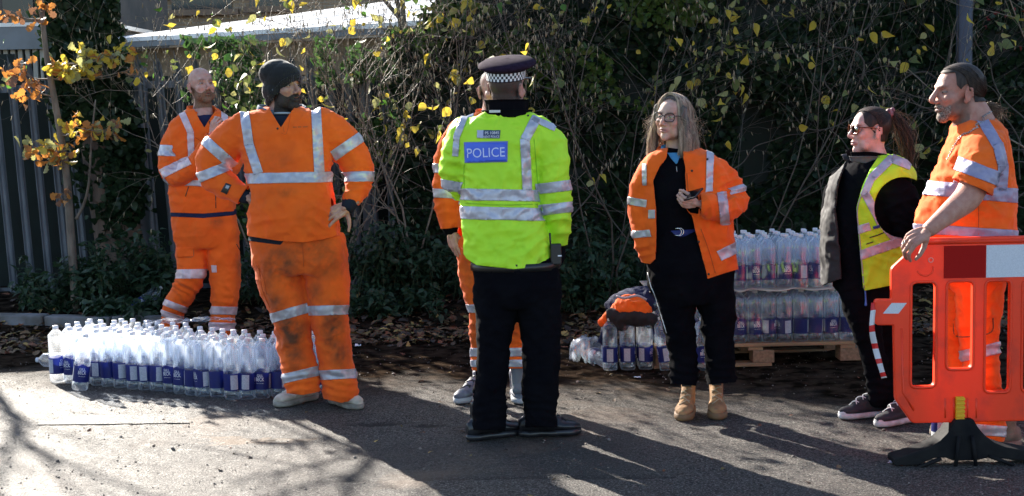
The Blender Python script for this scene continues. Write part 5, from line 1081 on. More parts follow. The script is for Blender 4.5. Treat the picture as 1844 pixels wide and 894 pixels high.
# ------------------------------------------------------------------ C: hidden behind the officer
def man_hidden():
    f = Fig(893, 729, 'workman in orange almost hidden behind the police officer, one arm hanging at his side')
    SK = (.60, .34, .28)
    def hl(x, y, z): return np.clip(ss(-.03, .01, y+.3*np.clip(z-.05, 0, 1))+ss(.075, .10, z), 0, 1)*ss(-.07, -.03, z)*.9*(np.abs(x) < .0755)
    m, loc, Rm, C, sc = head(f, 890, 165, 0, 12, 0, 0, 1.02, neck=[(890, 185, .02, 20), (888, 205, .02, 22), (886, 225, 0, 30)], skin=SK, haircol=(.05, .035, .03), hairline=hl, stubble=.3)
    LA = [(838, 238, 0, 28), (817, 268, 0, 28), (807, 318, 0, 26), (806, 362, -.01, 24), (809, 398, -.02, 18), (810, 410, -.02, 15)]; RA = [(936, 230, 0, 28), (945, 300, 0, 25), (930, 350, -.1, 20), (915, 340, -.2, 16)]
    TS = [(888, 202, 0, 28, 24), (886, 212, 0, 50, 30), (884, 228, 0, 68, 36), (882, 280, 0, 64, 40), (880, 340, 0, 58, 40), (878, 400, 0, 58, 40), (878, 452, 0, 58, 40)]
    la = np.array([f.p(*r[:3]) for r in LA])
    o, g = f.garment('orange_jacket', [f.S(TS), f.L(LA), f.L(RA)], ORANGE, zones=[(806, 370, 0, 34, .010, 90, 16), (812, 300, 0, 34, .006, 100, 22), (840, 400, 0, 34, .006, 80, 20)], cuts=[plane(f, 810, 410, -.02, 2, 20, 0, 34), below(f, [(780, 452), (940, 452)]) if False else below(f, [(780, 446), (828, 446), (940, 452)])], base=.005)
    f.tape(g, o, 776, 303, 842, 306, 17, cond=only_near(la, .11)); f.tape(g, o, 774, 347, 842, 352, 16, cond=only_near(la, .11)); f.tape(g, o, 826, 360, 940, 362, 17, cond=not_near(la, .085), mat=TAPEP); f.tape(g, o, 846, 205, 844, 362, 14, side=1, cond=not_near(la[1:], .09)); f.tape(g, o, 918, 205, 920, 362, 14, side=1)
    collar(f, 888, 210, 0, 27, 24, 12, 60, 15, 8, .2, ORANGE, parent=o); mk('cuff', *f.L([(809, 402, -.02, 15), (811, 410, -.02, 14.5), (812, 416, -.02, 13)]), BLACK, o)
    LL = [(858, 462, 0, 34), (860, 505, 0, 30), (867, 564, -.02, 24), (868, 615, 0, 21), (869, 664, 0, 19)]; RL = [(908, 462, 0, 34), (918, 505, 0, 30), (926, 564, -.02, 25), (929, 612, 0, 21), (930, 660, 0, 19)]
    o, g = trousers(f, [(878, 440, 0, 56, 38), (882, 462, 0, 58, 40), (886, 480, 0, 50, 34)], [LL, RL], ORANGE, zones=[(862, 590, 0, 30, .010, 80, 15), (928, 590, 0, 30, .009, 90, 15), (850, 520, 0, 30, .006, 70, 18)], cuts=[below(f, [(830, 668), (900, 668), (905, 664), (960, 664)])], dirt=[(850, 500, 26, 60, .5), (860, 600, 20, 30, .6), (925, 580, 20, 30, .7)])
    lL = np.array([f.p(*r[:3]) for r in LL]); lR = np.array([f.p(*r[:3]) for r in RL]); cl = lambda V: cdist(V, lR)-cdist(V, lL); cr = lambda V: cdist(V, lL)-cdist(V, lR)
    for c_, a_, b_ in ((cl, 838, 895), (cr, 898, 960)): 
        f.tape(g, o, a_, 556, b_, 556, 15, cond=c_); f.tape(g, o, a_, 635, b_, 634, 16, cond=c_); f.tape(g, o, a_, 655, b_, 654, 13, cond=c_)
    mk('sock', *f.L([(868, 660, 0, 12), (866, 690, 0, 11), (862, 706, -.02, 12)]), BLACK, f.root); mk('sock', *f.L([(932, 660, 0, 13), (933, 690, 0, 12), (934, 704, -.02, 12)]), pm('grey_sock', (.16, .17, .20), .9), f.root)
    f.body.append(fuse([f.S([(884, 235, 0, 45, 26), (878, 440, 0, 44, 30)]), core(f, LA, .68)], .02, 1))
    hand(f, f.p(813, 416, -.02), (.12, -.15, -1), (-.75, -.62, 0), -1, [(14, 22, 14), (20, 26, 16), (26, 30, 18), (32, 34, 20)], thumb=(.75, .45, -.35), skin=(.55, .32, .26), scale=1.0)
    GS = pm('grey_trainer', (.09, .10, .14), .6, col2=(.22, .23, .28), sc=22, dirt=(.1, .08, .06)); SO = pm('pale_sole', (.4, .4, .42), .7); shoe(f, 850, 722, 0, -35, .29, .10, mat=GS, solem=SO, laces=BLACKP); shoe(f, 934, 722, 0, 8, .29, .10, mat=GS, solem=SO, laces=BLACKP)
    f.finish(SK)
# ------------------------------------------------------------------ E: woman with glasses
def hair_long(f, C, Rm, sc, mat, rr, n=1000):
    out = []; fly = []
    for i in range(n+90):
        fl = i >= n; th = rr.uniform(-math.pi, math.pi) ; a = th  # azimuth from the face direction
        if abs(a) < R(42): a = math.copysign(R(42)+abs(a)*.35, a)
        side = math.sin(a); back = -math.cos(a); P = []; w1 = rr.uniform(0, 6.28); lay = rr.uniform(.0, 1); end = rr.uniform(-.205, -.165)+.02*(rr.rand() < .2)
        if fl: end = rr.uniform(-.15, -.02)
        s0 = .018*np.sign(side) if abs(side) > .01 else 0
        for t in np.linspace(0, 1, 16):
            if t < .42:
                ph = t/.42*math.pi/2; rx = (.078+.014*lay)*math.sin(ph); z = .036+(.090+.012*lay)*math.cos(ph); y0 = -.030+(.044)*math.sin(ph)
                ry = (.097+.016*lay)*math.sin(ph)
            else:
                q = (t-.42)/.58; rx = .078+.014*lay+.052*ss(0, .8, q)-.016*q*q; ry = .097+.016*lay+.010*q; z = .036+(end-.036)*q; y0 = .014
            x = side*rx; y = y0+back*ry*(1 if back > 0 else (.80-.10*t)); wv = .016*math.sin(w1+t*13+a*3)*max(0, t-.2)*(1.6 if fl else 1)
            if fl: rx_ = 1+.25*t*rr.uniform(.6, 1.2); x *= rx_; y *= rx_; z += .02*t*rr.rand()
            P.append([x+wv, y+wv*.7, z])
        (fly if fl else out).append(np.array(P)*sc @ Rm.T+C)
    strands('hair', out, .0021, mat, f.root); strands('flyaway_hair', fly, .0007, mat, f.root)
def glasses(f, C, Rm, sc, mat, lens, w_=.026, h=.021, r=.0024, z0=.008, y0=-.100):
    def T(v): return np.asarray(v)*sc @ Rm.T+C
    P = []; 
    for q in (-1, 1):
        a = np.linspace(0, 2*math.pi, 25); e = .6; pts = [[q*.033+np.sign(math.cos(t))*abs(math.cos(t))**e*w_, y0+abs(q*.033+math.cos(t)*w_)*.18+.004, z0+np.sign(math.sin(t))*abs(math.sin(t))**e*h+(.002*q*math.cos(t))] for t in a]; P.append(tube(pts, r, 6, False))
        P.append(tube([[q*.058, y0+.016, z0+.010], [q*.074, y0+.030, z0+.011], [q*.080, y0+.075, z0+.010], [q*.081, y0+.105, z0+.004], [q*.080, y0+.118, z0-.006]], [r, r*.9, r*.8, r*.8, r*.8], 6))
        V = [[q*.033, y0+.033*.18+.004, z0]]+pts[:-1]; mk('lens', T(V), [[0, 1+i, 1+(i+1) % 24] for i in range(24)], lens, f.root, solid=.001)
    P.append(tube([[-.009, y0+.004, z0+.006], [0, y0+.002, z0+.009], [.009, y0+.004, z0+.006]], r, 6)); v, fc = join([(T(a_), b_) for a_, b_ in P]); return mk('glasses_frame', v, fc, mat, f.root)
def glassm(name, tint, alpha):
    m, n, l, b = nt(name); t = n.new('ShaderNodeBsdfTransparent'); t.inputs[0].default_value = (*tint, 1); g = n.new('ShaderNodeBsdfGlossy'); g.inputs['Roughness'].default_value = .05; x = n.new('ShaderNodeMixShader'); x.inputs[0].default_value = alpha; l.new(t.outputs[0], x.inputs[1]); l.new(g.outputs[0], x.inputs[2]); l.new(x.outputs[0], n['Material Output'].inputs[0]); return m
def woman_glasses():
    f = Fig(1287, 752, 'woman with wavy highlighted hair and glasses, open orange jacket, holding a phone')
    SK = (.60, .37, .30)
    m, loc, Rm, C, sc = head(f, 1211, 215, 0, -36, 2, 4, .98, neck=[(1213, 232, .02, 17), (1216, 252, .03, 17), (1219, 285, .02, 24)], skin=SK, female=True, haircol=(.06, .04, .03), nose=.9, jaw=.95)
    rr = np.random.RandomState(4); HM = hairmat('highlighted_hair', (.22, .15, .11), (.64, .50, .38))
    P = [ell((0, .020, .045), (.083, .100, .088)), ell((0, .040, -.03), (.086, .070, .10)), ell((0, .055, -.09), (.085, .045, .075))]
    for q in (-1, 1): P.append(limb([[q*.070, -.03, .06, .022], [q*.084, -.022, 0, .022], [q*.092, -.012, -.07, .024], [q*.096, -.008, -.13, .022], [q*.092, 0, -.165, .014]], n=10, per=3))
    h = fuse([(np.asarray(a)*sc @ Rm.T+C, b) for a, b in P], .006, 3); l3 = ((h.V-C) @ Rm)/sc; h.V += h.normals()*(.004*np.sin(np.arctan2(l3[:, 0], l3[:, 1])*26+5*fbm(l3*9, 2)))[:, None]
    h = clip(h, np.maximum(l3[:, 1]+.030, np.maximum(l3[:, 2]-(.108-.35*np.abs(l3[:, 0])), np.abs(l3[:, 0])-.070))); mk('hair_mass', h.V, h.T, hairmat('dark_underhair', (.09, .07, .065), (.20, .16, .14), .55), f.root)
    hair_long(f, C, Rm, sc, HM, rr)
    glasses(f, C, Rm, sc, pm('black_frame', (.01, .01, .012), .25), glassm('clear_lens', (.95, .95, .95), .06))
    # dark top
    v = f.garment('black_top', [f.S([(1217, 268, .0, 20, 18), (1220, 280, 0, 40, 24), (1224, 292, 0, 60, 32), (1226, 330, 0, 62, 38), (1218, 380, 0, 52, 36), (1216, 420, 0, 46, 33), (1218, 440, 0, 50, 34)])], BLACK, base=.003)
    tp, tg = v; zipline(f, tg, tp, [(1218, 300), (1219, 310)], .002, 'zip', pm('zip_silver', (.4, .4, .42), .3, .8))
    BLP = pm('blue_polo', (.05, .22, .42), .8); collar(f, 1215, 272, -.005, 21, 18, -14, 50, 12, 14, .30, BLP, name='polo_collar', tip=1.5); f.quad(tg, tp, [(1199, 276), (1227, 276), (1220, 294), (1216, 298), (1208, 286)], BLP, 'polo_placket'); collar(f, 1217, 280, 0, 26, 22, -14, 62, 12, 8, .3, BLACK, name='black_collar', tip=1.5)
    # jacket, open at the front
    RAj = [(1284, 308, 0, 29), (1309, 334, .01, 27), (1322, 360, 0, 25), (1303, 376, -.10, 24), (1280, 371, -.17, 21), (1263, 367, -.21, 18)]
    LAj = [(1172, 308, 0, 24), (1156, 338, 0, 21), (1152, 372, .01, 19.5), (1158, 412, .0, 21), (1162, 440, -.02, 18), (1170, 474, .0, 15)]
    TS = [(1220, 268, 0, 30, 26), (1222, 277, 0, 50, 34), (1227, 292, 0, 70, 42), (1233, 320, 0, 82, 46), (1236, 370, 0, 82, 48), (1240, 430, 0, 82, 48), (1248, 480, 0, 80, 48), (1250, 515, 0, 80, 48)]
    ra = np.array([f.p(*r[:3]) for r in RAj]); la = np.array([f.p(*r[:3]) for r in LAj])
    def opening(V):
        W = f.fl(V)
        L_ = np.array([f.p(u, v)[[0, 2]] for u, v in [(1176, 520), (1181, 440), (1181, 380), (1176, 325), (1188, 300), (1200, 285), (1204, 255)]]); R_ = np.array([f.p(u, v)[[0, 2]] for u, v in [(1278, 520), (1272, 490), (1254, 422), (1245, 383), (1236, 350), (1234, 300), (1231, 285), (1230, 255)]])
        xl = np.interp(W[:, 2], L_[::1, 1], L_[:, 0]); xr = np.interp(W[:, 2], R_[:, 1], R_[:, 0]); fr = np.maximum(xl-W[:, 0], W[:, 0]-xr); return np.maximum(fr, np.maximum(V[:, 1]-(f.Y-.02), .10-cdist(V, ra[3:])))
    o, g = f.garment('orange_coat', [f.S(TS), f.L(RAj), f.L(LAj)], ORANGE, zones=[(1318, 350, 0, 40, .012, 120, 17), (1290, 375, -.15, 40, .010, 20, 18), (1155, 360, 0, 34, .006, 60, 24), (1160, 440, 0, 34, .008, 110, 18), (1300, 430, -.1, 40, .006, 60, 26), (1290, 300, 0, 40, .006, 130, 24)],
        cuts=[opening, below(f, [(1130, 476), (1150, 482), (1165, 482), (1181, 466), (1182, 502), (1250, 502), (1276, 502), (1300, 494), (1330, 485)]), plane(f, 1261, 366, -.21, -20, 0, 0, 34), plane(f, 1169, 474, .0, -3, 20, 0, 30)], base=.006, thick=.006)
    na = lambda V: np.minimum(cdist(V, ra)-.082, cdist(V, la)-.070)
    f.tape(g, o, 1128, 361, 1174, 369, 14, cond=only_near(la, .09)); f.tape(g, o, 1130, 424, 1182, 419, 13, cond=only_near(la, .09)); f.tape(g, o, 1282, 468, 1334, 442, 20, cond=na, lo=14, hi=14); f.tape(g, o, 1279, 258, 1277, 350, 13, side=1, cond=not_near(ra[2:], .078), lo=0, hi=0)
    f.tape(g, o, 1292, 352, 1345, 337, 13, cond=only_near(ra[:3], .09), lo=0, hi=6); f.tape(g, o, 1300, 352, 1306, 402, 17, cond=only_near(ra[2:5], .085)); f.tape(g, o, 1161, 296, 1161, 334, 8, side=1, lo=0, hi=0); f.tape(g, o, 1168, 386, 1180, 386, 16, side=1, cond=not_near(la, .062), lo=0, hi=0)
    zipline(f, g, o, [(1237, 312), (1240, 352)], .002, 'storm_flap_seam', pm('seam_coat', (.6, .09, .01), .9)); zipline(f, g, o, [(1262, 412), (1276, 450), (1288, 492)], .0022, 'storm_flap_seam', pm('seam_coat', (.6, .09, .01), .9)); buttons(f, g, o, [(1246, 308), (1258, 436), (1276, 494)], .006)
    c1 = collar(f, 1221, 277, .0, 33, 28, -14, 108, 16, 20, .62, ORANGE, parent=o, tip=1.3, thick=.009); c2 = collar(f, 1221, 279, .0, 31, 26, -14, 104, 12, 0, .1, BLACK, parent=o, name='collar_lining')
    for u, v, dy in ((1274, 287, -.13), (1153, 288, -.12)): mk('button', *ell(f.p(u, v, dy), (.006, .006, .006), n=8, m=5), BLACKP, o)
    mk('belt', *tube([f.p(1217, 418, 0)+np.array([(.140)*math.cos(a), .104*math.sin(a), .004*math.cos(a)]) for a in np.linspace(0, 6.28, 30)], .004, 6, False, .020), pm('blue_belt', (.01, .02, .13), .7), f.root)
    mk('buckle', *join([tube([f.p(1220+dx, 418, -.108)+np.array([.020*math.cos(a), 0, .019*math.sin(a)]) for a in np.linspace(-2.2, 2.2, 14)], .0022, 6) for dx in (0, 4)]), pm('steel_buckle', (.7, .7, .72), .2, 1), f.root)
    LL = [(1212, 500, 0, 37), (1217, 540, 0, 35), (1226, 600, 0, 27), (1231, 645, 0, 23), (1232, 690, 0, 24)]; RL = [(1284, 500, 0, 37), (1290, 540, 0, 34), (1294, 600, 0, 28), (1297, 645, 0, 25.5), (1298, 690, 0, 26)]
    to, tg = trousers(f, [(1217, 412, 0, 47, 34), (1232, 445, 0, 62, 42), (1243, 480, 0, 76, 48), (1246, 520, 0, 76, 46), (1250, 545, 0, 60, 40)], [LL, RL], BLACK, zones=[(1232, 665, 0, 34, .010, 80, 16), (1297, 665, 0, 34, .010, 95, 16), (1225, 590, 0, 34, .006, 70, 22), (1290, 580, 0, 34, .006, 100, 22)], cuts=[below(f, [(1190, 690), (1262, 696), (1266, 694), (1330, 688)])], base=.005)
    zipline(f, tg, to, [(1163, 478), (1172, 515), (1178, 530), (1188, 560), (1200, 600)], .0022, 'white_piping', WHITE)
    f.body.append(fuse([f.S([(1222, 292, 0, 46, 24), (1218, 400, 0, 40, 26), (1243, 500, 0, 55, 32)]), core(f, RAj, .58), core(f, LAj[:5], .6)], .02, 1))
    mh, hl_ = hand(f, f.p(1256, 367, -.215), (-.93, -.20, .12), (-.15, -.80, -.55), 1, [(58, 62, 30), (62, 62, 30), (66, 60, 30), (68, 58, 30)], thumb=(.85, .45, -.45), tcurl=12, skin=(.60, .38, .31), scale=.86)
    a = R(24); v, fc = box((0, 0, 0), (.072, .010, .148)); v = v @ np.array(Matrix.Rotation(R(30), 3, 'Z') @ Matrix.Rotation(R(78), 3, 'X') @ Matrix.Rotation(R(38), 3, 'Z')).T+f.p(1243, 352, -.245); ph = bevel(mk('phone', v, fc, pm('phone_glass', (.01, .01, .012), .12), None, smooth=False), .003); tag(ph, 'black mobile phone in the hand of the woman with glasses', 'phone')
    TB = pm('tan_nubuck', (.42, .23, .10), .85, col2=(.30, .16, .07), sc=14, dirt=(.10, .07, .05), bump=.001); SO = pm('gum_sole', (.20, .11, .05), .7); LC = pm('cream_laces', (.45, .36, .24), .8)
    for u, v, d in ((1236, 749, -16), (1291, 746, -6)):
        r_, bm, bl = shoe(f, u, v, 0, d, .27, .10, mat=TB, solem=SO, shaft=.16, laces=LC, name='boot', soleh=.034); mk('padded_collar', *tube([bl(.048*math.cos(a), -.072+.052*math.sin(a), .185) for a in np.linspace(0, 6.28, 20)], .011, 8, False), BLACK, r_); v_, f_ = box(bl(0, -.018, .168), (.05, .006, .035), R(d)); mk('tongue_label', v_, f_, BLACKP, r_, smooth=False)
    f.finish(SK)
# ------------------------------------------------------------------ F: woman in sunglasses
def hair_tight(f, C, Rm, sc, mat, rr, target, n=520, front=-.055, top=.118, name='hair', grow_=0.0, wave=0.0, hl=None):
    """strands combed back from the hairline over the skull to a point"""
    out = []; tgt = np.array(target)
    for i in range(n):
        a = rr.uniform(-1, 1)*math.pi*.5; s = math.sin(a); z0 = .030+.075*math.cos(a); x0 = .074*s; y0 = -.062+.075*abs(s)**1.3 if abs(a) < R(95) else .02
        if abs(a) > R(60): z0 -= .03*(abs(a)-R(60)); 
        p0 = np.array([x0, y0, z0]); P = []; sj = rr.rand()
        for t in np.linspace(0, 1, 12):
            q = p0*(1-t)+tgt*t; c0 = np.array([0, .014, .030]); d = q-c0; e = np.sqrt((d[0]/.0785)**2+(d[1]/.1005)**2+(d[2]/.0885)**2); g = (1.055+.02*sj)/max(e, .2); g = g if t < .82 else g*(1-(t-.82)/.18)+(t-.82)/.18; q = c0+d*g+np.array([wave*math.sin(9*t+a*5), 0, wave*math.cos(7*t+a)]); P.append(q)
        out.append(np.array(P)*sc @ Rm.T+C)
    strands(name, out, .0017, mat, f.root)
def scalp(f, m, C, Rm, sc, mat, cond, off=.004):
    q = m.copy(); N = m.normals(); l = ((q.V-C) @ Rm)/sc; q.A['nx'], q.A['ny'], q.A['nz'] = N.T; q = clip(q, cond(l[:, 0], l[:, 1], l[:, 2])); q.V = q.V+np.stack([q.A['nx'], q.A['ny'], q.A['nz']], 1)*off; mk('scalp_hair', q.V, q.T, mat, f.root, solid=.003, off=-1)
EAR = lambda x, y, z: np.maximum(((y-.010)/.030)**2+((z+.004)/.042)**2-1, .066-np.abs(x))*.03
def woman_vest():
    f = Fig(1592, 752, 'woman in tortoiseshell sunglasses with a ponytail, lime vest over dark clothes, facing left')
    SK = (.64, .42, .38); rr = np.random.RandomState(9)
    m, loc, Rm, C, sc = head(f, 1566, 237, 0, -80, 1, 0, 1.0, neck=[(1570, 255, 0, 19), (1575, 275, 0, 20), (1578, 300, 0, 28)], skin=SK, female=True, nose=.76, jaw=.90, cheeks=.95, haircol=(.04, .025, .02))
    HM = hairmat('dark_brown_hair', (.012, .008, .007), (.035, .020, .014), .55, .10); scalp(f, m, C, Rm, sc, HM, lambda x, y, z: np.minimum(np.minimum(np.maximum(y+.052, z-.10)-np.clip(.045-z, 0, .2)*.95, np.maximum(z+.006, np.minimum(y-.034, z+.050))), EAR(x, y, z)), .005)
    hair_tight(f, C, Rm, sc, HM, rr, (0, .098, .088), n=520)
    c0 = np.array((0, .098, .088))*sc @ Rm.T+C; mk('scrunchie', *join([ell(c0+np.array([rr.randn()*.010+.004, rr.randn()*.014, rr.randn()*.010]), (.011+.006*rr.rand(),)*3, n=9, m=6) for _ in range(16)]), pm('burgundy_scrunchie', (.07, .012, .025), .6, col2=(.25, .12, .14), sc=60), f.root)
    out = []; fl = []
    for i in range(520):
        s = rr.randn(3)*np.array([.35, .5, .3]); thin = i > 400; P = [c0]; w1 = rr.uniform(0, 6.28); e = rr.uniform(.75, 1.12)
        for t in np.linspace(.1, 1, 13):
            b = np.array([.030*math.sin(t*2.2)*1.0+.075*t**.8+.012*math.sin(3*t), 0, .016*math.sin(min(t*6, 3.14))-.30*t**1.25*e]); w_ = .030*math.sin(min(t*1.25, 1)*math.pi*.75)+.010; P.append(c0+b+s*w_*(1.9 if thin else 1)+np.array([1, .3, 0])*.006*math.sin(t*11+w1)*(1.8 if thin else 1))
        (fl if thin else out).append(np.array(P))
    strands('ponytail', out, .0018, HM, f.root); strands('flyaway_hair', fl, .0007, hairmat('lit_brown_hair', (.12, .07, .04), (.2, .12, .06)), f.root)
    glasses(f, C, Rm, sc, pm('tortoiseshell', (.20, .05, .015), .2, col2=(.03, .01, .006), sc=90), glassm('brown_lens', (.16, .07, .04), .25), w_=.027, h=.021, r=.0042, z0=.010)
    # black jumper with sleeves
    NA = [(1600, 326, -.11, 26), (1618, 350, -.15, 31), (1630, 384, -.18, 29), (1636, 410, -.16, 26), (1612, 430, -.04, 22), (1590, 436, .06, 18)]; FA = [(1520, 322, .15, 22), (1504, 350, .17, 19), (1500, 384, .15, 18), (1520, 410, .08, 15)]
    TS = [(1574, 283, .0, 30, 28), (1573, 296, 0, 44, 44), (1570, 320, 0, 56, 60), (1562, 370, 0, 58, 58), (1556, 430, 0, 56, 52), (1556, 500, 0, 54, 52), (1558, 520, 0, 54, 52)]
    na = np.array([f.p(*r[:3]) for r in NA])
    jo, jg = f.garment('black_fleece', [f.S(TS), f.L(NA), f.L(FA)], BLACK, zones=[(1620, 350, -.15, 40, .012, 100, 20), (1632, 405, -.15, 36, .016, 70, 15)], base=.005)
    collar(f, 1561, 284, 0, 34, 29, -80, 34, 12, 0, 0, BLACK, name='high_collar', thick=.010, lean=-8, tiltx=0); collar(f, 1560, 290, 0, 41, 34, -80, 50, 12, 0, 0, pm('gilet_grey', (.10, .10, .115), .8), name='gilet_collar', thick=.004, lean=-8)
    GIL = pm('gilet_lining', (.022, .019, .021), .8, col2=(.014, .012, .014), sc=9)
    T2 = [(1574, 284, .0, 34, 32), (1573, 298, 0, 50, 50), (1566, 320, 0, 68, 66), (1560, 370, 0, 73, 66), (1555, 430, 0, 75, 60), (1552, 480, 0, 72, 58), (1550, 530, 0, 70, 56)]
    # gilet: dark quilted panel seen at the left of the opening
    go, gg = f.garment('gilet', [f.S(T2)], GIL, cuts=[lambda V: np.maximum(np.interp(f.fl(V)[:, 2], *zip(*[(f.p(u, v)[2], f.p(u, v)[0]) for u, v in [(1516, 520), (1510, 440), (1502, 380), (1508, 330), (1522, 290), (1528, 270)]]))-f.fl(V)[:, 0], V[:, 1]-(f.Y+.05)), below(f, [(1470, 512), (1482, 514), (1514, 502), (1520, 512), (1640, 524)]), lambda V: cdist(V, na)-.10], zones=[(1495, 430, 0, 60, .004, 90, 26)], base=.004, thick=.012)
    def vopen(V):
        Z = [(f.p(u, v)[2], f.p(u, v)[0]) for u, v in [(1556, 540), (1551, 480), (1546, 425), (1542, 374), (1553, 335), (1568, 303), (1580, 285), (1584, 270)]]; W = f.fl(V); return np.maximum(W[:, 0]-np.interp(W[:, 2], *zip(*Z)), V[:, 1]-(f.Y+.10))
    def hole(V):
        c = f.p(1626, 374); W = f.fl(V); return np.maximum(((W[:, 0]-c[0])/(52*f.k))**2+((W[:, 2]-c[2])/(55*f.k))**2-1, V[:, 1]-(f.Y+.05))*.1
    T3 = [(1577, 281, .0, 34, 34), (1578, 296, -.0, 54, 58), (1576, 318, -.03, 70, 74), (1572, 370, -.03, 70, 74), (1562, 430, -.02, 72, 68), (1560, 480, -.01, 70, 66), (1560, 530, 0, 70, 64)]
    vo, vg = f.garment('lime_vest', [f.S(T3), f.L([(1590, 312, -.08, 30), (1614, 320, -.13, 34)])], LIME, cuts=[vopen, hole, below(f, [(1470, 490), (1548, 496), (1556, 524), (1607, 514), (1660, 505)])], zones=[(1590, 440, -.15, 50, .006, 60, 22), (1580, 310, -.1, 40, .004, 40, 24)], base=.004, thick=.003)
    for a_ in ((1640, 300, 1606, 286, 15), (1608, 284, 1571, 320, 15), (1571, 317, 1556, 352, 14)): f.tape(vg, vo, *a_, side=1, lo=0, hi=1)
    for a_ in ((1558, 348, 1588, 404, 15), (1588, 402, 1612, 430, 15), (1540, 416, 1566, 408, 15), (1546, 461, 1640, 428, 17)): f.tape(vg, vo, *a_, side=1, lo=0, hi=1, mat=TAPEM if False else pm('vest_tape', (.46, .46, .54), .42, .2, col2=(.38, .38, .46), sc=30, dirt=(.2, .18, .18)))
    f.quad(vg, vo, [(1572, 408), (1593, 402), (1594, 407), (1573, 413)], pm('vest_navy_label', (.02, .04, .2), .5), 'vest_label'); zipline(f, vg, vo, [(1566, 428), (1580, 424), (1598, 416)], .003, 'pocket_zip', BLACKP); zipline(f, vg, vo, [(1560, 440), (1572, 436)], .003, 'pocket_toggle', BLACKP); zipline(f, vg, vo, [(1556, 340), (1544, 376), (1548, 430), (1556, 520)], .003, 'vest_binding', pm('vest_binding', (.32, .33, .36), .6))
    mk('zip_pull', *f.L([(1558, 524, -.17, 1.4), (1559, 540, -.17, 1.4), (1559, 550, -.17, 2.4)]), pm('blue_pull', (.05, .15, .5), .4), f.root)
    LL = [(1548, 520, -.05, 34), (1552, 560, -.06, 30), (1568, 622, -.04, 23), (1580, 680, 0, 20), (1583, 722, 0, 18)]; RL = [(1585, 520, .06, 36), (1592, 560, .06, 33), (1602, 630, .04, 27), (1608, 690, .02, 22), (1613, 738, .0, 19)]
    trousers(f, [(1560, 490, 0, 54, 50), (1565, 520, 0, 56, 50), (1568, 540, 0, 48, 44)], [LL, RL], BLACK, zones=[(1580, 690, 0, 34, .009, 80, 14), (1558, 600, 0, 34, .007, 70, 16)], cuts=[below(f, [(1540, 733), (1600, 735), (1601, 746), (1640, 746)])], base=.004)
    f.body.append(fuse([f.S([(1572, 300, 0, 34, 36), (1560, 400, 0, 44, 40), (1560, 500, 0, 44, 40)]), f.L([(1606, 325, -.13, 22), (1622, 390, -.16, 17), (1620, 428, .02, 11)])], .02, 1))
    hand(f, f.p(1612, 432, .06), (-.5, .5, -.3), (.3, .8, 0), 1, [(30, 30, 20)]*4, skin=SK, scale=.8)
    CV = pm('black_canvas', (.02, .02, .028), .85, dirt=(.07, .06, .05)); SO = pm('white_rubber', (.68, .68, .70), .5, col2=(.4, .38, .36), sc=20); LC = pm('white_canvas_laces', (.75, .75, .75), .8)
    for u, v, dd, dy in ((1555, 751, -78, 0), (1614, 763, -62, 0)):
        r_, bm, bl = shoe(f, u, v, dy, dd, .27, .088, mat=CV, solem=SO, laces=LC, toe=.9, shaft=.10, soleh=.026); v_, f_ = ell(bl(0, .108, .028), (.030, .030, .020)); mk('toe_cap', v_, f_, SO, r_); pts = [bl(.047*q, (t-.5)*.27*.94, .016) for q, t in [(-1, .2), (-1.0, .5), (-.95, .8)]]
        mk('sole_stripe', *tube(spline([bl(-.030, -.12, .020), bl(-.036, -.02, .020), bl(-.046, .05, .020), bl(-.040, .10, .020)], 5), .0018, 5), BLACKP, r_)
    f.finish(SK)
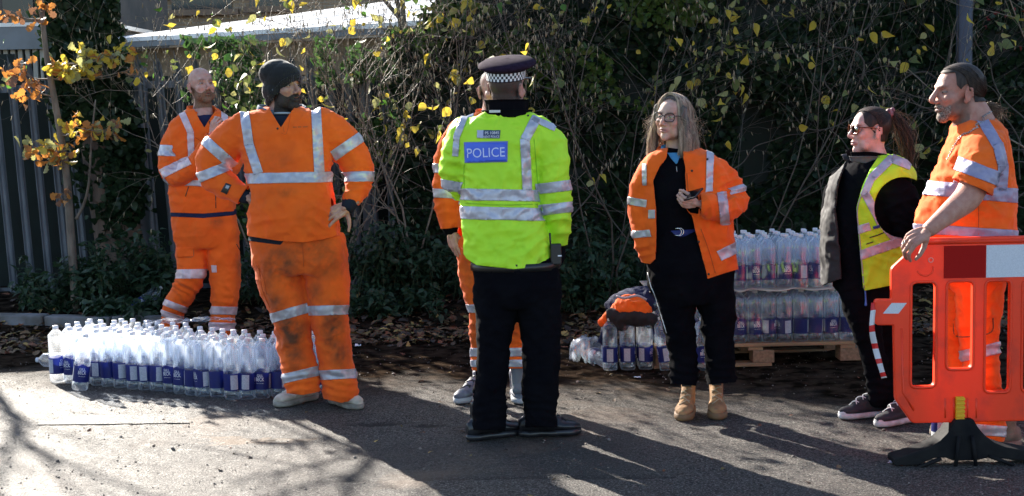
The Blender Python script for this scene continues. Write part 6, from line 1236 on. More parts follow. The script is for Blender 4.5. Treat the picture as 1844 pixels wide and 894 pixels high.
# ------------------------------------------------------------------ G: long haired man at the barrier
def man_barrier():
    f = Fig(1772, 800, 'long haired man with a goatee and orange t-shirt leaning one hand on the red barrier')
    SK = (.50, .26, .20); rr = np.random.RandomState(12)
    m, loc, Rm, C, sc = head(f, 1725, 169, 0, -84, -2, 0, 1.12, neck=[(1738, 188, 0, 30), (1748, 206, 0, 34), (1756, 232, 0, 40)], skin=SK, beard=(.13, .08, .06), haircol=(.10, .07, .06), nose=1.25, cheeks=1.15, jaw=1.1)
    # goatee only: stronger beard at the chin
    b = clip(m, m.A['beard']*(loc[:, 1] < -.055)-.45); b.V += b.normals()*(.0025+.0018*fbm(b.V*140, 2))[:, None]; mk('goatee', b.V, b.T, pm('goatee_hair', (.07, .045, .035), .85, col2=(.3, .24, .2), sc=150, bump=.003, bsc=300), f.root, solid=.002, off=-1)
    HM = hairmat('long_brown_hair', (.018, .012, .010), (.05, .034, .026), .6, .1); scalp(f, m, C, Rm, sc, HM, lambda x, y, z: np.minimum(np.minimum(np.maximum(y+.03, z-.085)-np.clip(.035-z, 0, .3)*.80, np.maximum(z+.008, np.minimum(y-.040, z+.038))), EAR(x, y, z)), .006)
    hair_tight(f, C, Rm, sc, HM, rr, (0, .135, -.045), n=560)
    c0 = np.array((0, .128, -.040))*sc @ Rm.T+C; out = []
    for i in range(220):
        P = []; ph = rr.uniform(0, 6.28); L_ = rr.uniform(.5, 1.0); d = np.array([.055+.03*rr.randn(), .02*rr.randn(), -.075+.02*rr.randn()]); cr = rr.uniform(.008, .018); tw = rr.uniform(7, 12)
        for t in np.linspace(0, 1, 16)*L_: P.append(c0+d*t+np.array([math.cos(ph+t*tw), .8*math.sin(ph+t*tw), .6*math.sin(ph+t*tw+1)])*cr*min(1, t*4))
        out.append(np.array(P))
    strands('curly_ponytail', out, .0011, hairmat('curly_hair', (.10, .065, .045), (.22, .15, .10)), f.root)
    SL = [(1776, 256, -.13, 36), (1768, 286, -.20, 38), (1757, 322, -.26, 36), (1749, 352, -.29, 33)]; TS = [(1758, 214, 0, 28, 34), (1758, 226, 0, 40, 60), (1760, 246, 0, 46, 68), (1758, 275, 0, 56, 70), (1752, 319, 0, 69, 70), (1743, 366, 0, 83, 72), (1738, 405, 0, 87, 74), (1740, 445, 0, 84, 76), (1752, 500, 0, 66, 66)]
    sl = np.array([f.p(*r[:3]) for r in SL]); o, g = f.garment('orange_t_shirt', [f.S(TS, ex=2.2), f.L(SL)], ORANGE, zones=[(1765, 300, -.2, 44, .007, 110, 26), (1790, 360, -.15, 60, .006, 80, 34), (1715, 320, -.1, 50, .005, 60, 30), (1770, 340, -.2, 40, .008, 60, 18)],
        cuts=[lambda V: np.maximum(plane(f, 1755, 340, -.24, -22, 46, 0)(V), cdist(V, sl)-.112), below(f, [(1640, 500), (1840, 500)]), neckhole(f, 1754, 226, 0, 36, 44)], base=.005)
    TG = pm('shade_tone_tape', (.30, .28, .40), .5, .15, col2=(.24, .22, .33), sc=30, bump=.0006, bsc=160); ns = not_near(sl, .108); f.tape(g, o, 1728, 296, 1796, 322, 25, cond=only_near(sl[:3], .135), lo=-6, hi=8, mat=TG); f.tape(g, o, 1640, 336, 1832, 353, 26, cond=ns, dy=0, mat=TG); f.tape(g, o, 1640, 411, 1836, 424, 17, cond=ns, mat=TG)  # reflective tape colour dulled and darkened to paint in this man's shaded side
    for a_ in ((1766, 212, 1796, 262, 19), (1796, 259, 1806, 300, 19), (1806, 298, 1804, 345, 19)): f.tape(g, o, *a_, side=1, lo=0, hi=0, mat=TG)
    f.tape(g, o, 1742, 235, 1722, 330, 9, side=1, lo=0, hi=0, cond=ns, mat=TG); zipline(f, g, o, [(1760, 345), (1762, 380), (1762, 425)], .002, 'side_seam', pm('seam_tee', (.5, .08, .01), .9))
    mk('neckband', *tube([f.p(1752, 224, 0)+np.array([.075*math.cos(a)-.006, .105*math.sin(a), -.030*math.cos(a)*-1]) for a in np.linspace(0, 6.28, 26)], .006, 6, False), ORANGE, o)
    # arm and hand on the barrier
    AR = [(1768, 286, -.20, 25), (1757, 324, -.26, 25), (1742, 356, -.30, 24), (1712, 382, -.36, 19), (1684, 405, -.40, 14.5), (1672, 415, -.41, 13)]
    am = fuse([f.L(AR, n=18), f.S([(1756, 232, 0, 34, 55), (1745, 360, 0, 60, 60), (1750, 480, 0, 60, 56)])], .006, 2); am.A['c'] = np.tile((.46, .235, .175), (len(am.V), 1))*(1+.08*fbm(am.V*40, 2))[:, None]; f.body.append(am)
    H_, hl_ = hand(f, f.p(1671, 415, -.41), (-.82, -.20, -.40), (-.28, -.62, .72), -1, [(38, 48, 22), (42, 50, 24), (46, 50, 24), (52, 50, 24)], thumb=(.75, .5, -.6), tcurl=14, spread=3, skin=(.44, .23, .175), scale=1.06)
    rc = hl_(-.012, .112, -.006); mk('ring', *tube([rc+np.array([.0, .0, 0])+np.array([.004*math.cos(a), .0108*math.sin(a), .0108*math.cos(a)]) for a in np.linspace(0, 6.28, 16)], .0026, 6, False), pm('gold_ring', (.75, .70, .6), .15, 1), f.root)
    # far arm hangs behind
    f.body.append(fuse([f.L([(1765, 250, .18, 26), (1785, 330, .2, 22), (1790, 400, .16, 16)])], .012, 1)); f.body[-1].A['c'] = np.tile(SK, (len(f.body[-1].V), 1)); mk('far_sleeve', *f.L([(1765, 246, .17, 34), (1778, 300, .2, 33)]), ORANGE, o)
    hand(f, f.p(1790, 405, .16), (-.1, 0, -1), (.3, .9, 0), 1, [(25, 30, 20)]*4, skin=SK)
    # chain necklace lying over the neck and chest
    bt = BVHTree.FromPolygons(g.V.tolist(), g.T.tolist()); pts = spline([f.p(1781, 203, -.04), f.p(1766, 214, -.15), f.p(1748, 228, -.17), f.p(1733, 242, -.12), f.p(1716, 260, -.08), f.p(1702, 285, -.06)], 9); links = []
    bn = BVHTree.FromPolygons(np.concatenate([g.V, m.V]).tolist(), np.concatenate([g.T, m.T+len(g.V)]).tolist()); q2 = []
    for p in pts:
        h = bn.find_nearest(Vector(p)); n_ = np.array(h[1]) if (Vector(p)-h[0]).length > 1e-5 else np.array([0, -1, 0]); d_ = p-np.array(h[0]); d_ = d_/(np.linalg.norm(d_)+1e-9); q2.append(np.array(h[0])+ (np.array([0, -1, 0])*.7+n_*.3)*.005)
    for i in range(len(q2)-1):
        a, b = q2[i], q2[i+1]; d = b-a; Ln = np.linalg.norm(d)+1e-9; d /= Ln; s = np.cross(d, [0, 1, 0]) if i % 2 else np.cross(d, np.cross(d, [0, 1, .2])); s /= np.linalg.norm(s)+1e-9; c_ = (a+b)/2; links.append(tube([c_+d*Ln*.72*math.cos(t)+s*.0042*math.sin(t) for t in np.linspace(0, 6.28, 10)], .0014, 5, False))
    mk('chain_necklace', *join(links), pm('silver_chain', (.45, .43, .40), .25, 1), f.root)
    NL = [(1768, 500, -.09, 42), (1764, 560, -.09, 39), (1763, 620, -.09, 33), (1770, 690, -.08, 31), (1783, 760, -.08, 26), (1785, 786, -.08, 25)]; FL = [(1740, 500, .1, 38), (1733, 560, .1, 34), (1728, 620, .1, 28), (1734, 690, .1, 26), (1746, 775, .1, 24)]
    o, g = trousers(f, [(1752, 470, 0, 62, 62), (1754, 500, 0, 56, 60), (1752, 520, 0, 46, 52)], [NL, FL], ORANGE, zones=[(1765, 640, -.1, 40, .010, 95, 20), (1778, 720, -.1, 36, .011, 85, 17), (1760, 540, -.1, 40, .006, 60, 24)], cuts=[below(f, [(1700, 784), (1756, 786), (1760, 798), (1820, 800)])], base=.006)
    lN = np.array([f.p(*r[:3]) for r in NL]); cn = only_near(lN, .125); f.tape(g, o, 1700, 649, 1800, 626, 21, cond=cn); f.tape(g, o, 1744, 772, 1812, 778, 20, cond=cn); f.quad(g, o, [(1717, 577), (1788, 572), (1785, 598), (1720, 604)], ORANGE, 'pocket_flap', lift=.007); zipline(f, g, o, [(1717, 577), (1720, 604), (1750, 606), (1785, 598), (1788, 573)], .0025, 'flap_seam', pm('seam_dark', (.15, .07, .04), .9))
    DB = pm('dusty_boot', (.12, .09, .07), .8, col2=(.2, .16, .12), sc=18); shoe(f, 1778, 802, -.04, -80, .30, .105, mat=DB, solem=DB); shoe(f, 1742, 791, .1, -85, .30, .105, mat=DB, solem=DB)
    f.finish(SK)
for fn in (man_bald, man_beanie, man_hidden, officer, woman_glasses, woman_vest, man_barrier): fn()
# ================================================================== WATER BOTTLES
def petmat():
    m, n, l, b = nt('clear_bottle_plastic'); n.remove(b); out = n['Material Output']
    t = n.new('ShaderNodeBsdfTransparent'); t.inputs[0].default_value = (.93, .96, 1, 1)
    tr = n.new('ShaderNodeBsdfTranslucent'); tr.inputs[0].default_value = (1, 1, 1, 1); g = n.new('ShaderNodeBsdfGlossy'); g.inputs['Roughness'].default_value = .10; g.inputs[0].default_value = (.9, .95, 1, 1)
    df = n.new('ShaderNodeBsdfDiffuse'); df.inputs[0].default_value = (.62, .72, .85, 1)
    lw = n.new('ShaderNodeLayerWeight'); lw.inputs[0].default_value = .45; tc = n.new('ShaderNodeTexCoord'); nz = n.new('ShaderNodeTexNoise'); nz.inputs['Scale'].default_value = 22; nz.inputs['Detail'].default_value = 2; mp = n.new('ShaderNodeMapping'); mp.inputs['Scale'].default_value = (1, 1, .35); l.new(tc.outputs['Object'], mp.inputs[0]); l.new(mp.outputs[0], nz.inputs['Vector'])
    m1 = n.new('ShaderNodeMixShader'); m1.inputs[0].default_value = .12; l.new(tr.outputs[0], m1.inputs[1]); l.new(df.outputs[0], m1.inputs[2]); m2 = n.new('ShaderNodeMixShader'); m2.inputs[0].default_value = .30; l.new(m1.outputs[0], m2.inputs[1]); l.new(g.outputs[0], m2.inputs[2])
    mr = n.new('ShaderNodeMapRange'); mr.inputs[1].default_value = 0; mr.inputs[2].default_value = 1; mr.inputs[3].default_value = .12; mr.inputs[4].default_value = .60; l.new(lw.outputs['Facing'], mr.inputs[0])
    ma = n.new('ShaderNodeMath'); ma.operation = 'MULTIPLY_ADD'; l.new(nz.outputs[0], ma.inputs[0]); ma.inputs[1].default_value = .5; ma.inputs[2].default_value = -.25; ad = n.new('ShaderNodeMath'); ad.operation = 'ADD'; ad.use_clamp = True; l.new(ma.outputs[0], ad.inputs[0]); l.new(mr.outputs[0], ad.inputs[1])
    m3 = n.new('ShaderNodeMixShader'); l.new(ad.outputs[0], m3.inputs[0]); l.new(t.outputs[0], m3.inputs[1]); l.new(m2.outputs[0], m3.inputs[2]); l.new(m3.outputs[0], out.inputs[0])
    bp = n.new('ShaderNodeBump'); bp.inputs['Distance'].default_value = .003; l.new(nz.outputs[0], bp.inputs['Height']); l.new(bp.outputs[0], g.inputs['Normal']); return m
PET = petmat()
def lathe(prof, n=20, closed=True):
    a = np.arange(n)*2*math.pi/n; V = np.concatenate([np.stack([r*np.cos(a), r*np.sin(a), a*0+z], 1) for z, r in prof]); k = len(prof)
    F = [[i*n+j, i*n+(j+1) % n, (i+1)*n+(j+1) % n, (i+1)*n+j] for i in range(k-1) for j in range(n)]
    if closed: F += [list(range(n))[::-1], [(k-1)*n+j for j in range(n)]]
    return V, F
BHT = .325
bp_ = [(0, .030), (.002, .041), (.010, .0455), (.046, .0462), (.049, .0448), (.149, .0448), (.153, .0462)]
for i in range(9): bp_ += [(.157+i*.0115, .0462), (.1605+i*.0115, .0438), (.1635+i*.0115, .0438)]
bp_ += [(.262, .0462), (.272, .0440), (.284, .0340), (.296, .0235), (.303, .0150), (.3055, .0175), (.3075, .0140)]
BODY = mkmesh('bottle_body', *lathe(bp_, 20), PET); CAPM = pm('white_cap', (.72, .74, .78), .4, trans=.25)
CAPME = mkmesh('cap', *lathe([(.3072, .0155), (.3085, .0160), (.323, .0158), (.325, .0140)], 18), CAPM)
LBLUE = pm('navy_label', (.010, .018, .15), .45, trans=.35, spec=.4); LWHITE = pm('white_label_panel', (.62, .64, .72), .5, col2=(.40, .42, .52), sc=160, trans=.3, aniso=(1, 1, 3))
def label_mesh():
    n = 40; V = []; 
    for j in range(n+1):
        a = -math.pi+2*math.pi*j/n; top = .143+.012*math.exp(-(a/.42)**2)*(1 if abs(a) < 1.2 else 0)
        for z in (.052, .097, top): V.append([.0468*math.sin(a), -.0468*math.cos(a), z])
    F = [[j*3+i, (j+1)*3+i, (j+1)*3+i+1, j*3+i+1] for j in range(n) for i in range(2)]; return mkmesh('label', V, F, LBLUE)
LABEL = label_mesh()
def arc_panel(a0, a1, z0, z1, r, name, mat):
    V = []; n = 8
    for j in range(n+1):
        a = a0+(a1-a0)*j/n; V += [[r*math.sin(a), -r*math.cos(a), z0], [r*math.sin(a), -r*math.cos(a), z1]]
    return mkmesh(name, V, [[2*j, 2*j+2, 2*j+3, 2*j+1] for j in range(n)], mat)
PANEL = arc_panel(1.15, 2.05, .058, .136, .0474, 'information_panel', LWHITE); PANEL2 = arc_panel(-2.1, -1.25, .058, .136, .0474, 'information_panel', LWHITE)
def bent_text():
    V = []; F = []; 
    for txt, z, h, wd in (('GILL', .128, .014, .034), ('BECK', .108, .020, .046), ('NATURAL MINERAL WATER', .086, .0035, .040)):
        v, f = textmesh(txt); v = v-v.min(0); v = v/v.max(0); k = len(V); V += [[.0478*math.sin((x-.5)*wd/.0478), -.0478*math.cos((x-.5)*wd/.0478), z+(y-.5)*h] for x, y in v]; F += [[i+k for i in q] for q in f]
    return mkmesh('lettering', V, F, WHITE, False)
LETTER = bent_text()
ORD = ['first', 'second', 'third', 'fourth', 'fifth', 'sixth', 'seventh', 'eighth', 'ninth', 'tenth', 'eleventh', 'twelfth', 'thirteenth', 'fourteenth', 'fifteenth', 'sixteenth', 'seventeenth', 'eighteenth', 'nineteenth', 'twentieth', 'twenty first', 'twenty second', 'twenty third', 'twenty fourth']
rb_ = np.random.RandomState(31)
def bottle(loc, label, group, rz=None, tilt=0, tdir=0, quat=None, full=True, big=1.0):
    o = bpy.data.objects.new('water_bottle', BODY); SC.collection.objects.link(o); tag(o, label, 'bottle', group); o.location = tuple(loc); s = rb_.uniform(.985, 1.015)*big; o.scale = (s, s, s)
    if quat is not None: o.rotation_mode = 'QUATERNION'; o.rotation_quaternion = quat
    else:
        rz = rb_.uniform(0, 6.28) if rz is None else rz; q = Matrix.Rotation(tdir, 3, 'Z') @ Matrix.Rotation(tilt, 3, 'Y') @ Matrix.Rotation(-tdir, 3, 'Z') @ Matrix.Rotation(rz, 3, 'Z'); o.rotation_mode = 'QUATERNION'; o.rotation_quaternion = q.to_quaternion()
    for nm, me in (('cap', CAPME), ('label', LABEL)): c = bpy.data.objects.new(nm, me); SC.collection.objects.link(c); c.parent = o; lb = c
    if full:
        for nm, me in (('information_panel', PANEL), ('information_panel', PANEL2), ('lettering', LETTER)): c = bpy.data.objects.new(nm, me); SC.collection.objects.link(c); c.parent = lb
    return o
# --- the bottles set out on the road at left
G1 = 'water bottles standing together on the road'; fp = [(104, 689), (165, 693), (235, 700), (300, 705), (345, 713), (430, 722), (510, 717), (585, 708)]
fpw = np.array([gnd(u, v) for u, v in fp]); seg = np.linalg.norm(np.diff(fpw, axis=0), axis=1); cum = np.concatenate([[0], np.cumsum(seg)]); ncol = int(cum[-1]/.0965)
for r_ in range(6):
    for c_ in range(ncol+1):
        s_ = c_*.0965+.048*(r_ % 2)*.3; 
        if s_ > cum[-1]: continue
        x, y = np.interp(s_, cum, fpw[:, 0]), np.interp(s_, cum, fpw[:, 1]); fr = c_/ncol
        if r_ == 5: continue
        if r_ == 4 and (fr < .08 or fr > .42): continue
        if r_ == 3 and fr > .8: continue
        if r_ == 0 and rb_.rand() < .0: continue
        x += .035*r_+.006*rb_.randn(); y += .095*r_+.006*rb_.randn()+.03; z = float(gh(x, y))+.002
        if r_ == 0: lab = f'{ORD[c_]} from the left in the front row of water bottles on the road'
        else: lab = f'{ORD[c_]} bottle from the left in the {ORD[r_]} row back, block on the road'
        a = rb_.choice([0, .5, -.7, 1.4, -1.6, 3.1, 2.3])+.25*rb_.randn(); bottle((x, y, z), lab, G1+(' front row' if r_ == 0 else ', second row' if r_ == 1 else ', rear rows'), rz=a, tilt=R(rb_.uniform(0, 3)), tdir=rb_.uniform(0, 6.28), full=r_ < 2, big=1.055)
p = gnd(146, 700); bottle((p[0], p[1]-.03, float(gh(p[0], p[1]))+.004), 'bottle leaning in front of the left end of the block of bottles on the road', G1+' front row', rz=.35, tilt=R(9), tdir=.1, big=1.03)
def lying(u, v, ang, label, z=.05, pitch=0, rz=0, Yp=None):
    p = gnd(u, v) if Yp is None else at(u, v, Yp); p[2] = float(gh(p[0], p[1]))+z; q = Matrix.Rotation(ang, 3, 'Z') @ Matrix.Rotation(math.pi/2-pitch, 3, 'Y') @ Matrix.Rotation(rz, 3, 'Z'); return bottle(p, label, None, quat=q.to_quaternion())
lying(232, 562, R(38), 'empty water bottle lying on the leaves at the foot of the hedge, left', .06, R(32), 1.2, Yp=10.9); lying(150, 612, R(175), 'bottle lying behind the left end of the bottle block', .05, 0, 1, Yp=9.2); lying(500, 612, R(180), 'bottle lying on its side behind the beanie man', .05, 0, .5, Yp=9.3)
# crumpled film
FILM, n_, l_, b_ = nt('clear_wrap_film'); n_.remove(b_); t_ = n_.new('ShaderNodeBsdfTransparent'); g_ = n_.new('ShaderNodeBsdfGlossy'); g_.inputs['Roughness'].default_value = .15; d_ = n_.new('ShaderNodeBsdfTranslucent'); d_.inputs[0].default_value = (.8, .86, 1, 1)
a_ = n_.new('ShaderNodeMixShader'); a_.inputs[0].default_value = .55; c_ = n_.new('ShaderNodeMixShader'); c_.inputs[0].default_value = .34; l_.new(g_.outputs[0], a_.inputs[1]); l_.new(d_.outputs[0], a_.inputs[2]); l_.new(t_.outputs[0], c_.inputs[1]); l_.new(a_.outputs[0], c_.inputs[2]); l_.new(c_.outputs[0], n_['Material Output'].inputs[0])
def film(name, c, sx, sy, h, label, seed, cat='wrap', amp=.03):
    xs = np.linspace(-sx, sx, 34); ys = np.linspace(-sy, sy, 26); X, Y = np.meshgrid(xs, ys); P = np.stack([X.ravel(), Y.ravel(), X.ravel()*0+seed], 1); e = np.clip(1-(X/sx)**4, 0, 1)*np.clip(1-(Y/sy)**4, 0, 1)
    Z = h*e.ravel()**.5+amp*(1-2*np.abs(fbm(P*13, 3)))+.4*amp*fbm(P*40, 2); V = np.stack([X.ravel()+.03*fbm(P*9+4, 2), Y.ravel()+.03*fbm(P*9+8, 2), Z], 1)+np.array(c); nx, ny = 34, 26; i = (np.arange(ny-1)[:, None]*nx+np.arange(nx-1)[None]).ravel()
    return tag(link(name, mkmesh(name, V, np.stack([i, i+1, i+nx+1, i+nx], 1), FILM)), label, cat)
q = gnd(360, 690); film('plastic_film', (q[0], q[1]+.35, .318), .16, .06, .01, 'torn clear wrap lying over the bottle caps at left', 3, amp=.02)
q = gnd(280, 690); film('plastic_film', (q[0]+.02, q[1]+.30, .315), .13, .08, .01, 'torn clear wrap over the bottles right behind the leaning one', 5, amp=.018)
# --- pallet with two layers
WOOD = pm('pallet_wood', (.34, .20, .11), .85, col2=(.20, .12, .07), sc=5, aniso=(.6, 8, 8), bump=.002, bsc=30); BLKW = pm('pallet_block_wood', (.27, .16, .10), .9, col2=(.17, .10, .06), sc=60, bump=.003, bsc=80)
pl, pr = gnd(1180, 664), gnd(1545, 655); PO = np.array([pl[0], pl[1], 0]); ax_ = pr-pl; pang = math.atan2(ax_[1], ax_[0]); PW = 1.24; ux = np.array([math.cos(pang), math.sin(pang), 0]); uy = np.array([-ux[1], ux[0], 0])
pal = empty('pallet', PO+ux*PW/2+uy*.5, 'broken wooden pallet carrying two layers of water bottles', 'pallet')
def pbox(x0, x1, y0, y1, z0, z1, nm, mat): c = PO+ux*(x0+x1)/2+uy*(y0+y1)/2+np.array([0, 0, (z0+z1)/2+float(gh(PO[0], PO[1]))]); v, f = box(c, (x1-x0, y1-y0, z1-z0), pang); return bevel(mk(nm, v, f, mat, pal, smooth=False), .003, 1)
for i in range(7): pbox(.0+.004*(i % 2), PW-.006*(i % 3), i*.148, i*.148+.10+(.045 if i in (0, 3, 6) else 0)-.02, .122, .144, 'deck_board', WOOD)
for x in (0, PW/2-.05, PW-.10): pbox(x+.004, x+.096, .003, .995, .100, .1215, 'stringer_board', WOOD)
for x in (0, PW/2-.02, PW-.10):
    for y in (0, .43, .86): pbox(x+.003, x+.135 if x > 0 else x+.10, y+.002, y+.135, .022, .0995, 'block', BLKW)
pbox(-.01, PW/2+.10, -.002, .11, .0, .0215, 'bottom_board', WOOD); pbox(0, PW, .44, .53, .0, .0215, 'bottom_board', WOOD); pbox(0, PW, .88, .98, .0, .0215, 'bottom_board', WOOD)
GZ = float(gh(PO[0], PO[1]))
for lay, z0 in enumerate((.146, .482)):
    nm = ('lower', 'upper')[lay]
    for r_ in range(5):
        for c_ in range(13):
            x = .055+c_*.0945+.004*rb_.randn(); y = .05+r_*.096+.004*rb_.randn(); c = PO+ux*x+uy*y+np.array([0, 0, z0+GZ]); lab = f'{ORD[c_]} from the left in the front row of the {nm} layer on the pallet' if r_ == 0 else f'{ORD[c_]} bottle from the left in the {ORD[r_]} row back, {nm} pallet layer'
            bottle(c, lab, f'water bottles on the pallet, {nm} layer '+('front' if r_ == 0 else 'rear'), rz=rb_.choice([0, 1.2, -1.3, .4, 2.8])+.2*rb_.randn(), tilt=R(rb_.uniform(0, 2.5)), tdir=rb_.uniform(0, 6.28), full=r_ < 1)
CARD = pm('corrugated_card', (.50, .42, .36), .9, col2=(.36, .29, .24), sc=12); xs = np.linspace(-.03, PW+.02, 90); ys = np.linspace(-.03, .56, 20); X, Y = np.meshgrid(xs, ys); Z = .474+.008*np.sin(X*22+1.5*fbm(np.stack([X.ravel()*3, Y.ravel()*3, X.ravel()*0], 1), 2).reshape(X.shape)*3)*np.exp(-((Y+.03)/.09))+.002
V = PO+X.reshape(-1, 1)*ux+Y.reshape(-1, 1)*uy+np.stack([X.ravel()*0, X.ravel()*0, Z.ravel()+GZ], 1); i = (np.arange(19)[:, None]*90+np.arange(89)[None]).ravel(); o = link('cardboard_sheet', mkmesh('cardboard_sheet', V, np.stack([i, i+1, i+91, i+90], 1), CARD)); tag(o, 'wavy pale cardboard sheet between the two layers of bottles on the pallet', 'cardboard'); s_ = o.modifiers.new('t', 'SOLIDIFY'); s_.thickness = .004; s_.offset = 0
def wrap(z0, z1, lab, seed):
    xs = np.linspace(-.005, PW*.99, 110); zs = np.linspace(z0, z1, 22); X, Z = np.meshgrid(xs, zs); P = np.stack([X.ravel()*6, Z.ravel()*9, X.ravel()*0+seed], 1); t = ((Z-z0)/(z1-z0)).ravel(); Y = -.004+.010*fbm(P, 3)-.010*np.abs(np.sin(X.ravel()*math.pi/.0945+.3))*.6+np.clip(t-.80, 0, 1)*.16
    V = PO+X.reshape(-1, 1)*ux+Y.reshape(-1, 1)*uy+np.stack([X.ravel()*0, X.ravel()*0, Z.ravel()+GZ], 1); i = (np.arange(21)[:, None]*110+np.arange(109)[None]).ravel(); tag(link('shrink_wrap', mkmesh('shrink_wrap', V, np.stack([i, i+1, i+111, i+110], 1), FILM2)), lab, 'wrap')
FILM2 = FILM.copy(); FILM2.name = 'taut_wrap_film'
for nd in FILM2.node_tree.nodes:
    if nd.type == 'MIX_SHADER' and abs(nd.inputs[0].default_value-.34) < .01: nd.inputs[0].default_value = .16
wrap(.150, .462, 'clear shrink wrap drawn over the front of the lower bottle layer', 2); wrap(.486, .800, 'clear shrink wrap drawn over the front of the upper bottle layer', 6)
# --- the pack beside it with jackets thrown on top
pk = gnd(1100, 668); G3 = 'six bottles in the small pack by the pallet'
for r_ in range(2):
    for c_ in range(3):
        x = pk[0]+c_*.1085; y = pk[1]+.045+r_*.098; bottle((x, y, float(gh(x, y))+.002), f'{("left", "middle", "right")[c_]} bottle in the {("front", "back")[r_]} row of the small pack under the jackets', G3, rz=(1.6, 1.5, 1.0)[c_]-r_, tilt=0)
for u, v, tl, td, rz, lab, dy in ((1202, 667, 8, 2.6, -1.5, 'tilted bottle standing between the small pack and the leg of the woman with glasses', 0), (1262, 668, 2, 0, .3, 'bottle seen between the legs of the woman with glasses', .02), (1694, 796, 2, 0, 1.4, 'bottle standing behind the black rubber foot of the barrier', .0)):
    p = gnd(u, v); bottle((p[0], p[1]+dy, float(gh(p[0], p[1]))+.006), lab, None, rz=rz, tilt=R(tl), tdir=td)
lying(1068, 652, R(-75), 'bottle lying base forward inside the wrap left of the small pack', .048, 0, 1, Yp=9.05)
q = gnd(1058, 655); film('plastic_bag', (q[0], q[1]+.03, .0), .10, .10, .12, 'crumpled clear plastic wrap heaped left of the small pack', 12, amp=.05)
def heap(name, parts, mat, label, zones_amp=.012, fr=14, thick=0, dy=8.86):
    class _: pass
    m = fuse(parts, .008, 3); N = m.normals(); m.V += N*(zones_amp*(1-2.2*np.abs(fbm(m.V*fr, 2)))+.003*fbm(m.V*50, 2))[:, None]; o = link(name, mkmesh(name, m.V, m.T, mat, attrs={'dirt': np.zeros(len(m.V))})); return tag(o, label, 'jacket')
def P8(u, v, d=0): return at(u, v, 8.84+d)
k8 = 8.84/FPX
heap('navy_jacket', [ell(P8(1146, 536, .04), (50*k8, .12, 16*k8), rotm(0, 0, -.15)), ell(P8(1168, 540, .0), (22*k8, .10, 22*k8)), ell(P8(1120, 552, .04), (30*k8, .10, 20*k8)), limb([[*P8(1108, 575, -.02), .05], [*P8(1096, 598, -.02), .04], [*P8(1086, 614, 0), .028]], n=12)], NAVY, 'dark navy jacket bunched over the small pack of bottles')
heap('orange_jacket', [ell(P8(1136, 552, -.06), (30*k8, .08, 19*k8), rotm(0, 0, -.1)), ell(P8(1154, 556, -.07), (18*k8, .06, 14*k8)), limb([[*P8(1116, 556, -.07), .035], [*P8(1096, 570, -.06), .026], [*P8(1084, 582, -.04), .020]], n=12)], ORANGE, 'crumpled orange hi-vis jacket on top of the small pack of bottles', .016, 18)
heap('black_jacket', [limb([[*P8(1098, 570, -.07), .034, .05], [*P8(1130, 572, -.11), .045, .05], [*P8(1160, 574, -.10), .045, .05], [*P8(1178, 580, -.07), .035, .04]], n=14), limb([[*P8(1112, 580, -.09), .03], [*P8(1118, 588, -.10), .026], [*P8(1128, 590, -.10), .022]], n=10)], pm('black_knit', (.012, .010, .012), .9, dirt=(0, 0, 0)), 'black garment rolled along the front edge of the small pack of bottles', .008)
mk('grey_trim', *tube(spline([P8(1110, 534, -.12), P8(1126, 537, -.145), P8(1148, 533, -.145), P8(1164, 540, -.13)], 6), .008, 6), pm('grey_trim', (.35, .33, .38), .7), bpy.data.objects['orange_jacket'])
# ================================================================== BARRIER
BY = 6.34; BRED = pm('red_barrier_plastic', (1.0, .055, .010), .42, col2=(.70, .045, .018), sc=9, lo=.50, hi=.78, trans=.16, bump=.0006, bsc=60, spec=.5)
def curve_plate(outer, holes, depth, bev, mat, name, parent, y):
    cu = bpy.data.curves.new('c', 'CURVE'); cu.dimensions = '2D'; cu.fill_mode = 'BOTH'; cu.extrude = depth/2; cu.bevel_depth = bev; cu.bevel_resolution = 2
    for pts in [outer]+holes:
        s = cu.splines.new('POLY'); s.points.add(len(pts)-1); s.use_cyclic_u = True
        for p_, (x, z) in zip(s.points, pts): p_.co = (x, z, 0, 1)
    o = bpy.data.objects.new('c', cu); TMP.collection.objects.link(o); dg = tdg(); me = o.evaluated_get(dg).to_mesh(); V = np.array([v.co[:] for v in me.vertices]); F = [list(p.vertices) for p in me.polygons]; o.evaluated_get(dg).to_mesh_clear(); bpy.data.objects.remove(o)
    V = np.stack([V[:, 0], y-V[:, 2], V[:, 1]], 1); return mk(name, V, F, mat, parent, smooth=False)
def B2(u, v): p = at(u, v, BY); return (p[0], p[2])
def rounded(pts, r, n=4):
    out = []; k = len(pts)
    for i in range(k):
        p, a, b = np.array(pts[i]), np.array(pts[i-1]), np.array(pts[(i+1) % k]); da = (a-p)/np.linalg.norm(a-p); db = (b-p)/np.linalg.norm(b-p); rr = min(r, .45*np.linalg.norm(a-p), .45*np.linalg.norm(b-p)); A, B = p+da*rr, p+db*rr
        for t in np.linspace(0, 1, n+1): out.append(tuple((1-t)**2*A+2*t*(1-t)*p+t*t*B))
    return out
zt, zb_ = B2(1664, 431)[1], B2(1642, 759)[1]; xl = B2(1606, 484)[0]; Wb = 2.02
left = [B2(1664, 431), B2(1606, 484), B2(1606, 541), B2(1576, 541), B2(1577, 583), B2(1610, 583), B2(1613, 718), B2(1642, 759)]; xc = xl+Wb/2
right = [(2*xc-x, z) for x, z in left][::-1]; outer = rounded(left+right, .012)
holes = []; rims = []
zh0, zh1 = B2(1660, 507)[1], B2(1660, 697)[1]; zm1 = B2(1720, 665)[1]; z31 = B2(1795, 706)[1]
xs_ = [(B2(1638, 600)[0], B2(1684, 600)[0], zh1), (B2(1702, 600)[0], B2(1751, 600)[0], zm1), (B2(1771, 600)[0], B2(1818, 600)[0], z31)]
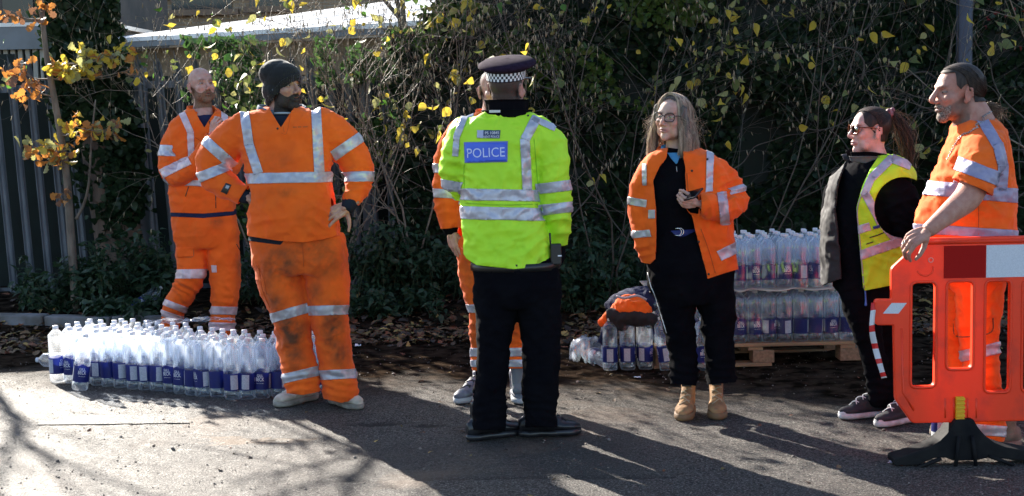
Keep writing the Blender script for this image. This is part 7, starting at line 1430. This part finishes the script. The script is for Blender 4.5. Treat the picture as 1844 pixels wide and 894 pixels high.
hl3 = [(a, b, z) for a, b, z in xs_]; mir = [(2*xc-b, 2*xc-a, z) for a, b, z in hl3]; gap0 = hl3[-1][1]+.05; gap1 = mir[-1][0]-.05; nn = 5; wv_ = (gap1-gap0)/nn
mid = [(gap0+i*wv_, gap0+(i+1)*wv_-.05+(.05 if i == nn-1 else 0), zm1 if i % 2 else z31) for i in range(nn)]
for a, b, z in hl3+mid+mir: holes.append(rounded([(a, zh0), (b, zh0), (b, z), (a, z)], .028, 5))
bar = empty('safety_barrier', (xc, BY, 0), 'red plastic pedestrian barrier with white reflective panel, standing on a black foot at right', 'barrier')
curve_plate(outer, holes, .022, .006, BRED, 'panel', bar, BY)
for h in holes: mk('moulded_rim', *tube([[x, BY-.016, z] for x, z in h+[h[0], h[1]]], .007, 6, False), BRED, bar)
rail = rounded([(left[0][0]-.005, zt-.004), (2*xc-left[0][0]+.005, zt-.004)], .01) ; mk('top_lip', *tube([[left[0][0]+.01, BY-.012, zt-.014], [xc, BY-.012, zt-.014], [2*xc-left[0][0]-.01, BY-.012, zt-.014]], .012, 8), BRED, bar)
ins = [(B2(1632, 720)), (B2(1650, 741)), (B2(1700, 743))]; mk('moulded_rib', *tube([[B2(1622, 590)[0], BY-.014, B2(1622, 590)[1]], [B2(1624, 706)[0], BY-.014, B2(1624, 706)[1]], [B2(1644, 738)[0], BY-.014, B2(1644, 738)[1]]], .006, 6), BRED, bar)
for u in (1700, 1716, 1740, 1756): a, b = B2(u, 716), B2(u, 752); mk('moulded_rib', *tube([[a[0], BY-.013, a[1]], [b[0], BY-.013, b[1]]], .006, 6), BRED, bar)
DR = pm('dark_red_reflective', (.36, .008, .006), .6, spec=.1, col2=(.31, .006, .005), sc=200, bump=.0004, bsc=400); WR = pm('white_reflective', (.62, .64, .70), .35, col2=(.52, .54, .60), sc=220, bump=.0004, bsc=400)
x0 = B2(1697, 470)[0]; w_ = B2(1773, 470)[0]-x0; z0, z1 = B2(1735, 500)[1], B2(1735, 442)[1]; i = 0; x = x0
while x+w_ < 2*xc-x0+.01:
    ww = w_ if i % 2 == 0 else w_*1.35; 
    if x+ww > 2*xc-x0+.05: break
    v, f = box((x+ww/2, BY-.0185, (z0+z1)/2), (ww-.003, .003, z1-z0)); mk('red_reflective_panel' if i % 2 == 0 else 'white_reflective_panel', v, f, DR if i % 2 == 0 else WR, bar, smooth=False); x += ww; i += 1
v = [[B2(*p)[0], BY-.0185+dy, B2(*p)[1]] for dy in (0, .003) for p in ((1588, 564), (1604, 545), (1631, 545), (1616, 564))]; mk('white_reflective_panel', v, [[0, 1, 2, 3], [7, 6, 5, 4], [0, 4, 5, 1], [1, 5, 6, 2], [2, 6, 7, 3], [3, 7, 4, 0]], WR, bar, smooth=False)
# round boss with a hole, as on the corner
c = B2(1674, 468); mk('moulded_eye', *tube([[c[0]+.010*math.cos(a), BY-.018, c[1]+.010*math.sin(a)] for a in np.linspace(0, 6.28, 14)], .003, 6, False), pm('pale_red', (.9, .25, .2), .4), bar)
c = B2(1664, 484); mk('moulded_arc', *tube([[c[0]+.035*math.cos(a), BY-.017, c[1]+.030*math.sin(a)] for a in np.linspace(3.4, 6.6, 12)], .004, 6), BRED, bar)
YL = pm('yellow_plastic', (.75, .40, .01), .45); yc = B2(1725, 742); foot_c = empty('clip', (0, 0, 0)) if False else None
v, f = box((yc[0], BY-.022, yc[1]), (.036, .02, .148)); yo = mk('yellow_clip', v, f, YL, bar, smooth=False)
for i in range(8): v, f = box((yc[0], BY-.035, yc[1]-.065+i*.0185), (.040, .012, .012)); bevel(mk('ridge', v, f, YL, yo, smooth=False), .002, 1)
# rubber foot: profile extruded across
RUB = pm('black_rubber', (.007, .007, .009), .7, col2=(.016, .015, .015), sc=12, bump=.002, bsc=40, spec=.12)
FY_ = 6.32
def F2(u, v): p = at(u, v, FY_); return (p[0], p[2])
prof = [F2(*q) for q in ((1609, 852), (1609, 843), (1640, 834), (1668, 824), (1690, 811), (1704, 797), (1714, 780), (1719, 773), (1748, 772), (1756, 786), (1768, 800), (1786, 814), (1806, 822), (1846, 829), (1880, 838), (1884, 846), (1846, 844), (1806, 840), (1776, 838), (1752, 843), (1712, 843), (1700, 838), (1678, 839), (1650, 851))]
zm_ = min(z for x, z in prof); prof = rounded([(x, z-zm_+.006) for x, z in prof], .006, 2)
fo = curve_plate(prof, [], .11, .004, RUB, 'rubber_foot', bar, FY_+.03); 
v = np.array([[F2(1732, 800)[0]+dx, FY_-.04, F2(1732, 800)[1]+dz] for dx, dz in ((-.05, .05), (.05, .05), (.03, -.05), (-.03, -.05))])
for a, b in (((1722, 782), (1716, 836)), ((1746, 782), (1752, 836)), ((1690, 822), (1640, 842)), ((1776, 818), (1820, 834))): A, B = F2(*a), F2(*b); mk('moulded_rib', *tube([[A[0], FY_-.040, A[1]], [B[0], FY_-.040, B[1]]], .009, 6), RUB, bar)
xf = 2*xc-F2(1732, 800)[0]; fo2 = fo.copy(); SC.collection.objects.link(fo2); fo2.location.x = xf-F2(1732, 800)[0]
# striped tape hanging from the lug
tp_ = spline([[*at(1574, 545, BY-.01)], [*at(1570, 590, BY-.03)], [*at(1576, 625, BY-.01)], [*at(1584, 655, BY-.03)], [*at(1592, 681, BY-.02)]], 10); V = []; F = []; mi = []
for i, p in enumerate(tp_): tw = .35*math.sin(i*.23); d = np.array([math.cos(tw), math.sin(tw), .1])*.013; V += [p-d, p+d]
for i in range(len(tp_)-1): F.append([2*i, 2*i+1, 2*i+3, 2*i+2]); mi.append(1 if i % 9 in (0, 1, 2) else 0)
tpo = link('striped_tape', mkmesh('striped_tape', np.array(V), F, [pm('tape_white', (.75, .75, .78), .4, trans=.3), pm('tape_red', (.75, .03, .03), .4, trans=.3)], mi=mi)); tag(tpo, 'strip of red and white tape hanging from the end lug of the barrier', 'tape'); s_ = tpo.modifiers.new('t', 'SOLIDIFY'); s_.thickness = .0012
# litter
def litter(u, v, s, mat, label, seed):
    p = gnd(u, v); n = 12; xs = np.linspace(-1, 1, n); X, Y = np.meshgrid(xs, xs); P = np.stack([X.ravel(), Y.ravel(), X.ravel()*0+seed], 1); V = np.stack([X.ravel()*s[0]+.3*s[0]*fbm(P*2, 2), Y.ravel()*s[1], s[2]*(1+fbm(P*2.5, 2))], 1)+np.array([p[0], p[1], float(gh(p[0], p[1]))+.004]); i = (np.arange(n-1)[:, None]*n+np.arange(n-1)[None]).ravel(); tag(link('wrapper', mkmesh('wrapper', V, np.stack([i, i+1, i+n+1, i+n], 1), mat)), label, 'litter')
LM = pm('silver_wrapper', (.55, .52, .58), .3, .3, col2=(.4, .3, .32), sc=30)
litter(1622, 834, (.055, .020, .010), LM, 'crumpled silvery wrapper lying beside the tip of the barrier foot', 1); litter(645, 626, (.02, .03, .012), WHITE, 'small white scrap on the ground right of the beanie man', 2); litter(1148, 681, (.02, .015, .006), WHITE, 'small white scrap below the small pack of bottles', 3); litter(925, 672, (.035, .03, .014), LM, 'pale scrap of plastic between the police officer and the man behind', 4)
bpy.data.scenes.remove(TMP)
